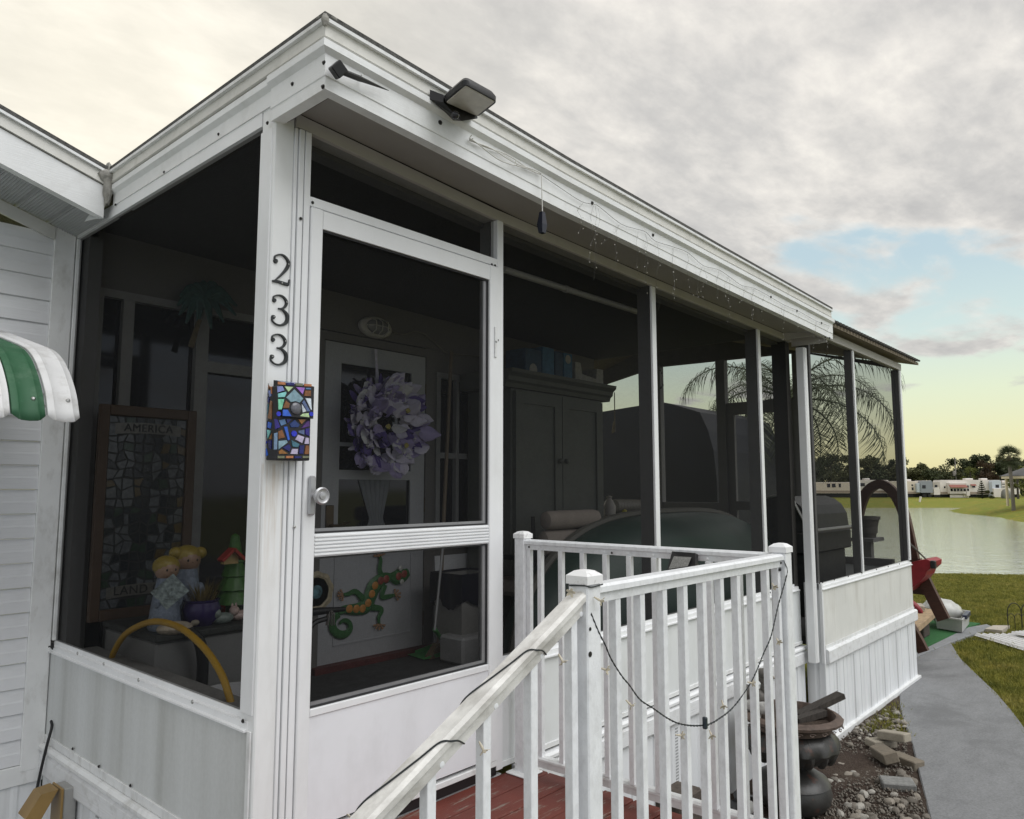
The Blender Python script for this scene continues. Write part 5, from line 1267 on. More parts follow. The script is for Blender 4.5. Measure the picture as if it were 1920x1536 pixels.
# --- solar light on the inner side of the wall-side rail
sl_ = thing('rail_solar_light', 'black framed solar light clipped to the railing in front of the green cover', 'solar light', ox(1276, 1052, PA[0] - 0.03))
XR = PA[0] - 0.024
a, b, c, d = ox(1260, 1034, XR), ox(1303, 1037, XR), ox(1304, 1064, XR - 0.03), ox(1249, 1076, XR - 0.07)
m = MB(); fr = [a, b, c, d]; off = Vector((0.022, 0, -0.006)); m._add(fr + [p + off for p in fr], [(0, 1, 2, 3), (7, 6, 5, 4)] + [(i, (i + 1) % 4, 4 + (i + 1) % 4, 4 + i) for i in range(4)]); m.build('housing', BLK, sl_)
gq = [ox(1264, 1044, XR - 0.014), ox(1297, 1046, XR - 0.014), ox(1290, 1063, XR - 0.05), ox(1254, 1068, XR - 0.06)]
m = MB(); m._add([p + Vector((-0.002, 0, 0.002)) for p in gq], [(0, 1, 2, 3)]); m.build('lens', mat('grey_lens', (0.20, 0.20, 0.19), 0.35, var=0.4, scale=200), sl_)
# --- tan weatherproof outlet box with a black lead
ob = thing('outlet_box', 'tan weatherproof outlet cover hanging open on the skirting in the left corner', 'outlet', ox(110, 1530, -0.05))
TAN = mat('tan_plastic', (0.26, 0.165, 0.055), 0.45, var=0.12)
b0 = ox(128, 1485, -0.03); XB = -0.012
MB().box(XB - 0.05, XB, b0.y - 0.045, b0.y + 0.06, b0.z - 0.14, b0.z + 0.03, 0.004).build('back_box', mat('grey_plastic', (0.30, 0.30, 0.29), 0.5), ob)
MB().box(XB - 0.060, XB - 0.0505, b0.y - 0.05, b0.y + 0.065, b0.z - 0.145, b0.z + 0.035, 0.003).build('base_plate', TAN, ob)
m = MB(); m.m = Matrix.Translation((XB - 0.062, b0.y + 0.02, b0.z + 0.03)) @ Matrix.Rotation(R(30), 4, 'Y')
m._add([(-0.004, -0.05, 0.0), (-0.004, 0.05, 0.0), (-0.055, 0.046, -0.035), (-0.055, -0.046, -0.035), (-0.004, -0.05, -0.15), (-0.004, 0.05, -0.15), (-0.060, 0.046, -0.13), (-0.060, -0.046, -0.13)], [(0, 1, 2, 3), (3, 2, 6, 7), (4, 7, 6, 5), (0, 3, 7, 4), (1, 5, 6, 2)]); lid_o = m.build('lid', TAN, ob)
md = lid_o.modifiers.new('t', 'SOLIDIFY'); md.thickness = 0.003
cb_ = MB(); cb_.tube(bez([ox(96, 1352, -0.006), ox(97, 1364, -0.012), ox(90, 1390, -0.03), ox(80, 1430, -0.04), ox(70, 1475, -0.05), ox(64, 1500, -0.06), ox(64, 1540, -0.07)], 6), 0.006, 8); o = cb_.build('power_lead', BLK, None, True); tag(o, 'black power lead running down the corner into the tan outlet box', 'cable')
m = MB(); q = ox(98, 1211, -0.016); m.ell(q, (0.008, 0.006, 0.015), 8, 6, None, 0.3, rg); m.tube([q, q + Vector((-0.012, 0.01, -0.004))], 0.004, 6); m.build('wire_clip', BLK, porch, True)
# ================================================================== IN THE BED AND ON THE LAWN
IRON = mat('urn_black', (0.035, 0.034, 0.032), 0.38, var=0.3, scale=12, dirt=(0.20, 0.075, 0.045), dirt_amt=0.8, dirt_scale=11, dirt_lo=0.58, bump=0.15, bscale=60)
RUST = mat('urn_rim_rust', (0.10, 0.07, 0.055), 0.7, var=0.35, scale=30, bump=0.3, bscale=60)
uc = Vector((3.25, -0.365, 0.035))
urn = thing('garden_urn', 'large black garden urn with fluted bowl and rusty scrolled rim beside the deck', 'urn', uc)
m = MB(); m.lathe([(0.17, 0.0), (0.205, 0.04), (0.215, 0.085), (0.20, 0.13), (0.207, 0.135), (0.19, 0.165), (0.12, 0.205), (0.085, 0.225), (0.09, 0.245)], uc, 36); m.build('foot', IRON, urn, True)
m = MB(); m.lathe([(0.09, 0.243), (0.15, 0.255), (0.215, 0.295), (0.245, 0.345), (0.246, 0.39), (0.228, 0.425), (0.215, 0.435)], uc, 72, fn=lambda t, z: 1 + (0.10 * abs(math.sin(t * 7)) ** 0.6 * math.sin(math.pi * (z - 0.25) / 0.18) if 0.25 < z < 0.43 else 0)); m.build('bowl', IRON, urn, True)
for k in range(16):
    a = 2 * math.pi * k / 16; m = MB(); m.ell((uc.x + 0.212 * math.cos(a), uc.y + 0.212 * math.sin(a), uc.z + 0.35), (0.048, 0.040, 0.085), 10, 8, Euler((0, 0, a))); m.build('lobe', IRON, urn, True)
m = MB(); m.lathe([(0.21, 0.434), (0.218, 0.46), (0.25, 0.475), (0.285, 0.49), (0.288, 0.505), (0.262, 0.522), (0.248, 0.522), (0.235, 0.50), (0.225, 0.44), (0.0, 0.44)], uc, 60, fn=lambda t, z: 1 + (0.008 * math.sin(t * 20) if z > 0.47 else 0)); rim = m.build('rim', RUST, urn, True)
sc_ = MB().tube([(0.02 * math.cos(a) * (1 - a / 9), 0, 0.011 * math.sin(a) * (1 - a / 9)) for a in np.linspace(0, 6.2, 14)], 0.003, 5).mesh('scroll', RUST, True)
for k in range(24):
    a = 2 * math.pi * k / 24; put('scroll', sc_, rim, loc=(uc.x + 0.282 * math.cos(a), uc.y + 0.282 * math.sin(a), 0.507), rot=(R(-40), 0, a + math.pi / 2))
m = MB(); m.lathe([(0.222, 0.47), (0.1, 0.478), (0.0, 0.475)], uc, 24); m.build('soil', M_SOIL, urn)
SCRAP = mat('charred_wood', (0.045, 0.038, 0.032), 0.85, var=0.4, scale=20, sc=(1, 6, 1), bump=0.4, bscale=50)
for nm, a, b, w, h, lb in (('wood_scrap', (3.33, -0.38, 0.52), (3.58, -0.55, 0.62), 0.07, 0.03, 'dark flat wood offcut sticking up over the rim of the urn'), ('wood_scrap', (3.22, -0.41, 0.52), (3.42, -0.50, 0.545), 0.05, 0.035, 'short dark wood offcut lying inside the urn')):
    o = MB().bar(a, b, w, h).build(nm, SCRAP, None); tag(o, lb, 'wood')
# carved bird standing in the urn
bc = Vector((3.17, -0.19, 0.508)); brd = thing('bird_figurine', 'grey and white carved bird figurine standing in the black urn', 'figurine', bc)
FEA = mat('painted_feather_white', (0.62, 0.61, 0.58), 0.6, var=0.3, scale=40); FEG = mat('painted_feather_grey', (0.10, 0.09, 0.08), 0.6, var=0.4, scale=60)
m = MB(); m.ell(bc + Vector((0, 0, 0.10)), (0.062, 0.105, 0.075), 16, 10, Euler((R(25), 0, R(30)))); m.tube([bc + Vector((0, 0, 0.0)), bc + Vector((0, 0, 0.04))], 0.03, 8); m.build('body', FEA, brd, True)
m = MB(); m.ell(bc + Vector((-0.03, 0.0, 0.135)), (0.038, 0.10, 0.05), 14, 8, Euler((R(25), 0, R(30)))); m.build('wing', FEG, brd, True)
m = MB(); m.tube(bez([bc + Vector((0.02, -0.05, 0.15)), bc + Vector((0.02, -0.055, 0.20)), bc + Vector((0.01, -0.03, 0.24))], 5), [0.03] * 6 + [0.024] * 5, 10); m.ell(bc + Vector((0.01, -0.045, 0.26)), (0.03, 0.042, 0.03), 12, 8); m.build('head', FEG, brd, True)
m = MB(); m.tube([bc + Vector((0.01, -0.08, 0.258)), bc + Vector((0.012, -0.14, 0.235))], [0.011, 0.003], 8); m.build('bill', mat('bill_horn', (0.30, 0.27, 0.22), 0.4), brd, True)
# timber block and a black lamp behind the balusters
tb = oz(1187, 1478, 0.35)
o = MB().box(1.95, 2.16, -0.36, -0.22, 0.0, 0.44, 0.01).build('timber_block', WOOD_OLD, None); tag(o, 'dark weathered timber block standing between the deck and the skirting', 'timber')
lc = oz(1395, 1515, 0.12); lamp = thing('path_lamp', 'black bell-shaped garden lamp with white lens tipped over behind the balusters', 'lamp', (lc.x, lc.y, 0))
m = MB(); m.m = Matrix.Translation(lc) @ Matrix.Rotation(R(115), 4, Vector((0.75, -0.66, 0))); m.lathe([(0.02, -0.10), (0.03, -0.05), (0.075, -0.015), (0.095, 0.0), (0.09, 0.008), (0.07, 0.006)], (0, 0, 0), 24); m.build('shade', BLK, lamp, True)
m = MB(); m.m = Matrix.Translation(lc) @ Matrix.Rotation(R(115), 4, Vector((0.75, -0.66, 0))); m.lathe([(0.07, 0.0), (0.06, 0.008), (0.0, 0.012)], (0, 0, 0), 24); m.build('lens', mat('lamp_lens_white', (0.65, 0.65, 0.62), 0.3), lamp, True)
m = MB(); m.box(lc.x - 0.16, lc.x - 0.06, lc.y - 0.02, lc.y + 0.10, 0.0, 0.17, 0.008); o = m.build('planter_box', BLK, None); tag(o, 'small black plastic planter box behind the deck balusters', 'planter')

# loose paving bricks
BRT = mat('paver_tan', (0.19, 0.16, 0.12), 0.85, var=0.2, scale=30, dirt=(0.09, 0.085, 0.07), dirt_amt=0.6, dirt_scale=14, bump=0.3, bscale=90)
BRP = mat('paver_pale', (0.33, 0.295, 0.235), 0.85, var=0.15, scale=30, dirt=(0.16, 0.14, 0.11), dirt_amt=0.5, dirt_scale=14, bump=0.3, bscale=90)
BRG = mat('paver_grey', (0.22, 0.22, 0.21), 0.9, var=0.25, scale=40, bump=0.4, bscale=120)
def brick(px, py, z, rz, rx, ry, sz, mt, lab):
    p = oz(px, py, z); m = MB(); m.box(-sz[0] / 2, sz[0] / 2, -sz[1] / 2, sz[1] / 2, -sz[2] / 2, sz[2] / 2, 0.006); o = put('paving_brick', m.mesh('paving_brick', mt), None, loc=p, rot=(R(rx), R(ry), R(rz))); tag(o, lab, 'brick', 'loose paving bricks by the path')
brick(1676, 1380, 0.115, 78, 4, 6, (0.20, 0.10, 0.058), BRP, 'pale cream brick on top of the small pile beside the path')
brick(1652, 1393, 0.045, -35, 0, 3, (0.20, 0.10, 0.05), BRP, 'pale brick lying flat under the pile, nearest the skirting')
brick(1658, 1414, 0.085, 38, -14, 4, (0.22, 0.10, 0.07), BRT, 'long tan brick leaning across the front of the pile')
brick(1699, 1428, 0.035, 68, 2, -2, (0.20, 0.105, 0.065), BRT, 'tan brick at the path edge of the pile')
brick(1683, 1472, 0.035, -62, 6, 0, (0.19, 0.11, 0.06), BRG, 'grey concrete brick half sunk in the mulch, away from the pile')
# stones: the larger ones singly, fine gravel as one mass
STN = [mat('stone_a', (0.26, 0.23, 0.19), 0.8, var=0.3, scale=25, bump=0.3, bscale=70), mat('stone_b', (0.17, 0.15, 0.125), 0.85, var=0.35, scale=25, bump=0.3, bscale=70), mat('stone_c', (0.36, 0.34, 0.30), 0.75, var=0.2, scale=25, bump=0.3, bscale=70)]
rg = random.Random(21)
SM = []
for k in range(9):
    m = MB(); m.ell((0, 0, 0), (1, rg.uniform(0.65, 0.95), rg.uniform(0.45, 0.7)), 9, 6, None, 0.13, rg); SM.append(m.mesh('stone', STN[k % 3], True))
def stones(n, poly, lo, hi, label, group, zoff=0.35):
    made = 0; P = poly; xs_ = [p[0] for p in P]; ys_ = [p[1] for p in P]; tries = 0
    while made < n and tries < 5000:
        tries += 1; x = rg.uniform(min(xs_), max(xs_)); y = rg.uniform(min(ys_), max(ys_))
        if not in_poly(np.array([x]), np.array([y]), P)[0]: continue
        p = oz(x, y, 0.02); s_ = rg.uniform(lo, hi)
        o = put('stone', rg.choice(SM), None, loc=(p.x, p.y, 0.02 + s_ * zoff), rot=(rg.uniform(-.3, .3), rg.uniform(-.3, .3), rg.uniform(0, 6.3)), scale=(s_, s_, s_)); tag(o, label, 'stone', group); made += 1
stones(46, [(1600, 1480), (1690, 1455), (1720, 1470), (1740, 1530), (1738, 1560), (1560, 1560)], 0.020, 0.042, 'rough tan stone scattered in the dark mulch near the path', 'stones in the mulch')
stones(60, [(1600, 1372), (1640, 1335), (1686, 1326), (1700, 1368), (1660, 1378), (1590, 1402)], 0.014, 0.028, 'pale pebble heaped between the skirting and the brick pile', 'pebbles along the skirting')
stones(9, [(1560, 1440), (1600, 1430), (1610, 1465), (1545, 1470)], 0.022, 0.038, 'pale stone at the foot of the black urn', 'stones by the urn')
def gravel():
    r = np.random.RandomState(9); N = 2600; V = []; F = []; base = np.array([(1, 0, 0), (-1, 0, 0), (0, 1, 0), (0, -1, 0), (0, 0, 1), (0, 0, -1)], float); tri = [(0, 2, 4), (2, 1, 4), (1, 3, 4), (3, 0, 4), (2, 0, 5), (1, 2, 5), (3, 1, 5), (0, 3, 5)]
    k = 0
    while k < N:
        px, py = r.uniform(1500, 1745), r.uniform(1325, 1580); p = oz(px, py, 0.015)
        if p.y > Y2 - 0.04: continue
        if p.x > np.interp(-p.y, [-.2, 0.2, 0.45, 0.55, 0.65, 0.95, 1.9], [6.2, 6.05, 5.35, 4.95, 4.6, 3.7, 2.95]): continue
        if in_poly(np.array([p.x]), np.array([p.y]), gpL[:5] + [gpR[5], gpR[6], gpR[7]])[0]: continue
        s_ = r.uniform(0.004, 0.012); V.append(base * s_ * r.uniform(0.6, 1.2, (6, 3)) + np.array([p.x, p.y, 0.022 + r.uniform(0, 0.01)])); F.append(np.array(tri) + 6 * k); k += 1
    return np_mesh('gravel', np.concatenate(V), np.concatenate(F), STN[1])
gv = put('gravel', gravel()); tag(gv, 'fine gravel and bark crumbs strewn over the planting bed', 'gravel', kind='stuff')

# --- red swing on a dark wooden frame by the far corner
sw = thing('garden_swing', 'red seat slung on a dark brown curved timber frame behind the porch corner', 'swing', ox(1768, 1152, 8.0))
BRW = mat('stained_timber', (0.060, 0.022, 0.013), 0.55, var=0.3, scale=14, sc=(1, 1, 4), bump=0.2, bscale=60)
def beam(pp, X, w, d, name):
    pts = bez([ox(px, py, X) for px, py in pp], 6) if len(pp) > 2 else [ox(px, py, X) for px, py in pp]
    vs = []; k = len(pts)
    for i, p in enumerate(pts):
        t = (pts[min(i + 1, k - 1)] - pts[max(i - 1, 0)]).normalized(); n = Vector((0, -t.z, t.y))
        for a, b in ((-1, -1), (1, -1), (1, 1), (-1, 1)): vs.append(p + n * (a * w / 2) + Vector((b * d / 2, 0, 0)))
    m = MB(); m._add(vs, [(0, 1, 2, 3), tuple(4 * (k - 1) + j for j in (3, 2, 1, 0))] + [(4 * i + j, 4 * i + (j + 1) % 4, 4 * i + 4 + (j + 1) % 4, 4 * i + 4 + j) for i in range(k - 1) for j in range(4)]); m.build(name, BRW, sw)
beam([(1608, 1010), (1610, 965), (1624, 925), (1648, 908), (1672, 920), (1692, 955), (1706, 1010), (1720, 1078)], 8.05, 0.10, 0.09, 'arched_beam')
beam([(1716, 1050), (1742, 1106), (1770, 1162)], 7.93, 0.12, 0.08, 'leg'); beam([(1690, 1103), (1740, 1108)], 8.05, 0.09, 0.07, 'cross_bar')
beam([(1700, 1165), (1718, 1195), (1732, 1222)], 7.6, 0.10, 0.08, 'leg')
RED = mat('red_sling', (0.27, 0.012, 0.020), 0.5, var=0.2, scale=10, bump=0.1, bscale=80)
m = MB(); out = [(1704, 1056), (1722, 1052), (1744, 1049), (1756, 1054), (1755, 1063), (1743, 1072), (1740, 1080), (1728, 1092), (1714, 1100), (1700, 1112)]
m.ext([ox(1700 + (px - 1700) * 0.86, py, 7.55) for px, py in out], (0.42, 0, 0)); m.build('seat', RED, sw)
m = MB(); q = ox(1748, 1057, 7.54); m.box(q.x - 0.01, q.x + 0.05, q.y - 0.03, q.y + 0.02, q.z - 0.05, q.z + 0.03, 0.008); m.build('seat_clip', BLK, sw)
m = MB(); m.tube([ox(1690, 1003, 7.8), ox(1736, 1048, 7.6)], 0.007, 6); m.tube([ox(1692, 1008, 7.83), ox(1738, 1051, 7.64)], 0.005, 6); m.build('rope', mat('grey_rope', (0.13, 0.12, 0.10), 0.8), sw)
m = MB(); m.ell(ox(1706, 1131, 8.3), (0.05, 0.17, 0.05), 10, 6, Euler((R(38), 0, 0))); m.build('hanging_strap', RED, sw, True)
# green outdoor carpet, timber platform, tote with bag
TURF = mat('green_outdoor_carpet', (0.022, 0.115, 0.030), 0.95, var=0.2, scale=30, bump=0.4, bscale=200)
m = MB(); P_ = [gp(1600, 1240), gp(1680, 1150), gp(1838, 1168), gp(1822, 1173), gp(1718, 1222), gp(1695, 1233)]
o = put('outdoor_carpet', slab('outdoor_carpet', P_, 0.028, 0.02, TURF, 0.003)); tag(o, 'green outdoor carpet lying beside the pale concrete strip', 'carpet')
PLY = mat('weathered_plywood', (0.36, 0.255, 0.15), 0.8, var=0.25, scale=6, sc=(1, 5, 1), dirt=(0.20, 0.15, 0.10), dirt_amt=0.6, dirt_scale=8)
pl = thing('timber_platform', 'low unpainted timber platform on blocks behind the porch corner', 'platform', (9.3, 0.7, 0.03))
q = [oz(1759, 1144, 0.30), oz(1716, 1181, 0.30), oz(1640, 1165, 0.30), oz(1690, 1135, 0.30)]
m = MB(); m.ext([(p.x, p.y, 0.24) for p in q], (0, 0, 0.06)); m.build('deck_sheet', PLY, pl)
for k in (0.25, 0.7):
    p = q[1].lerp(q[0], k) + Vector((0.02, 0.14, 0)); m = MB(); m.box(p.x - 0.14, p.x + 0.14, p.y - 0.07, p.y + 0.09, 0.03, 0.238, 0.01); m.build('support_block', WOOD_OLD, pl)
a_, b_ = oz(1690, 1136, 0.345), oz(1731, 1138, 0.345); o = MB().bar(a_, b_, 0.30, 0.05).build('loose_plank', mat('pale_plank', (0.42, 0.37, 0.31), 0.8, var=0.2), None); tag(o, 'short pale plank lying on the timber platform', 'plank')
tub = thing('plastic_tote', 'translucent white plastic storage tote on the green carpet', 'tote', oz(1790, 1180, 0.03))
POLY_ = mat('cloudy_plastic', (0.62, 0.62, 0.60), 0.35, var=0.08, trans=0.25)
A, B_, C_ = oz(1757, 1178, 0.04), oz(1804, 1186, 0.04), oz(1817, 1170, 0.04); D_ = A + (C_ - B_)
cen = (A + B_ + C_ + D_) / 4
def ring(z, k): return [Vector((cen.x + (p.x - cen.x) * k, cen.y + (p.y - cen.y) * k, z)) for p in (A, B_, C_, D_)]
m = MB(); R0, R1, R2, R3 = ring(0.04, 1.0), ring(0.19, 1.08), ring(0.19, 1.14), ring(0.21, 1.14)
m._add(R0 + R1 + R2 + R3 + ring(0.21, 1.04) + ring(0.06, 0.95), [(3, 2, 1, 0)] + [(4 * k + i, 4 * k + (i + 1) % 4, 4 * k + 4 + (i + 1) % 4, 4 * k + 4 + i) for k in range(5) for i in range(4)] + [(20, 21, 22, 23)]); m.build('tub', POLY_, tub)
h_ = ring(0.21, 1.13); p = h_[1].lerp(h_[2], 0.5); m = MB(); m.bar(h_[1].lerp(h_[2], 0.25), h_[1].lerp(h_[2], 0.75), 0.05, 0.05); m.build('latch_handle', mat('navy_plastic', (0.03, 0.035, 0.07), 0.4), tub)
rg = random.Random(5); m = MB(); m.ell(cen + Vector((-0.05, 0.13, 0.20)), (0.24, 0.24, 0.15), 18, 12, None, 0.10, rg); o = m.build('plastic_bag', mat('clear_bag', (0.66, 0.66, 0.63), 0.25, trans=0.3, var=0.1, bump=0.5, bscale=18), None, True); tag(o, 'crumpled clear plastic bag bulging out of the storage tote', 'bag')
# on the grass: paving slab, white corrugated sheets, wire edging, black hose
def gz(px, py, dz_=0.0):
    z = 0.0
    for _ in range(4):
        p = oz(px, py, z + dz_); v = p - CAM; z = float(terrain(np.array(v.x * _F0.x + v.y * _F0.y), np.array(v.x * _RT.x + v.y * _RT.y)))
    return oz(px, py, z + dz_)
q = [gz(*p, 0.07) for p in ((1847, 1179), (1862, 1172.5), (1893, 1172.5), (1879, 1182))]
m = MB(); m.ext(q, (0, 0, -0.06)); o = m.build('paving_slab', mat('slab_cream', (0.42, 0.38, 0.32), 0.85, var=0.12), None); tag(o, 'cream paving slab lying on the grass beyond the concrete strip', 'slab')
def sheet(a, b, w, lab):
    a, b = Vector(a), Vector(b); d = (b - a); sd = Vector((-d.y, d.x, 0)).normalized(); n = 26; vs = []
    for e in (a, b):
        for i in range(n):
            u = (i / (n - 1) - 0.5) * w; vs.append(e + sd * u + Vector((0, 0, 0.012 * (1 if (i // 2) % 2 else -1))))
    vs2 = [v - Vector((0, 0, 0.004)) for v in vs]
    m = MB(); m._add(vs + vs2, [(i, i + 1, n + i + 1, n + i) for i in range(n - 1)] + [(2 * n + i, 3 * n + i, 3 * n + i + 1, 2 * n + i + 1) for i in range(n - 1)]); o = m.build('corrugated_sheet', mat('white_sheet', (0.74, 0.74, 0.74), 0.45, var=0.06), None); tag(o, lab, 'sheet', 'corrugated sheets on the lawn')
sheet(gz(1862, 1189, 0.05), gz(1990, 1226, 0.05), 0.50, 'white corrugated sheet on the lawn, nearer of the two')
sheet(gz(1915, 1184, 0.10), gz(2010, 1200, 0.10), 0.4, 'white corrugated sheet on the lawn, farther one at the picture edge')
we = thing('wire_edging', 'low black wire edging fence with looped hoops stuck in the lawn', 'wire fence', gz(1905, 1182))
g0, g1 = gz(1891, 1184), gz(1938, 1184); d_ = (g1 - g0); wm = mat('black_wire', (0.015, 0.015, 0.014), 0.5)
for k in range(2):
    a = g0 + d_ * (k * 0.56); b = a + d_ * 0.56; pts = [a] + [a.lerp(b, 0.5) + (a - b) * 0.5 * math.cos(t) + Vector((0, 0, 0.24 + 0.13 * math.sin(t))) for t in np.linspace(0, math.pi, 12)] + [b]
    m = MB(); m.tube(pts, 0.006, 6); m.build('hoop', wm, we)
    for j in range(2):
        a2 = a.lerp(b, j * 0.5); b2 = a.lerp(b, j * 0.5 + 0.5); pts = [a2] + [a2.lerp(b2, 0.5) + (a2 - b2) * 0.5 * math.cos(t) + Vector((0, 0, 0.17 + 0.06 * math.sin(t))) for t in np.linspace(0, math.pi, 9)] + [b2]
        m = MB(); m.tube(pts, 0.004, 5); m.build('hoop', wm, we)
m = MB(); m.tube(bez([gz(*p, 0.015) for p in ((1808, 1197), (1830, 1201), (1862, 1204), (1895, 1211), (1925, 1217), (1990, 1225))], 5), 0.014, 7); o = m.build('garden_hose', BLK, None, True); tag(o, 'black hose snaking across the grass right of the path', 'hose')
# ================================================================== INSIDE THE PORCH
def pxribbon(mb, path, wid, Y, th, n=6):
    pts = bez([oy(x, y, Y) for x, y in path], n); k = len(pts); vs = []
    for i, p in enumerate(pts):
        d = (pts[min(i + 1, k - 1)] - pts[max(i - 1, 0)]).normalized(); nn = Vector((-d.z, 0, d.x)); w = float(np.interp(i / (k - 1) * (len(wid) - 1), range(len(wid)), wid)) / 2
        vs += [p + nn * w, p - nn * w, p - nn * w * 0.6 + Vector((0, -th, 0)), p + nn * w * 0.6 + Vector((0, -th, 0))]
    mb._add(vs, [(0, 1, 2, 3), tuple(4 * (k - 1) + j for j in (3, 2, 1, 0))] + [(4 * i + j, 4 * i + (j + 1) % 4, 4 * i + 4 + (j + 1) % 4, 4 * i + 4 + j) for i in range(k - 1) for j in range(4)])
def Zp(zx, zy, x0, y0, s): return (x0 + zx / s, y0 + zy / s)
# --- wreath on the entry door
wc = oy(715, 795, 1.72); wr = thing('flower_wreath', 'big lilac and white ribbon flower wreath hanging on the entry door', 'wreath', wc)
m = MB(); m.tube([wc + Vector((0.19 * math.cos(a), 0.02, 0.19 * math.sin(a))) for a in np.linspace(0, 2 * math.pi, 25)], 0.025, 8); m.build('ring', mat('wreath_dark', (0.02, 0.02, 0.06), 0.7), wr, True)
PET = [mat('petal_lilac', (0.40, 0.34, 0.57), 0.6, var=0.2, scale=40), mat('petal_pale', (0.68, 0.64, 0.77), 0.6, var=0.15, scale=40), mat('petal_violet', (0.12, 0.08, 0.30), 0.5, var=0.2, scale=40), mat('petal_white', (0.68, 0.67, 0.68), 0.6, var=0.1, scale=40)]
def petal_mesh(mt, curl):
    m = MB(); nu, nv = 6, 6; vs = []
    for j in range(nv):
        t = j / (nv - 1); w = (0.08 + t) ** 0.7 * (1.02 - t) ** 0.75 * 1.05
        for i in range(nu):
            u = (i / (nu - 1) - 0.5) * 2; vs.append((u * w, t, curl * t * t - 0.18 * u * u + 0.05 * math.sin(u * 7 + t * 5)))
    m._add(vs, [(j * nu + i, j * nu + i + 1, (j + 1) * nu + i + 1, (j + 1) * nu + i) for j in range(nv - 1) for i in range(nu - 1)]); return m.mesh('petal', mt, True)
PM = [petal_mesh(p, c) for p in PET for c in (0.25, 0.6)]
rg = random.Random(13)
for k in range(170):
    a = rg.uniform(0, 2 * math.pi); rr = rg.gauss(0.175, 0.065); rr = min(max(rr, 0.01), 0.26); s_ = rg.uniform(0.07, 0.125)
    p = wc + Vector((rr * math.cos(a), -0.03 - rg.uniform(0, 0.07), rr * math.sin(a))); d = Vector((math.cos(a) + rg.uniform(-.7, .7), rg.uniform(-1.1, 0.1), math.sin(a) + rg.uniform(-.7, .7)))
    yv = Vector((math.cos(a) + rg.uniform(-.8, .8), rg.uniform(-0.7, 0.05), math.sin(a) + rg.uniform(-.8, .8))).normalized(); zv = Vector((rg.uniform(-.5, .5), -1, rg.uniform(-.5, .5))); xv = yv.cross(zv).normalized(); zv = xv.cross(yv); q = Matrix((xv, yv, zv)).transposed().to_quaternion(); mt = rg.choices(range(8), (5, 5, 4, 4, 2, 2, 1.5, 1.5))[0]
    put('petal', PM[mt], wr, loc=p, rot=q.to_euler(), scale=(s_, s_, s_))
for k in range(60):
    a = rg.uniform(0, 2 * math.pi); p = wc + Vector((0.22 * math.cos(a), -0.03, 0.22 * math.sin(a))); yv = Vector((math.cos(a) + rg.uniform(-.5, .5), rg.uniform(-0.5, 0.0), math.sin(a) + rg.uniform(-.5, .5))).normalized(); zv = Vector((rg.uniform(-.9, .9), -1, rg.uniform(-.9, .9))); xv = yv.cross(zv).normalized(); zv = xv.cross(yv)
    put('petal', PM[rg.choice((0, 1, 4, 5, 2))], wr, loc=p, rot=Matrix((xv, yv, zv)).transposed().to_euler(), scale=(0.045, rg.uniform(0.09, 0.14), 0.06))
for px, py in ((728, 800), (765, 770), (762, 835)):
    m = MB(); m.ell(oy(px, py, 1.58), (0.018, 0.012, 0.018), 8, 6, None, 0.2, rg); m.build('flower_centre', mat('stamen_yellow', (0.42, 0.36, 0.10), 0.7), wr, True)
m = MB(); pxribbon(m, [(705, 655), (706, 680), (708, 712)], [0.022, 0.018, 0.03], 1.76, 0.002); m.build('hanging_ribbon', PET[1], wr)
# --- painted metal gecko on the door
z7 = lambda p: Zp(p[0], p[1], 460, 800, 3.84)
gk = thing('metal_gecko', 'painted green metal gecko with orange spots and curled tail on the entry door', 'wall art', oy(690, 1110, 1.76)); GY = YH - 0.026
GG = mat('gecko_green', (0.04, 0.14, 0.04), 0.4, var=0.3, scale=60); GO = mat('gecko_orange', (0.55, 0.24, 0.05), 0.4, var=0.2, scale=60); GR = mat('gecko_red', (0.27, 0.06, 0.04), 0.4, var=0.25, scale=60); GT = mat('gecko_toe', (0.38, 0.22, 0.12), 0.4, var=0.2, scale=60)
m = MB(); pxribbon(m, [z7(p) for p in ((1172, 1050), (1130, 1075), (1085, 1085), (1045, 1085), (985, 1100), (930, 1150), (900, 1220), (870, 1290), (800, 1315), (720, 1318), (665, 1335))], [0.06, 0.098, 0.10, 0.055, 0.085, 0.11, 0.105, 0.10, 0.075, 0.055, 0.045], GY, 0.012); m.build('body', GG, gk)
m = MB(); pxribbon(m, [z7((705 + r_ * math.cos(t), 1435 + 1.0 * r_ * math.sin(t))) for t, r_ in [(R(-110) - k * 0.42, 88 - k * 3.6) for k in range(18)]], [0.045, 0.055, 0.05, 0.04, 0.03, 0.012], GY, 0.008, 3); m.build('tail', GG, gk)
for path in (((985, 1090), (968, 1030), (975, 965), (968, 935)), ((1005, 1140), (985, 1225), (1040, 1222), (1075, 1212)), ((860, 1255), (795, 1190), (745, 1205), (705, 1212)), ((905, 1300), (980, 1318), (962, 1375), (963, 1420))):
    m = MB(); pxribbon(m, [z7(p) for p in path], [0.045, 0.036, 0.03, 0.02], GY - 0.001, 0.006); m.build('leg', GG, gk)
    hx, hy = path[-1]; bx, by = path[-2]; a0 = math.atan2(hy - by, hx - bx)
    for k in range(5):
        a = a0 + (k - 2) * 0.62; m = MB(); e = (hx + 44 * math.cos(a), hy + 44 * math.sin(a)); pxribbon(m, [z7((hx, hy)), z7(((hx + e[0]) / 2, (hy + e[1]) / 2)), z7(e)], [0.010, 0.008, 0.017], GY - 0.002, 0.005, 3); m.build('toe', GT, gk)
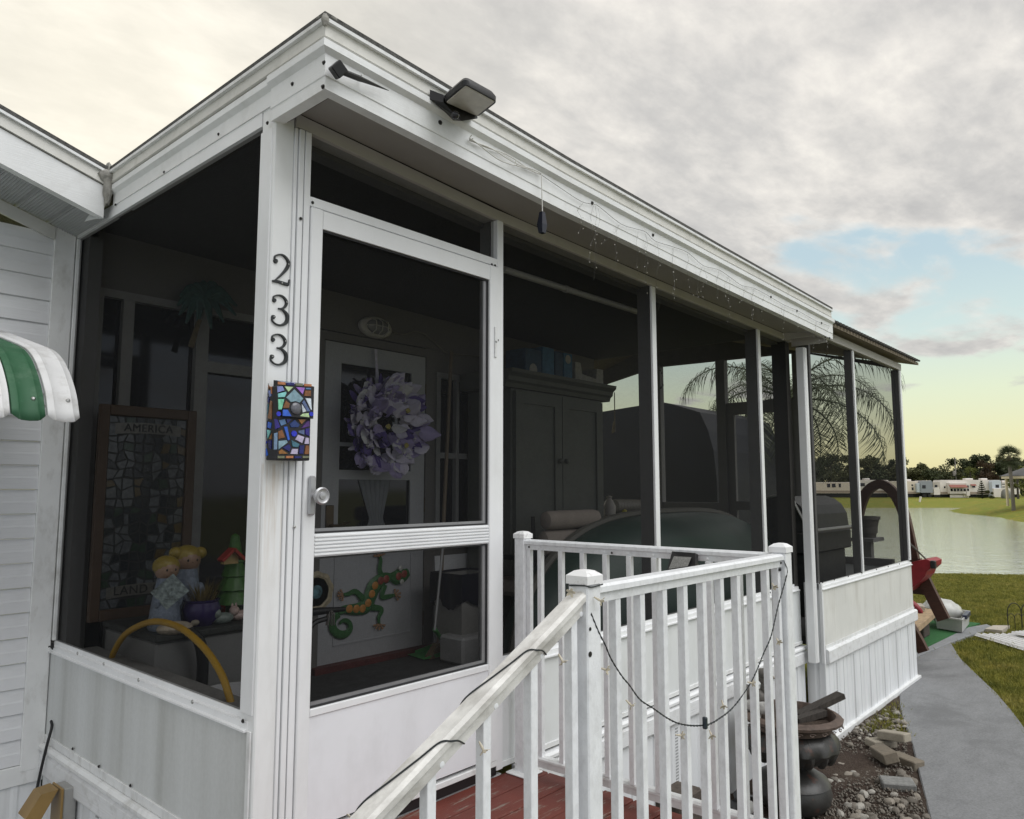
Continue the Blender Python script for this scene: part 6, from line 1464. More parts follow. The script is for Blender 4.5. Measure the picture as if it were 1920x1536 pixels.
for i, (x, y) in enumerate(((1145, 1060), (1105, 1078), (1015, 1098), (975, 1110), (935, 1145), (912, 1205), (885, 1270), (845, 1310), (800, 1312), (750, 1312))):
    c = oy(*z7((x, y)), GY - 0.012); m = MB(); m.ell(c, (0.026, 0.005, 0.026), 12, 6); m.build('spot', GR if i < 4 else GO, gk, True)
for x, y in ((1118, 1020), (1128, 1118)):
    m = MB(); m.ell(oy(*z7((x, y)), GY - 0.013), (0.018, 0.006, 0.018), 10, 6); m.build('eye', mat('gecko_eye', (0.5, 0.5, 0.46), 0.3), gk, True)
# --- round plaque on the door's left
pc = oy(592, 1110, 1.74); pq = thing('round_plaque', 'cream scalloped plaque with a round painted middle beside the gecko', 'plaque', pc)
m = MB(); m.m = Matrix.Translation(pc) @ Matrix.Rotation(R(90), 4, 'X'); m.lathe([(0.115, 0), (0.12, 0.008), (0.095, 0.016), (0.085, 0.010)], (0, 0, 0), 40, fn=lambda t, z: 1 + 0.04 * math.sin(9 * t)); m.lathe([(0.0851, 0.0), (0.0851, 0.010)], (0, 0, 0), 40); m.build('rim', mat('plaque_cream', (0.42, 0.36, 0.24), 0.6, var=0.2, scale=50), pq, True)
m = MB(); m.m = Matrix.Translation(pc) @ Matrix.Rotation(R(90), 4, 'X'); m.lathe([(0.086, 0.006), (0.04, 0.010), (0, 0.011)], (0, 0, 0), 30); m.build('picture', mat('plaque_teal', (0.10, 0.22, 0.25), 0.4, var=0.9, scale=30), pq, True)
# --- bulkhead lamp and its cable
lp = oy(706, 614, 1.77); bl = thing('bulkhead_lamp', 'oval caged bulkhead lamp on the wall above the entry door', 'lamp', lp)
LM = mat('lamp_cage_cream', (0.52, 0.50, 0.46), 0.5); 
m = MB(); m.m = Matrix.Translation(lp) @ Matrix.Rotation(R(90), 4, 'X') @ Matrix.Diagonal((1.55, 0.85, 1, 1)); m.lathe([(0.085, -0.025), (0.085, 0.0), (0.075, 0.014), (0.066, 0.016)], (0, 0, 0), 28); m.build('base', LM, bl, True)
m = MB(); m.m = Matrix.Translation(lp) @ Matrix.Rotation(R(90), 4, 'X') @ Matrix.Diagonal((1.55, 0.85, 1, 1)); m.lathe([(0.062, 0.0), (0.058, 0.03), (0.035, 0.05), (0, 0.056)], (0, 0, 0), 24); m.build('glass', mat('lamp_glass_grey', (0.25, 0.25, 0.25), 0.2), bl, True)
m = MB()
for s_ in (-0.05, 0.0, 0.05): m.tube([lp + Vector((s_, -0.012, -0.055)), lp + Vector((s_, -0.062, -0.03)), lp + Vector((s_, -0.066, 0.0)), lp + Vector((s_, -0.062, 0.03)), lp + Vector((s_, -0.012, 0.055))], 0.004, 6)
m.tube([lp + Vector((-0.10, -0.012, 0)), lp + Vector((-0.06, -0.058, 0)), lp + Vector((0.06, -0.058, 0)), lp + Vector((0.10, -0.012, 0))], 0.004, 6); m.build('cage', LM, bl, True)
m = MB(); m.tube(bez([oy(*p, 1.785) for p in ((738, 624), (758, 627), (775, 622), (795, 626), (812, 640), (828, 655), (842, 663), (905, 668))], 4), 0.006, 6); m.build('cable', mat('cable_grey', (0.22, 0.20, 0.17), 0.6), bl, True)
# --- palm tree wall ornament
pa = oy(375, 570, 1.74); pt = thing('palm_ornament', 'dark green metal palm tree ornament on the wall above the stained glass', 'wall art', oy(360, 650, 1.74))
PGN = mat('ornament_green', (0.03, 0.09, 0.085), 0.5, var=0.3, scale=40); rg = random.Random(3)
for k in range(13):
    a = R(200) + k * R(360 / 13); ex = 385 + 62 * math.cos(a) * rg.uniform(0.8, 1.0); ey = 560 - 42 * math.sin(a) * rg.uniform(0.8, 1.0) + 18
    m = MB(); pxribbon(m, [(382, 560), ((382 + ex) / 2, (560 + ey) / 2 - 16), (ex, ey)], [0.03, 0.055, 0.012], 1.74 - 0.003 * (k % 4), 0.004, 5); m.build('frond', PGN, pt)
m = MB(); pxribbon(m, [(374, 600), (366, 625), (358, 652)], [0.028, 0.03, 0.036], 1.735, 0.01); m.build('trunk', mat('ornament_trunk', (0.13, 0.10, 0.055), 0.6, var=0.3, scale=60), pt)
# --- stained glass panel leaning on the window
SY = 1.60; sg = thing('stained_glass_panel', 'tall wood framed stained glass panel leaning inside the left screen', 'stained glass', oy(270, 1115, SY))
c0, c1, c2, c3 = oy(182, 757, SY), oy(367, 772, SY), oy(372, 1135, SY), oy(168, 1130, SY)
FRW = mat('oak_frame', (0.085, 0.05, 0.03), 0.5, var=0.2, scale=12)
x0_, x1_, z0_, z1_ = c0.x + 0.01, c1.x, c2.z - 0.02, c0.z
for b_ in ((x0_, x0_ + 0.045, z0_, z1_), (x1_ - 0.045, x1_, z0_, z1_), (x0_ + 0.045, x1_ - 0.045, z1_ - 0.05, z1_), (x0_ + 0.045, x1_ - 0.045, z0_, z0_ + 0.05)):
    MB().box(b_[0], b_[1], SY - 0.02, SY + 0.01, b_[2], b_[3], 0.004).build('frame_bar', FRW, sg)
gx0, gx1, gz0, gz1 = x0_ + 0.045, x1_ - 0.045, z0_ + 0.05, z1_ - 0.05
MB().box(gx0, gx1, SY - 0.002, SY + 0.002, gz0, gz1).build('lead_backing', mat('lead', (0.015, 0.016, 0.017), 0.5), sg)
GLP = [mat('sg_grey', (0.11, 0.12, 0.13), 0.15, var=0.3, scale=50), mat('sg_green', (0.035, 0.06, 0.04), 0.15, var=0.3, scale=50), mat('sg_dark', (0.02, 0.025, 0.03), 0.15, var=0.3, scale=50), mat('sg_amber', (0.10, 0.07, 0.03), 0.15, var=0.3, scale=50)]
rg = random.Random(17); nx, nz = 9, 21
V_ = {}
for i in range(nx + 1):
    for j in range(nz + 1):
        jx = 0 if i in (0, nx) else rg.uniform(-0.36, 0.36); jz = 0 if j in (0, nz) else rg.uniform(-0.36, 0.36); V_[i, j] = Vector((lerp(gx0, gx1, (i + jx) / nx), SY - 0.0025, lerp(gz0, gz1, (j + jz) / nz)))
for i in range(nx):
    for j in range(nz):
        q = [V_[i, j], V_[i + 1, j], V_[i + 1, j + 1], V_[i, j + 1]]; c = sum(q, Vector()) / 4; q = [c + (p - c) * rg.uniform(0.72, 0.9) for p in q]
        if (j in (19,) or j == 1) and 1 <= i < nx - 1: continue
        u = i / nx; wts = (5, 1, 2, 0.6) if u > 0.5 or u < 0.25 else (1, 2, 7, 0.5)
        m = MB(); m._add(q + [p + Vector((0, -0.0015, 0)) for p in q], [(4, 5, 6, 7)] + [(k, (k + 1) % 4, 4 + (k + 1) % 4, 4 + k) for k in range(4)]); m.build('glass_piece', GLP[rg.choices(range(4), wts)[0]], sg)
def banner(text, zc, sz, arch):
    m = MB(); n = 12; xs_ = np.linspace(gx0 + 0.03, gx1 - 0.03, n); f = lambda x: arch * (1 - ((x - (gx0 + gx1) / 2) / ((gx1 - gx0) / 2)) ** 2)
    m._add([(x, SY - 0.005, zc - 0.026 + f(x)) for x in xs_] + [(x, SY - 0.005, zc + 0.026 + f(x)) for x in xs_], [(i, i + 1, n + i + 1, n + i) for i in range(n - 1)]); bn = m.build('banner', mat('sg_banner', (0.15, 0.145, 0.13), 0.2, var=0.2, scale=40), sg)
    cu = bpy.data.curves.new('lettering', 'FONT'); cu.body = text; cu.size = sz; cu.extrude = 0.001; cu.align_x = 'CENTER'; cu.align_y = 'CENTER'; cu.space_character = 1.1; cu.materials.append(_MC['lead'])
    tmp = bpy.data.objects.new('lettering', cu); COL.objects.link(tmp); bpy.context.view_layer.update(); me = bpy.data.meshes.new_from_object(tmp.evaluated_get(bpy.context.evaluated_depsgraph_get())); bpy.data.objects.remove(tmp); bpy.data.curves.remove(cu)
    put('lettering', me, bn, loc=((gx0 + gx1) / 2, SY - 0.0075, zc + arch * 0.85), rot=(R(90), 0, 0))
banner('AMERICA', lerp(gz0, gz1, 19.5 / nz), 0.052, 0.012); banner('LAND OF', lerp(gz0, gz1, 1.6 / nz), 0.056, 0.012)
# --- white chest with a dark top, and the ornaments on it
cf = thing('storage_bench', 'white storage bench with a dark top carrying ornaments inside the left screen', 'bench', (0.47, 1.25, FLOOR_Z)); TZ = 1.262
MB().box(0.14, 0.80, 1.02, 1.55, FLOOR_Z + 0.001, TZ - 0.03, 0.01).build('chest', mat('chest_white_shaded', (0.20, 0.20, 0.195), 0.4, var=0.05), cf)  # white chest darkened in colour to match the dim interior
MB().box(0.13, 0.81, 1.00, 1.56, TZ - 0.0295, TZ, 0.006).build('top', mat('chest_top_dark', (0.03, 0.033, 0.03), 0.6, var=0.4, scale=60), cf)
HAIR = mat('ceramic_blond', (0.34, 0.25, 0.045), 0.35, var=0.15, scale=30); SKIN = mat('ceramic_skin', (0.36, 0.23, 0.16), 0.35, var=0.06); DRS = mat('ceramic_blue_white', (0.20, 0.24, 0.31), 0.4, var=0.3, scale=60)
def doll(px, py, Y, hr, label, bun):
    hc = oy(px, py, Y); t = thing('child_figurine', label, 'figurine', (hc.x, hc.y, TZ)); z0 = TZ
    m = MB(); m.lathe([(hr * 1.25, 0.0), (hr * 1.35, 0.01), (hr * 1.15, (hc.z - z0) * 0.4), (hr * 0.75, (hc.z - z0) - hr * 0.7), (hr * 0.4, (hc.z - z0) - hr * 0.5)], (hc.x, hc.y, z0), 18); m.ell((hc.x - hr * 0.9, hc.y - hr * 0.5, z0 + (hc.z - z0) * 0.5), (hr * 0.35, hr * 0.4, hr * 0.7), 8, 6); m.ell((hc.x + hr * 0.9, hc.y - hr * 0.5, z0 + (hc.z - z0) * 0.5), (hr * 0.35, hr * 0.4, hr * 0.7), 8, 6); m.build('dress', DRS, t, True)
    m = MB(); m.ell(hc, (hr, hr * 0.95, hr), 16, 12); m.ell(hc + Vector((0, -hr * 0.97, -hr * 0.1)), (hr * 0.09,) * 3, 6, 5); m.build('head', SKIN, t, True)
    m = MB(); m.ell(hc + Vector((0, hr * 0.18, hr * 0.28)), (hr * 1.12, hr * 1.05, hr * 0.92), 16, 10); 
    if bun: m.ell(hc + Vector((-hr * 1.0, 0, hr * 0.6)), (hr * 0.55, hr * 0.5, hr * 0.5), 10, 8); m.ell(hc + Vector((hr * 1.0, 0, hr * 0.5)), (hr * 0.55, hr * 0.5, hr * 0.5), 10, 8)
    m.build('hair', HAIR, t, True)
    for s_ in (-1, 1): m = MB(); m.ell(hc + Vector((s_ * hr * 0.36, -hr * 0.86, hr * 0.02)), (hr * 0.09, hr * 0.06, hr * 0.11), 6, 5); m.build('eye', BLK, t, True)
doll(313, 1068, 1.14, 0.050, 'ceramic blond child figurine holding a white card, left one of the pair', False)
doll(352, 1050, 1.22, 0.056, 'taller ceramic blond child figurine with bunched hair behind the grass pot', True)
p = oy(322, 1108, 1.08); o = MB().bar(p + Vector((-0.045, 0.02, -0.04)), p + Vector((0.03, -0.02, 0.035)), 0.005, 0.10).build('picture_card', mat('card_print', (0.24, 0.29, 0.29), 0.5, var=0.7, scale=60), None); tag(o, 'small printed card held by the left child figurine', 'card')
# purple pot with dry grass
pp = oy(378, 1130, 1.12); gpot = thing('grass_pot', 'glossy purple pot of dry grass on the dark bench top', 'plant pot', (pp.x, pp.y, TZ))
m = MB(); m.lathe([(0.05, 0), (0.075, 0.03), (0.082, 0.07), (0.072, 0.10), (0.078, 0.11), (0.07, 0.112), (0.06, 0.09), (0, 0.088)], (pp.x, pp.y, TZ), 24); m.build('pot', mat('purple_glaze', (0.035, 0.022, 0.10), 0.2, var=0.2), gpot, True)
rg = random.Random(6); m = MB()
for k in range(130):
    a = rg.uniform(0, 6.28); r0 = rg.uniform(0, 0.055); l = rg.uniform(0.05, 0.12); b0 = Vector((pp.x + r0 * math.cos(a), pp.y + r0 * math.sin(a), TZ + 0.09)); e = b0 + Vector((math.cos(a) * l * 0.6, math.sin(a) * l * 0.6, l)); s_ = Vector((-math.sin(a), math.cos(a), 0)) * 0.003; m._add([b0 - s_, b0 + s_, e], [(0, 1, 2)])
gs = m.build('grass_tuft', mat('dry_grass_pot', (0.17, 0.125, 0.035), 0.8, var=0.3, scale=80), gpot); gs['kind'] = 'stuff'
# toy fir tree with red-roofed house front
fp = oy(438, 1095, 1.18); ft = thing('ceramic_fir_tree', 'green ceramic fir tree ornament with a red roofed house on it', 'ornament', (fp.x, fp.y, TZ))
m = MB(); h0 = oy(440, 1000, 1.18).z - TZ; prof = []
for k in range(5):
    zz_ = h0 * (0.18 + 0.16 * k); prof += [(0.085 * (1 - k * 0.17), zz_), (0.055 * (1 - k * 0.17), zz_ + h0 * 0.15)]
m.lathe([(0.03, 0), (0.03, h0 * 0.18)] + prof + [(0.0, h0)], (fp.x, fp.y, TZ), 30, fn=lambda t, z: 1 + 0.10 * math.sin(t * 9 + z * 60)); m.build('tree', mat('ceramic_green', (0.05, 0.15, 0.025), 0.4, var=0.3, scale=60), ft, True)
q = oy(434, 1045, 1.10); m = MB(); m.ext([q + Vector((-0.035, 0, -0.03)), q + Vector((0.035, 0, -0.03)), q + Vector((0.035, 0, 0.0)), q + Vector((0, 0, 0.03)), q + Vector((-0.035, 0, 0.0))], (0, 0.03, 0)); m.build('house_front', mat('ceramic_cream', (0.45, 0.33, 0.14), 0.4), ft)
for s_ in (-1, 1): m = MB(); m.bar(q + Vector((s_ * 0.055, -0.004, -0.012)), q + Vector((0, -0.004, 0.038)), 0.05, 0.013); m.build('house_roof', mat('ceramic_red', (0.36, 0.035, 0.025), 0.4), ft)
# small animals and a shell turtle
def critter(px, py, Y, col, nm, label, r_):
    p = oy(px, py, Y); t = thing('animal_figurine', label, 'figurine', (p.x, p.y, TZ)); mt = mat('ceramic_' + nm, col, 0.4, var=0.3, scale=70)
    m = MB(); m.ell((p.x, p.y, TZ + r_ * 0.6), (r_ * 1.3, r_ * 0.8, r_ * 0.62), 14, 8); m.build('body', mt, t, True)
    m = MB(); m.ell((p.x - r_ * 1.0, p.y - r_ * 0.3, TZ + r_ * 1.25), (r_ * 0.62, r_ * 0.6, r_ * 0.58), 12, 8); m.ell((p.x - r_ * 1.25, p.y - r_ * 0.3, TZ + r_ * 1.8), (r_ * 0.16, r_ * 0.1, r_ * 0.4), 6, 5); m.ell((p.x - r_ * 0.8, p.y - r_ * 0.3, TZ + r_ * 1.8), (r_ * 0.16, r_ * 0.1, r_ * 0.4), 6, 5); m.build('head', mt, t, True)
critter(418, 1135, 1.08, (0.20, 0.24, 0.22), 'sage', 'grey-green ceramic animal lying beside the purple pot', 0.040)
critter(452, 1125, 1.10, (0.50, 0.38, 0.34), 'pinkwhite', 'speckled pink and white ceramic animal below the fir tree ornament', 0.038)
critter(425, 1108, 1.30, (0.34, 0.05, 0.035), 'red', 'red ceramic animal behind the grey-green one', 0.040)
tp = oy(328, 1157, 1.03); tt = thing('turtle_figurine', 'pale shell turtle figurine at the front edge of the bench above the yellow hose', 'figurine', (tp.x, tp.y, TZ))
m = MB(); m.ell((tp.x, tp.y, TZ + 0.018), (0.075, 0.05, 0.028), 16, 8); m.build('shell', mat('turtle_shell', (0.42, 0.36, 0.28), 0.5, var=0.25, scale=50), tt, True)
m = MB(); m.ell((tp.x + 0.088, tp.y, TZ + 0.028), (0.02, 0.013, 0.013), 10, 6); m.tube([(tp.x + 0.06, tp.y, TZ + 0.015), (tp.x + 0.085, tp.y, TZ + 0.026)], 0.009, 6); m.build('head', mat('turtle_skin', (0.25, 0.22, 0.17), 0.5), tt, True)
# yellow ribbed hose arched over the ledge, black pipe, bucket
hp = [ox(px, py, 0.095) for px, py in ((205, 1250), (215, 1220), (238, 1187), (285, 1166), (335, 1176), (380, 1212), (412, 1258), (428, 1300), (438, 1340))]
cv = bez(hp, 14); m = MB(); m.tube(cv, [0.0120 + 0.0012 * (i % 2) for i in range(len(cv))], 12); o = m.build('yellow_hose', mat('hose_yellow', (0.50, 0.29, 0.02), 0.4, var=0.1), None, True); tag(o, 'thick ribbed yellow hose arching up behind the left window ledge', 'hose')
m = MB(); m.tube(bez([oy(*p, 0.95) for p in ((355, 1185), (372, 1200), (380, 1235), (378, 1300))], 6), 0.024, 10); o = m.build('black_pipe', BLK, None, True); tag(o, 'short black pipe bending down under the yellow hose', 'pipe')
bk = oy(440, 1300, 0.75); bt = thing('bucket', 'white bucket with a blue band standing low by the corner post inside', 'bucket', (bk.x, bk.y, FLOOR_Z))
m = MB(); m.lathe([(0.11, 0), (0.135, 0.27), (0.142, 0.275), (0.142, 0.29), (0.13, 0.29), (0.105, 0.01), (0, 0.01)], (bk.x, bk.y, FLOOR_Z), 28); m.build('pail', mat('pail_white', (0.52, 0.52, 0.52), 0.4), bt, True)
m = MB(); m.lathe([(0.118, 0.03), (0.1285, 0.15)], (bk.x, bk.y, FLOOR_Z), 28); m.build('band', mat('pail_blue', (0.02, 0.03, 0.30), 0.4), bt, True)
# --- broom, dustpan, bin, tote right of the entry door
br = thing('broom', 'long handled broom leaning on the wall right of the entry door', 'broom', oy(822, 1232, 1.55))
m = MB(); m.tube([oy(846, 660, 1.74), oy(822, 1205, 1.56)], 0.013, 8); m.build('handle', mat('broom_wood', (0.19, 0.145, 0.10), 0.6), br, True)
e = oy(822, 1205, 1.56); m = MB(); m._add([(e.x - 0.03, e.y - 0.02, e.z), (e.x + 0.03, e.y - 0.02, e.z), (e.x + 0.03, e.y + 0.02, e.z), (e.x - 0.03, e.y + 0.02, e.z), (e.x - 0.10, e.y - 0.03, FLOOR_Z + 0.005), (e.x + 0.08, e.y - 0.03, FLOOR_Z + 0.005), (e.x + 0.08, e.y + 0.03, FLOOR_Z + 0.005), (e.x - 0.10, e.y + 0.03, FLOOR_Z + 0.005)], [(0, 1, 2, 3), (7, 6, 5, 4), (0, 4, 5, 1), (1, 5, 6, 2), (2, 6, 7, 3), (3, 7, 4, 0)]); m.build('bristles', mat('straw', (0.15, 0.11, 0.06), 0.9, var=0.3, scale=60), br)
dp = thing('dustpan', 'bright green long handled dustpan on the floor by the entry door', 'dustpan', oy(795, 1240, 1.4)); GRN = mat('green_plastic', (0.05, 0.26, 0.06), 0.4)
a0 = oz(778, 1232, FLOOR_Z + 0.01); a1 = oz(838, 1222, FLOOR_Z + 0.01); d = (a1 - a0); s_ = Vector((-d.y, d.x, 0)).normalized() * 0.10
m = MB(); m._add([a0 - s_, a1 - s_, a1 + s_, a0 + s_, a1 - s_ + Vector((0, 0, 0.05)), a1 + s_ + Vector((0, 0, 0.05)), a0 - s_ + Vector((0, 0, 0.006)), a0 + s_ + Vector((0, 0, 0.006))], [(0, 1, 2, 3), (1, 4, 5, 2), (0, 6, 4, 1), (3, 2, 5, 7)]); pan = m.build('pan', GRN, dp); md = pan.modifiers.new('t', 'SOLIDIFY'); md.thickness = 0.004
t0 = a1 + Vector((-0.02, 0, 0.05)); m = MB(); m.tube([t0, oy(815, 1180, 1.45)], 0.014, 8); m.build('socket', GRN, dp, True); m = MB(); m.tube([oy(815, 1182, 1.45), oy(832, 1010, 1.5)], 0.009, 8); m.build('handle', mat('handle_steel', (0.4, 0.4, 0.4), 0.35, metal=0.5), dp, True)
bn_ = oy(872, 1150, 1.45); bi = thing('waste_bin', 'tall white waste bin with a dark bag folded over its rim', 'bin', (bn_.x, bn_.y, FLOOR_Z)); zr_ = oy(870, 1075, 1.45).z - FLOOR_Z
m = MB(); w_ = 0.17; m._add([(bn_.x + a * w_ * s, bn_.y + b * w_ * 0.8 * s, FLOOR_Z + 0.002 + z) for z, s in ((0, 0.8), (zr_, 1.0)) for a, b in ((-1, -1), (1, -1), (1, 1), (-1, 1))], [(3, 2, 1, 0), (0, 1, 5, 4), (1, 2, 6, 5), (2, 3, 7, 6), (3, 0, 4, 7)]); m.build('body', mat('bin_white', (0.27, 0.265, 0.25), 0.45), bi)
m = MB(); rg = random.Random(9); n = 40; vs = []
for z, s in ((zr_ + 0.006, 0.9), (zr_ + 0.014, 1.06), (zr_ - 0.06, 1.08), (None, 1.05)):
    for k in range(n):
        t = 2 * math.pi * k / n; c, sn = math.cos(t), math.sin(t); kk = 1 / max(abs(c), abs(sn)); zz_ = z if z is not None else zr_ - 0.13 - 0.07 * abs(math.sin(t * 2.3)) - rg.uniform(0, .03)
        vs.append((bn_.x + c * kk * w_ * s * (1 + 0.03 * math.sin(9 * t)), bn_.y + sn * kk * w_ * 0.8 * s, FLOOR_Z + zz_))
m._add(vs, [(j * n + i, j * n + (i + 1) % n, (j + 1) * n + (i + 1) % n, (j + 1) * n + i) for j in range(3) for i in range(n)]); m.build('bin_bag', mat('bag_navy', (0.008, 0.009, 0.02), 0.3), bi, True)
tc_ = oz(872, 1240, FLOOR_Z + 0.0); o = MB().box(tc_.x - 0.12, tc_.x + 0.2, tc_.y - 0.1, tc_.y + 0.12, FLOOR_Z + 0.002, FLOOR_Z + 0.17, 0.015).build('small_tote', mat('tote_cloudy', (0.36, 0.36, 0.36), 0.4), None); tag(o, 'low cloudy plastic tote on the floor in front of the white bin', 'tote')
# --- armoire with boxes on top
AY = 1.32; ax0, ax1 = oy(962, 800, AY).x, oy(1131, 800, AY).x; az = oy(1131, 752, AY).z
ar = thing('armoire', 'tall dark grey-green two-door armoire with a heavy cornice', 'armoire', ((ax0 + ax1) / 2, AY + 0.22, FLOOR_Z)); ARM = mat('armoire_paint', (0.095, 0.10, 0.09), 0.5, var=0.1, scale=8)  # dark paint, lowered further for the shade inside the porch
MB().box(ax0, ax1, AY + 0.02, YH - 0.03, FLOOR_Z + 0.001, az, 0.004).build('carcass', ARM, ar)
m = MB(); m.sweep([(0, 0), (0.02, 0), (0.03, 0.03), (0.05, 0.045), (0.055, 0.075), (0.085, 0.10), (0.09, 0.125), (0, 0.125)], (ax0 - 0.085, AY + 0.02, az + 0.0005), (ax1 + 0.10, AY + 0.02, az + 0.0005), ((0, -1, 0), (0, 0, 1))); m.box(ax0 - 0.085, ax1 + 0.10, AY + 0.0205, YH - 0.03, az + 0.0005, az + 0.1255); m.build('cornice', ARM, ar)
xm = (ax0 + ax1) / 2
for xa, xb, s_ in ((ax0 + 0.02, xm - 0.004, 1), (xm + 0.004, ax1 - 0.02, -1)):
    m = MB(); z0, z1 = FLOOR_Z + 0.08, az - 0.02; m.box(xa, xb, AY + 0.003, AY + 0.0195, z0, z1); dd = m.build('cabinet_door', ARM, ar)
    m = MB(); f = 0.085; m.box(xa, xa + f, AY - 0.010, AY + 0.0028, z0, z1); m.box(xb - f, xb, AY - 0.010, AY + 0.0028, z0, z1); m.box(xa + f, xb - f, AY - 0.010, AY + 0.0028, z1 - f, z1); m.box(xa + f, xb - f, AY - 0.010, AY + 0.0028, z0, z0 + f); m.build('door_frame', ARM, dd)
    kx = (xb - 0.035) if s_ > 0 else (xa + 0.035); m = MB(); m.ell((kx, AY - 0.025, oy(1055, 865, AY).z), (0.02, 0.016, 0.02), 12, 8); m.build('knob', ARM, dd, True)
BT = az + 0.126
BLU = mat('box_blue', (0.05, 0.17, 0.30), 0.5, var=0.2, scale=20); BLD = mat('box_blue_dark', (0.03, 0.08, 0.15), 0.5, var=0.25, scale=20); WHT = mat('box_white_print', (0.42, 0.41, 0.37), 0.5, var=0.2, scale=30)
def cbox(pxa, pxb, pyt, mt, lab, d_=0.22, disc=None):
    xa, xb = oy(pxa, 700, AY + 0.05).x, oy(pxb, 700, AY + 0.05).x; zt = oy((pxa + pxb) / 2, pyt, AY + 0.05).z
    t = thing('product_box', lab, 'box', ((xa + xb) / 2, AY + 0.05, BT)); MB().box(xa + 0.004, xb - 0.004, AY + 0.05, AY + 0.05 + d_, BT + 0.001, zt, 0.003).build('carton', mt, t)
    if disc:
        c = oy(disc[0], disc[1], AY + 0.05); m = MB(); m.m = Matrix.Translation((c.x, AY + 0.0495, c.z)) @ Matrix.Rotation(R(90), 4, 'X'); m.lathe([(disc[2], 0), (disc[2], 0.001), (0, 0.001)], (0, 0, 0), 20); m.build('round_label', WHT, t)
cbox(985, 1016, 655, BLD, 'dark blue carton with a round label, leftmost on the armoire', 0.2, (1000, 693, 0.045)); cbox(1017, 1040, 652, BLU, 'bright blue carton standing second on the armoire', 0.2); cbox(1041, 1056, 660, BLD, 'narrow dark carton between the blue cartons on the armoire', 0.2); cbox(1057, 1074, 663, BLU, 'blue carton with an oval label, third on the armoire', 0.2, (1065, 674, 0.035))
wx0, wx1 = oy(1079, 700, AY + 0.05).x, oy(1131, 700, AY + 0.05).x; zt = oy(1100, 683, AY + 0.05).z; zt2 = oy(1100, 703, AY + 0.05).z
t = thing('white_carton', 'cream carton with a notched top beside the blue cartons on the armoire', 'box', ((wx0 + wx1) / 2, AY + 0.05, BT)); m = MB(); m.ext([(wx0, AY + 0.05, BT + 0.001), (wx1, AY + 0.05, BT + 0.001), (wx1, AY + 0.05, zt - 0.02), (wx1 - 0.09, AY + 0.05, zt - 0.02), (wx1 - 0.10, AY + 0.05, zt2 - 0.02), (wx0 + 0.09, AY + 0.05, zt2), (wx0 + 0.07, AY + 0.05, zt), (wx0, AY + 0.05, zt)], (0, 0.2, 0)); m.build('carton', WHT, t)
# --- cushioned chair
ch = thing('cushioned_chair', 'high backed chair with padded taupe cushions behind the railing', 'chair', (2.62, 0.85, FLOOR_Z)); CUS = mat('taupe_cushion', (0.24, 0.205, 0.18), 0.8, var=0.08, scale=12, bump=0.15, bscale=60)
a, b = oy(1030, 960, 0.8), oy(1128, 965, 0.8)
for k, (zc, rr) in enumerate(((a.z - 0.055, 0.060), (a.z - 0.20, 0.085), (a.z - 0.38, 0.095))):
    m = MB(); xm_ = (a.x + b.x) / 2; hw = (b.x - a.x) / 2
    vs = []; n = 16; st = [(-1, 0.55), (-0.96, 0.9), (-0.85, 1), (0.85, 1), (0.96, 0.9), (1, 0.55)]
    for u, s_ in st:
        for i in range(n):
            t = 2 * math.pi * i / n; vs.append((xm_ + u * hw, 0.84 + 0.05 * math.cos(t) * s_ + 0.02 * k, zc + rr * math.sin(t) * s_))
    m._add(vs, [tuple(range(n)), tuple(range(5 * n, 6 * n))] + [(j * n + i, j * n + (i + 1) % n, (j + 1) * n + (i + 1) % n, (j + 1) * n + i) for j in range(5) for i in range(n)]); m.build('back_cushion', CUS, ch, True)
MB().box(xm_ - 0.26, xm_ + 0.26, 0.86, 1.38, 1.16, 1.26, 0.03).build('seat_cushion', CUS, ch)
m = MB(); m.tube([(xm_ - 0.27, 0.93, 1.22), (xm_ - 0.29, 0.93, a.z - 0.03)], 0.014, 8); m.tube([(xm_ + 0.27, 0.93, 1.22), (xm_ + 0.29, 0.93, a.z - 0.03)], 0.014, 8); m.build('back_frame', BLK, ch)
for dx_, dy_ in ((-0.24, 0.9), (0.24, 0.9), (-0.24, 1.34), (0.24, 1.34)):
    m = MB(); m.tube([(xm_ + dx_, dy_, 1.17), (xm_ + dx_ * 1.1, dy_, FLOOR_Z + 0.001)], 0.014, 8); m.build('leg', BLK, ch)
m = MB(); m.bar((xm_ - 0.30, 0.92, 1.42), (xm_ - 0.30, 1.30, 1.42), 0.05, 0.03); m.build('armrest', BLK, ch)
# --- big green domed cover
dc = Vector((3.95, 0.80, FLOOR_Z)); dm_ = thing('green_domed_cover', 'big dark green dome-shaped cover with a pale welt along its crown behind the railing', 'cover', dc)
def dome_r(t): return 1
m = MB(); nu, nv = 48, 14; vs = []
for j in range(nv + 1):
    a = math.pi / 2 * j / nv
    for i in range(nu):
        t = 2 * math.pi * i / nu; f = math.cos(a) ** 0.62; wv = 1 + 0.012 * math.sin(t * 11 + j) ; vs.append(dc + Vector((1.85 * f * math.cos(t) * wv, 0.56 * f * math.sin(t) * wv, 0.004 + 0.915 * math.sin(a))))
m._add(vs, [(j * nu + i, j * nu + (i + 1) % nu, (j + 1) * nu + (i + 1) % nu, (j + 1) * nu + i) for j in range(nv) for i in range(nu)]); m.build('shell', mat('green_vinyl', (0.030, 0.052, 0.044), 0.45, var=0.15, scale=3, dirt=(0.014, 0.062, 0.032), dirt_amt=0.7, dirt_scale=1.2, dirt_sc=(0.6, 0.6, 3)), dm_, True)
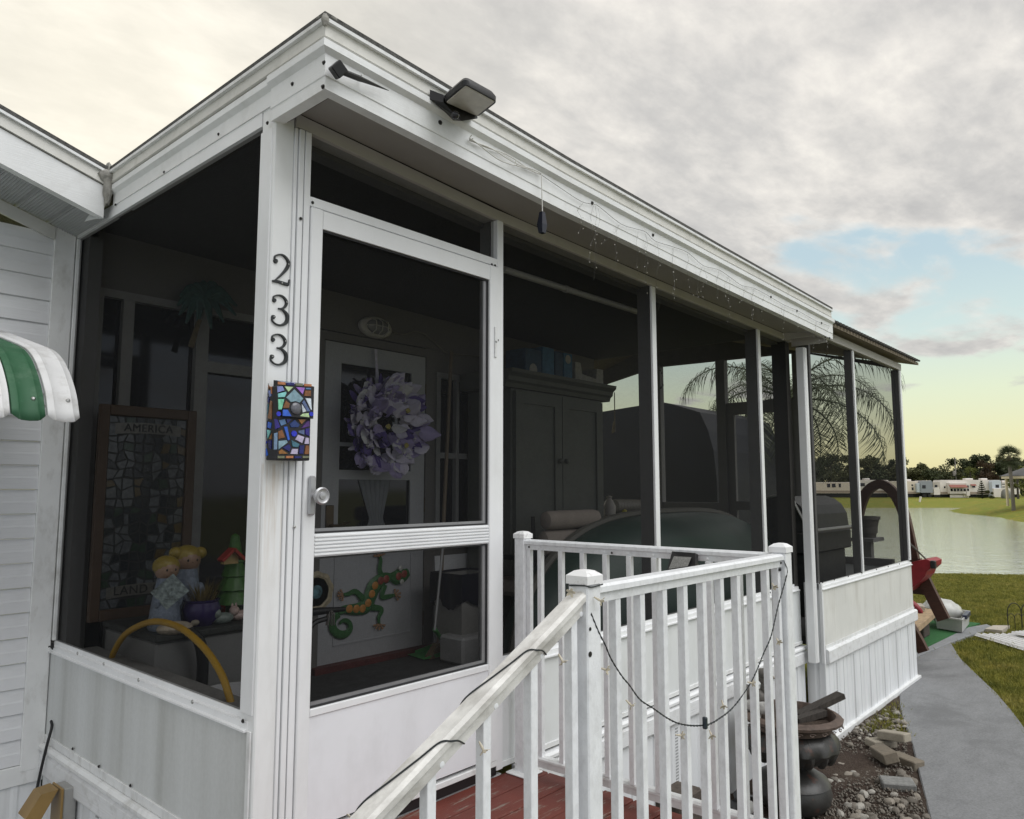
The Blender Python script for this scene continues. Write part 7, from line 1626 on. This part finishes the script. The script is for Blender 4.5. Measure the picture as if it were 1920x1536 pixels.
m = MB(); m.tube([dc + Vector((1.86 * math.cos(a) ** 0.62 * s_, 0, 0.004 + 0.92 * math.sin(a))) for s_, rgx in ((-1, np.linspace(0.15, 1.55, 16)), (1, np.linspace(1.55, 0.15, 16))) for a in rgx], 0.03, 8); m.build('welt', mat('pale_welt', (0.085, 0.082, 0.07), 0.6), dm_, True)
# --- small clutter on a stand behind the cover
stt = thing('plant_stand', 'dark side stand crowded with small odds and ends behind the green cover', 'stand', (5.1, 1.95, FLOOR_Z)); MB().box(4.62, 5.7, 1.75, 2.2, 1.55, 1.60, 0.005).build('top', WOOD_OLD, stt)
for x, y in ((4.66, 1.79), (5.66, 1.79), (4.66, 2.16), (5.66, 2.16)): MB().box(x - 0.025, x + 0.025, y - 0.025, y + 0.025, FLOOR_Z, 1.5495).build('leg', WOOD_OLD, stt)
q0, q1 = oy(1152, 948, 1.85), oy(1208, 948, 1.85); cvd = [q0.lerp(q1, i / 40) for i in range(41)]; m = MB(); m.tube(cvd, [0.055 + 0.006 * (i % 2) for i in range(41)], 14); o = m.build('flexible_duct', mat('duct_foil', (0.32, 0.30, 0.26), 0.5, var=0.2, scale=60), None, True); tag(o, 'ribbed grey flexible duct lying on the stand behind the green cover', 'duct')
q = oy(1143, 975, 1.75); o = MB().lathe([(0.03, 0), (0.055, 0.02), (0.06, 0.10), (0.035, 0.15), (0.02, 0.17), (0.028, 0.19), (0, 0.2)], (q.x, q.y, 1.601), 16).build('white_jug', mat('jug_cream', (0.42, 0.39, 0.35), 0.4), None, True); tag(o, 'small cream jug on the stand right of the armoire', 'jug')
q = oy(1171, 966, 1.8); o = MB().ell((q.x, q.y, 1.635), (0.03, 0.03, 0.034), 10, 8).build('yellow_ball', mat('yellow_plastic', (0.45, 0.40, 0.06), 0.4), None, True); tag(o, 'little yellow ball on the stand behind the green cover', 'ball')
# --- wind chime strings by the second mullion, pull cord
wch = thing('wind_chime', 'tiny black fish and shells on a thread hanging in the second screen', 'wind chime', oy(1241, 690, 0.5))
m = MB(); m.tube([oy(1241, 688, 0.5), oy(1242, 745, 0.5)], 0.0012, 4); m.build('thread', WIRE, wch)
for px, py in ((1238, 695), (1241, 700), (1240, 726), (1243, 722), (1239, 728)):
    m = MB(); m.ell(oy(px, py, 0.5), (0.010, 0.005, 0.007), 8, 5); m.build('pendant', BLK, wch)
m = MB(); m.tube([ox(1152, 736, 6.2), ox(1153, 810, 6.2)], 0.006, 6); m.tube([ox(1152, 790, 6.2), ox(1149, 812, 6.2)], 0.014, 6); o = m.build('pull_cord', mat('cord_buff', (0.35, 0.30, 0.22), 0.7), None); tag(o, 'pale pull cord hanging beyond the armoire against the sky', 'cord')
# --- covered barbecue and pots in the far bay
gx0_, gx1_ = oy(1514, 960, 0.25).x, oy(1590, 945, 0.25).x; gy = 0.25
gr = thing('covered_grill', 'black barbecue grill with a rounded lid behind the far bay screen', 'grill', ((gx0_ + gx1_) / 2, gy + 0.25, FLOOR_Z)); GRM = mat('grill_black', (0.03, 0.03, 0.03), 0.5, var=0.3, scale=20)
zl_ = oy(1514, 1000, gy).z; zt_g = oy(1550, 930, gy).z
m = MB(); n = 10; m.ext([(gx0_, gy + 0.02, zl_)] + [(gx0_, gy + 0.25 - 0.25 * math.cos(t), zl_ + (zt_g - zl_) * math.sin(t) ** 0.7) for t in np.linspace(0.02, math.pi - 0.02, n)] + [(gx0_, gy + 0.5, zl_)], (gx1_ - gx0_, 0, 0)); m.build('lid', GRM, gr)
m = MB(); m.tube([(gx0_ - 0.01, gy + 0.03, zl_ + 0.1), (gx0_ - 0.01, gy + 0.12, zt_g - 0.03), (gx0_ - 0.01, gy + 0.25, zt_g + 0.01), (gx0_ - 0.01, gy + 0.4, zt_g - 0.02)], 0.012, 6); m.build('lid_edge', mat('grill_steel', (0.35, 0.35, 0.33), 0.35, metal=0.5), gr)
MB().box(gx0_ - 0.02, gx1_ + 0.02, gy - 0.01, gy + 0.52, zl_ - 0.18, zl_ - 0.001, 0.01).build('firebox', GRM, gr); MB().box(gx0_ + 0.05, gx1_ - 0.05, gy + 0.03, gy + 0.48, FLOOR_Z + 0.001, zl_ - 0.181, 0.01).build('cabinet', GRM, gr)
m = MB(); m.tube([(gx0_ + 0.05, gy - 0.05, zl_ + 0.02), (gx1_ - 0.05, gy - 0.05, zl_ + 0.02)], 0.018, 8); m.build('handle', mat('grill_steel', (0.35, 0.35, 0.33)), gr)
q = oy(1625, 985, 0.5); pt2 = thing('dark_flower_pot', 'tapered dark flower pot on a post in the last screen of the far bay', 'plant pot', (q.x, q.y, FLOOR_Z))
zq = oy(1620, 1000, 0.5).z; m = MB(); m.lathe([(0.09, 0), (0.13, 0.2), (0.145, 0.2), (0.145, 0.235), (0.12, 0.235), (0.11, 0.05), (0, 0.05)], (q.x, q.y, zq - 0.05), 20); m.build('pot', mat('pot_dark', (0.07, 0.065, 0.055), 0.6), pt2, True); MB().box(q.x - 0.2, q.x + 0.2, q.y - 0.12, q.y + 0.12, zq - 0.09, zq - 0.051).build('shelf', GREYP, pt2); MB().box(q.x - 0.05, q.x + 0.05, q.y - 0.05, q.y + 0.05, FLOOR_Z, zq - 0.091).build('stand_leg', GREYP, pt2)

rod = thing('tasselled_rod', 'black curved rod with a grey tassel low behind the screen door', 'rod', oy(610, 1150, 1.3))
m = MB(); m.tube([oy(565, 1150, 1.3), oy(600, 1146, 1.3), oy(646, 1142, 1.3)], [0.02, 0.02, 0.012], 10); m.tube(bez([oy(575, 1185, 1.3), oy(590, 1168, 1.3), oy(612, 1160, 1.3)], 5), 0.014, 8); m.build('bar', BLK, rod, True)
m = MB(); q = oy(620, 1142, 1.29)
for k in range(26):
    a = k * 0.9; m.tube([q, q + Vector((0.02 * math.cos(a), 0.02 * math.sin(a), -0.03)), q + Vector((0.022 * math.cos(a), 0.022 * math.sin(a), -0.085))], 0.003, 4)
m.build('tassel', mat('tassel_grey', (0.16, 0.145, 0.13), 0.8), rod)
# ================================================================== BEYOND THE PORCH: COVER, PALM, POND BANK, TRAILERS, TREES
def FP(px, D, py=None, z=None):
    L = (px - 960) / 1418.0 * D; x, y = frame_xy(D, L)
    if z is None: z = float(terrain(np.array(float(D)), np.array(float(L)))) if py is None else CAM.z - (py - 917) / 1418.0 * D
    return Vector((x, y, z))
def fmat(p): return Matrix(((_RT.x, _F0.x, 0, p.x), (_RT.y, _F0.y, 0, p.y), (0, 0, 1, p.z), (0, 0, 0, 1)))
# dark tarpaulin over something tall behind the porch
TP = mat('navy_tarpaulin', (0.008, 0.0095, 0.014), 0.6, var=0.4, scale=2, bump=0.5, bscale=5)
o_ = [(1040, 788), (1130, 772), (1240, 754), (1256, 757), (1312, 773), (1328, 808), (1338, 845), (1344, 900), (1346, 960)]
q = [ox(px, py, 9.2) for px, py in o_]; q = q + [Vector((9.2, q[-1].y, 0)), Vector((9.2, q[0].y, 0))]
m = MB(); m.ext(q, (2.6, 0, 0)); o = m.build('tarpaulin_cover', TP, None); tag(o, 'tall dark blue tarpaulin cover with a sloping shoulder standing behind the porch', 'tarpaulin')
# --- queen palm
rg = random.Random(31)
PL = mat('palm_leaf', (0.050, 0.066, 0.022), 0.5, var=0.35, scale=6); PR = mat('palm_rachis', (0.12, 0.105, 0.05), 0.6); PTK = mat('palm_trunk', (0.16, 0.145, 0.12), 0.9, var=0.3, scale=8, sc=(1, 1, 5), bump=0.6, bscale=14, bsc=(0.3, 0.3, 4))
def frond_mesh(seed, L=2.7, droop=1.0):
    r = random.Random(seed); pts = []; n = 22; p = Vector((0, 0, 0)); a = R(62)
    for i in range(n + 1):
        pts.append(p.copy()); t = i / n; a -= R(6.2) * droop * (0.5 + 0.9 * t); p = p + Vector((math.cos(a), 0, math.sin(a))) * (L / n)
    m = MB(); m.tube(pts, [lerp(0.026, 0.005, i / n) for i in range(n + 1)], 5)
    for i in range(60):
        t = 0.10 + 0.89 * i / 59; f = t * n; k = min(int(f), n - 1); b = pts[k].lerp(pts[k + 1], f - k); d = (pts[k + 1] - pts[k]).normalized(); nn = Vector((-d.z, 0, d.x)); ll = 0.62 * math.sin(math.pi * (0.12 + 0.80 * t)) ** 0.7 * r.uniform(0.8, 1.1)
        for s_ in (-1, 1):
            sd = Vector((0, s_, 0)); dr = (sd * 0.9 + d * r.uniform(0.45, 0.9) + nn * r.uniform(-0.25, 0.35)).normalized(); w = d * 0.0085
            q1 = b + dr * ll * 0.45; q2 = b + dr * ll * 0.8 + Vector((0, 0, -ll * r.uniform(0.22, 0.40))); q3 = b + dr * ll * 0.95 + Vector((0, 0, -ll * r.uniform(0.6, 0.85)))
            m._add([b - w, b + w, q1 + w, q1 - w, q2 + w * 0.7, q2 - w * 0.7, q3], [(0, 1, 2, 3), (3, 2, 4, 5), (5, 4, 6)])
    return m.mesh('frond', PL)
FR = [frond_mesh(s_, L, d) for s_, L, d in ((1, 2.8, 1.0), (2, 2.6, 1.25), (3, 2.7, 0.8), (4, 2.4, 1.5))]
def feather_palm(base, h, n, lab, sc_=1.0):
    t = thing('queen_palm', lab, 'palm tree', base); m = MB(); m.tube([base + Vector((0, 0, -0.1)), base + Vector((0.02, 0, h * 0.4)), base + Vector((-0.03, 0.02, h * 0.8)), base + Vector((0, 0, h))], [0.17, 0.13, 0.12, 0.11], 12); m.build('trunk', PTK, t, True)
    m = MB(); m.tube([base + Vector((0, 0, h - 0.35)), base + Vector((0, 0, h + 0.25))], [0.13, 0.07], 10); m.build('crownshaft', PL, t, True)
    for k in range(n):
        a = k * 2.39996 + rg.uniform(-.2, .2); tilt = lerp(35, -48, (k + 0.5) / n) + rg.uniform(-7, 7)
        put('frond', rg.choice(FR[:3] if k < n * 0.6 else FR[1:]), t, loc=base + Vector((0, 0, h + 0.05 - 0.004 * k)), rot=(0, R(-tilt + 30), a), scale=(sc_,) * 3)
pb = FP(1482, 13.6)
feather_palm(pb, 3.45 - pb.z, 22, 'feathery queen palm seen through and beside the far screens', 0.84)
# --- trees across the pond
BARK = mat('far_bark', (0.07, 0.06, 0.05), 0.9)
def leaf_mat(name, c):
    m, nt, b = _new(name); n = _noise(nt, 0.35, 4, 0.6); n2 = _noise(nt, 2.5, 3, 0.6)
    cc = _ramp(nt, n.outputs[0], [(0.3, tuple(x * 0.5 for x in c)), (0.7, tuple(x * 1.45 for x in c))]); cc = _mixc(nt, 0.4, cc, _ramp(nt, n2.outputs[0], [(0.35, tuple(x * 0.45 for x in c)), (0.65, tuple(x * 1.7 for x in c))]))
    nt.links.new(cc, b.inputs['Base Color']); b.inputs['Roughness'].default_value = 0.7; b.inputs['Specular IOR Level'].default_value = 0.2; return m
LMS = [leaf_mat('leaf_olive', (0.095, 0.098, 0.042)), leaf_mat('leaf_dark', (0.055, 0.066, 0.030)), leaf_mat('leaf_bronze', (0.062, 0.040, 0.022)), leaf_mat('leaf_bright', (0.14, 0.155, 0.04))]
def crown_mesh(seed, n, R_, H, mt, leaf, blobs=11, gap=0.85):
    r = np.random.RandomState(seed); C_ = np.stack([r.uniform(-R_, R_, blobs) * 0.62, r.uniform(-R_, R_, blobs) * 0.62, r.uniform(0.1, 0.92, blobs) * H], -1); br = r.uniform(0.26, 0.5, blobs) * R_ * gap
    which = r.randint(0, blobs, n); d = r.normal(size=(n, 3)); d /= np.linalg.norm(d, axis=1)[:, None]; rad = br[which] * r.uniform(0.35, 1.1, n)
    P = C_[which] + d * rad[:, None] * np.array([1, 1, 0.8]); u = r.normal(size=(n, 3)); u /= np.linalg.norm(u, axis=1)[:, None]; w = np.cross(u, r.normal(size=(n, 3))); w /= np.linalg.norm(w, axis=1)[:, None]; s_ = r.uniform(0.5, 1.2, n)[:, None] * leaf
    V = np.stack([P - u * s_, P - w * s_ * 0.55, P + u * s_, P + w * s_ * 0.55], 1).reshape(-1, 3); return np_mesh('crown', V, np.arange(4 * n).reshape(-1, 4), mt), C_
def tree(px, D, top, wpx, mt, lab, group, seed, n=900, leaf=0.34, name='tree', trunk=0.35):
    b = FP(px, D); H = (CAM.z - (top - 917) / 1418.0 * D) - b.z; R_ = wpx / 2 / 1418.0 * D; t = thing(name, lab, 'tree', b, group)
    h0 = H * trunk * 0.6; me, C_ = crown_mesh(seed, n, R_, H - h0, LMS[mt], leaf * R_ / 4.5); put('crown', me, t, loc=b + Vector((0, 0, h0)))
    m = MB(); m.tube([b + Vector((0, 0, -0.2)), b + Vector((R_ * 0.04, 0, H * 0.45)), b + Vector((0, R_ * 0.03, H * 0.8))], [0.03 * H, 0.02 * H, 0.006 * H], 7)
    for c in C_[:5]: m.tube([b + Vector((0, 0, H * 0.35)), b + Vector((c[0] * 0.5, c[1] * 0.5, h0 + c[2] * 0.6)), b + Vector((c[0], c[1], h0 + c[2]))], [0.014 * H, 0.008 * H, 0.003 * H], 5)
    m.build('trunk', BARK, t)
rg = random.Random(77)
LABT = ('dark leafy tree in the far tree line behind the trailers', 'trees of the far tree line')
k = 0; px = 1310
while px < 1960:
    top = 872 - 6 * math.sin(px * 0.021) - rg.uniform(0, 16); tree(px, 172 + rg.uniform(-6, 14), top, rg.uniform(50, 74), rg.choices((0, 1), (3, 1))[0], *LABT, 100 + k, 2600, 0.34); px += rg.uniform(17, 25); k += 1
px = 1300
while px < 1960:
    tree(px, 164 + rg.uniform(-3, 3), 887 - rg.uniform(0, 9), rg.uniform(50, 66), rg.choices((0, 1), (2, 2))[0], 'low bushy tree at the foot of the far tree line', 'low trees behind the trailers', 400 + k, 1500, 0.40, 'tree', 0.1); px += rg.uniform(24, 34); k += 1
tree(1853, 158, 861, 52, 2, 'dark bronze-leaved tree standing taller behind the long trailer', None, 901, 1700, 0.36)
tree(1908, 140, 862, 48, 3, 'bright green bushy tree behind the small palm and pavilion', None, 902, 1500, 0.36)
tree(1822, 160, 873, 36, 3, 'yellowish green tree rising behind the middle of the long trailer', None, 903, 1000, 0.36)
# --- Norfolk pine in tiers
b = FP(1841, 146); npn = thing('norfolk_pine', 'small tiered conifer in front of the long white trailer', 'conifer', b); Hn = 3.4; m = MB(); m.tube([b, b + Vector((0, 0, Hn))], [0.12, 0.02], 6); m.build('trunk', BARK, npn)
m = MB(); r = random.Random(5)
for tier in range(9):
    z = 0.15 + tier * 0.38; rr = (1.15 if tier else 1.0) * (1 - tier / 9.3)
    for k in range(11):
        a = k * 2 * math.pi / 11 + tier; e = b + Vector((rr * math.cos(a), rr * math.sin(a), z + 0.12)); s0 = b + Vector((0, 0, z)); sd = Vector((-math.sin(a), math.cos(a), 0)) * 0.16; m._add([s0 - sd * 0.3, s0 + sd * 0.3, e + sd + Vector((0, 0, 0.1)), e - sd + Vector((0, 0, 0.1))], [(0, 1, 2, 3)]); m._add([s0 + Vector((0, 0, -.08)), s0 + Vector((0, 0, .10)), e + Vector((0, 0, .16)), e + Vector((0, 0, -0.06))], [(0, 1, 2, 3)])
cr = m.build('crown', LMS[1], npn)
b = FP(1855, 147); t = thing('shrub', 'round green shrub beside the tiered conifer', 'shrub', b); me, _ = crown_mesh(55, 500, 0.9, 1.7, LMS[0], 0.14, 5); put('crown', me, t, loc=b)
# --- trailers along the far bank
TW = mat('trailer_white', (0.74, 0.69, 0.64), 0.4, var=0.05, scale=0.6); TCm = mat('trailer_cream', (0.66, 0.58, 0.48), 0.4, var=0.06, scale=0.6); TG = mat('trailer_grey', (0.26, 0.28, 0.31), 0.45, var=0.06, scale=0.6); TBl = mat('trailer_pale_blue', (0.55, 0.60, 0.66), 0.45, var=0.05, scale=0.6); TBe = mat('trailer_stripe', (0.34, 0.27, 0.22), 0.5); TGl = mat('trailer_glass', (0.012, 0.013, 0.016), 0.1); TRd = mat('awning_rust', (0.25, 0.085, 0.06), 0.7); TYR = mat('tyre', (0.012, 0.012, 0.012), 0.8)
def trailer(pxL, pxR, top, bot, D, body, lab, windows=(), ac=(), stripe=None, wheels=(), slide=(), extra=None, base=933, depth=2.6, roof=TW, name='travel_trailer', cat='trailer', rnd=0.35):
    b = FP((pxL + pxR) / 2, D); gz_ = CAM.z - (base - 917) / 1418.0 * D; b.z = gz_; M4 = fmat(b); t = thing(name, lab, cat, b); k = D / 1418.0; pm = (pxL + pxR) / 2
    X = lambda px: (px - pm) * k; Zz = lambda py: CAM.z - (py - 917) * k - gz_
    def mb(): mm = MB(); mm.m = M4; return mm
    z0, z1 = Zz(bot), Zz(top); r_ = min(rnd, (z1 - z0) * 0.3)
    m = mb(); prof = [(X(pxL), z0), (X(pxR), z0), (X(pxR), z1 - r_), (X(pxR) - r_ * 0.4, z1), (X(pxL) + r_ * 0.4, z1), (X(pxL), z1 - r_)]; m.ext([(u, 0, z) for u, z in prof], (0, depth, 0)); m.build('body', body, t)
    m = mb(); m.box(X(pxL) + 0.2, X(pxR) - 0.2, 0.1, depth - 0.1, z1 + 0.001, z1 + 0.07); m.build('roof', roof, t)
    for a, c, d, e in windows: m = mb(); m.box(X(a), X(c), -0.03, 0.02, Zz(e), Zz(d)); m.build('window', TGl, t)
    for a, c in ac: m = mb(); m.box(X(a), X(c), 0.8, 1.8, z1 + 0.071, z1 + 0.42, 0.1); m.build('air_conditioner', TW, t)
    if stripe: m = mb(); m.box(X(pxL) + 0.05, X(pxR) - 0.05, -0.02, 0.02, Zz(stripe[1]), Zz(stripe[0])); m.build('stripe', TBe, t)
    for w in wheels:
        m = mb(); m.m = M4 @ Matrix.Translation((X(w), 0.15, 0.36)) @ Matrix.Rotation(R(90), 4, 'X'); m.lathe([(0.0, -0.1), (0.36, -0.1), (0.36, 0.1), (0.0, 0.1)], (0, 0, 0), 14); m.build('wheel', TYR, t)
    for a, c, d, e, mt, pr in slide: m = mb(); m.box(X(a), X(c), -pr, 0.0, Zz(e), Zz(d), 0.04); m.build('slide_out', mt, t)
    m = mb(); m.box(X(pxL) + 0.3, X(pxR) - 0.3, 0.3, depth - 0.3, 0.02, z0 - 0.002); m.build('chassis', TYR, t)
    return t, mb, X, Zz
trailer(1672, 1728, 903, 926, 150, TCm, 'cream travel trailer with a white slide-out, leftmost one right of the porch', ((1694, 1698, 908, 915), (1709.5, 1712.5, 908.5, 911.5), (1709.5, 1713, 914, 919.5)), ((1702, 1714),), (922, 926), (1703, 1709), ((1716.5, 1725.5, 906.5, 923.5, TBl, 0.7),))
trailer(1727, 1749, 902, 924, 149, TG, 'grey rear of a trailer with one dark window beside the cream trailer', ((1729.5, 1736, 910, 916),), (), None, (1733, 1743))
trailer(1751, 1762, 914, 928, 150, TW, 'white truck cab parked between the grey and the long white trailer', ((1753, 1758, 909.5, 913.8),), (), None, (1754, 1760), base=933, name='pickup_truck', cat='truck')
t, mb, X, Zz = trailer(1763, 1860, 901, 927, 152, TW, 'long white park trailer with a rust-coloured awning over five windows', ((1770, 1773, 912, 915.5), (1823, 1829, 911, 914.5)) , ((1815.5, 1831), (1845.5, 1858)), (922.5, 926.5), (), ((1776, 1806, 905.5, 926, TW, 0.9), (1807, 1813.5, 906, 930, TW, 0.9)))
for k in range(5):
    m = mb(); m.box(X(1777.5 + k * 6), X(1781.5 + k * 6), -0.94, -0.9005, Zz(921.2), Zz(916.4)); m.build('window', TGl, t)
for a, b_ in ((910.5, 914.5), (916, 920.5)): m = mb(); m.box(X(1808.3), X(1811.8), -0.94, -0.9005, Zz(b_), Zz(a)); m.build('window', TGl, t)
m = mb(); m.ext([(X(1774), -0.905, Zz(909)), (X(1774), -0.905, Zz(910)), (X(1774), -1.7, Zz(914.6)), (X(1774), -1.7, Zz(914))], (X(1806) - X(1774), 0, 0)); m.build('awning', TRd, t)
m = mb(); m.ext([(X(1820), -0.001, Zz(908)), (X(1820), -0.001, Zz(909)), (X(1820), -0.4, Zz(911))], (X(1830) - X(1820), 0, 0)); m.build('small_awning', TRd, t)
m = mb(); m.box(X(1778), X(1802), -0.5, -0.4, 0.0, Zz(927.5)); m.build('skirt', TW, t); m = mb(); m.box(X(1803), X(1813), -0.5, -0.4, 0.0, Zz(927)); m.build('skirt', TW, t)
trailer(1860.5, 1878, 901, 932.5, 151, TBl, 'pale blue-white end of a trailer with a small window right of the conifer', ((1867, 1873.5, 909, 914.8),), (), None, (), ((1860.5, 1876.5, 915.8, 932.5, TW, 0.4),))
trailer(1879, 1912, 905, 927, 158, TW, 'white motorhome with dark stripes behind the small palm', ((1879.5, 1897, 907.2, 908.8), (1879.5, 1890, 912.5, 914)), ((1868, 1878), (1884, 1894)), None, (1885, 1900), name='motorhome')
b = FP(1886, 147); b.z = CAM.z - 16.2 / 1418 * 147; rg2 = random.Random(2); m = MB(); m.m = fmat(b); m.ell((0, 0, 0.35), (1.0, 0.7, 1.35), 14, 10, None, 0.06, rg2); o = m.build('covered_heap', mat('grey_sheet', (0.20, 0.20, 0.18), 0.7, var=0.4, scale=2, bump=0.6, bscale=4), None, True); tag(o, 'heap under a crumpled grey sheet next to the pale trailer end', 'heap')
trailer(1352, 1408, 897, 922, 150, TW, 'white truck camper seen through the second screen', ((1377, 1381, 906, 912), (1386, 1396, 904, 913)), ((1380, 1400),), None, (1372, 1398))
trailer(1436, 1472, 902, 926, 151, TW, 'white trailer with a dark doorway seen through the third screen', ((1443, 1452, 911, 926),), (), None, (1462,))
trailer(1524, 1600, 905, 925, 150, TCm, 'beige park trailer with twin windows seen through the far bay', ((1551, 1557, 907, 914), (1560, 1567, 907, 914), (1573, 1577, 907, 914)), (), (920, 924), ())
trailer(1604, 1668, 901, 925, 152, TW, 'white park trailer seen through the last screen', ((1612, 1622, 906, 912), (1640, 1648, 906, 912)), ((1625, 1636),), (920, 924), ())
# --- utility pole, white marker on the bank
b = FP(1794, 162); up_ = thing('utility_pole', 'slim grey utility pole with a transformer behind the long trailer', 'pole', b); k = 162 / 1418.0
MB().tube([b, Vector((b.x, b.y, CAM.z + (917 - 858) * k))], [0.14, 0.09], 8).build('pole', mat('pole_grey', (0.30, 0.28, 0.25), 0.8), up_); q = Vector((b.x, b.y, CAM.z + (917 - 888) * k)); MB().lathe([(0.0, -0.5), (0.28, -0.5), (0.28, 0.5), (0, 0.55)], q + Vector((-0.35 * _RT.x, -0.35 * _RT.y, 0)), 12).build('transformer', mat('pole_grey', (0.3, 0.28, 0.25)), up_, True)
b = FP(1723, 133); o = MB().tube([b, b + Vector((0.25 * _RT.x, 0.25 * _RT.y, 0.95))], [0.16, 0.2], 8).build('marker_post', TW, None); tag(o, 'short leaning white post on the grass of the far bank', 'post')
# --- sabal palm on the spit, pavilion at the right edge
b = FP(1898, 84); sb = thing('sabal_palm', 'cabbage palm with a round fan crown on the grassy spit', 'palm tree', b); k = 84 / 1418.0; zc = CAM.z + (917 - 868) * k
m = MB(); m.tube([b + Vector((0, 0, -0.2)), b + Vector((0.03, 0, (zc - b.z) * 0.5)), Vector((b.x - 0.12 * _RT.x, b.y - 0.12 * _RT.y, zc))], [0.20, 0.17, 0.20], 10); m.build('trunk', PTK, sb, True); cb2 = Vector((b.x - 0.12 * _RT.x, b.y - 0.12 * _RT.y, zc))
m = MB(); m.lathe([(0.18, -0.3), (0.34, 0.1), (0.3, 0.5), (0.1, 0.8)], cb2, 10); m.build('boots', mat('palm_boots', (0.10, 0.085, 0.05), 0.9), sb, True)
def fan():
    m = MB(); m.tube([(0, 0, 0), (0.62, 0, 0.03)], 0.02, 5)
    for i in range(17):
        a = (i / 16 - 0.5) * R(170); d = Vector((math.cos(a), math.sin(a), -0.12 - 0.25 * abs(math.sin(a)))); l = 0.95 * (1 - 0.2 * abs(i / 16 - 0.5)); s_ = Vector((-math.sin(a), math.cos(a), 0)) * 0.042; o = Vector((0.62, 0, 0.03)); m._add([o, o + d * l * 0.6 + s_, o + d * l + Vector((0, 0, -0.12)), o + d * l * 0.6 - s_], [(0, 1, 2, 3)])
    return m.mesh('frond', LMS[1])
FN = fan(); rg = random.Random(12)
for k in range(27):
    a = k * 2.39996; tilt = lerp(86, -50, (k + 0.5) / 27) + rg.uniform(-6, 6); s_ = rg.uniform(0.85, 1.1); put('frond', FN, sb, loc=cb2 + Vector((0, 0, 0.45 + 0.2 * (1 - k / 27))), rot=(0, R(-tilt), a), scale=(s_,) * 3)
b = FP(1948, 84); k = 84 / 1418.0; pv = thing('garden_pavilion', 'corner of a cream pavilion with grey hip roof at the right edge', 'pavilion', b); M4 = fmat(b); Zt = lambda py: CAM.z - (py - 917) * k - b.z; hw = (1948 - 1904) * k
CRM = mat('pavilion_cream', (0.60, 0.52, 0.36), 0.5, var=0.05)
m = MB(); m.m = M4; m._add([(-hw, -hw, Zt(892.5)), (hw, -hw, Zt(892.5)), (hw, hw, Zt(892.5)), (-hw, hw, Zt(892.5)), (0, 0, Zt(868))], [(0, 1, 4), (1, 2, 4), (2, 3, 4), (3, 0, 4), (3, 2, 1, 0)]); m.build('roof', mat('pavilion_roof', (0.14, 0.14, 0.14), 0.8, var=0.2), pv)
m = MB(); m.m = M4; h2 = hw - 0.12; m.box(-h2, h2, -h2, h2, Zt(897.5), Zt(893)); m.build('fascia', CRM, pv)
h3 = hw - 0.45
for sx in (-1, 1):
    for sy in (-1, 1): m = MB(); m.m = M4; m.box(sx * h3 - 0.1, sx * h3 + 0.1, sy * h3 - 0.1, sy * h3 + 0.1, -0.2, Zt(898)); m.build('post', CRM, pv)
m = MB(); m.m = M4; m.box(-0.6, 1.2, -0.3, 0.3, -0.1, 1.4); m.build('counter', mat('pavilion_dark', (0.05, 0.045, 0.04), 0.7), pv)
for o in scene.objects:
    if o.get('_base') is not None: del o['_base']
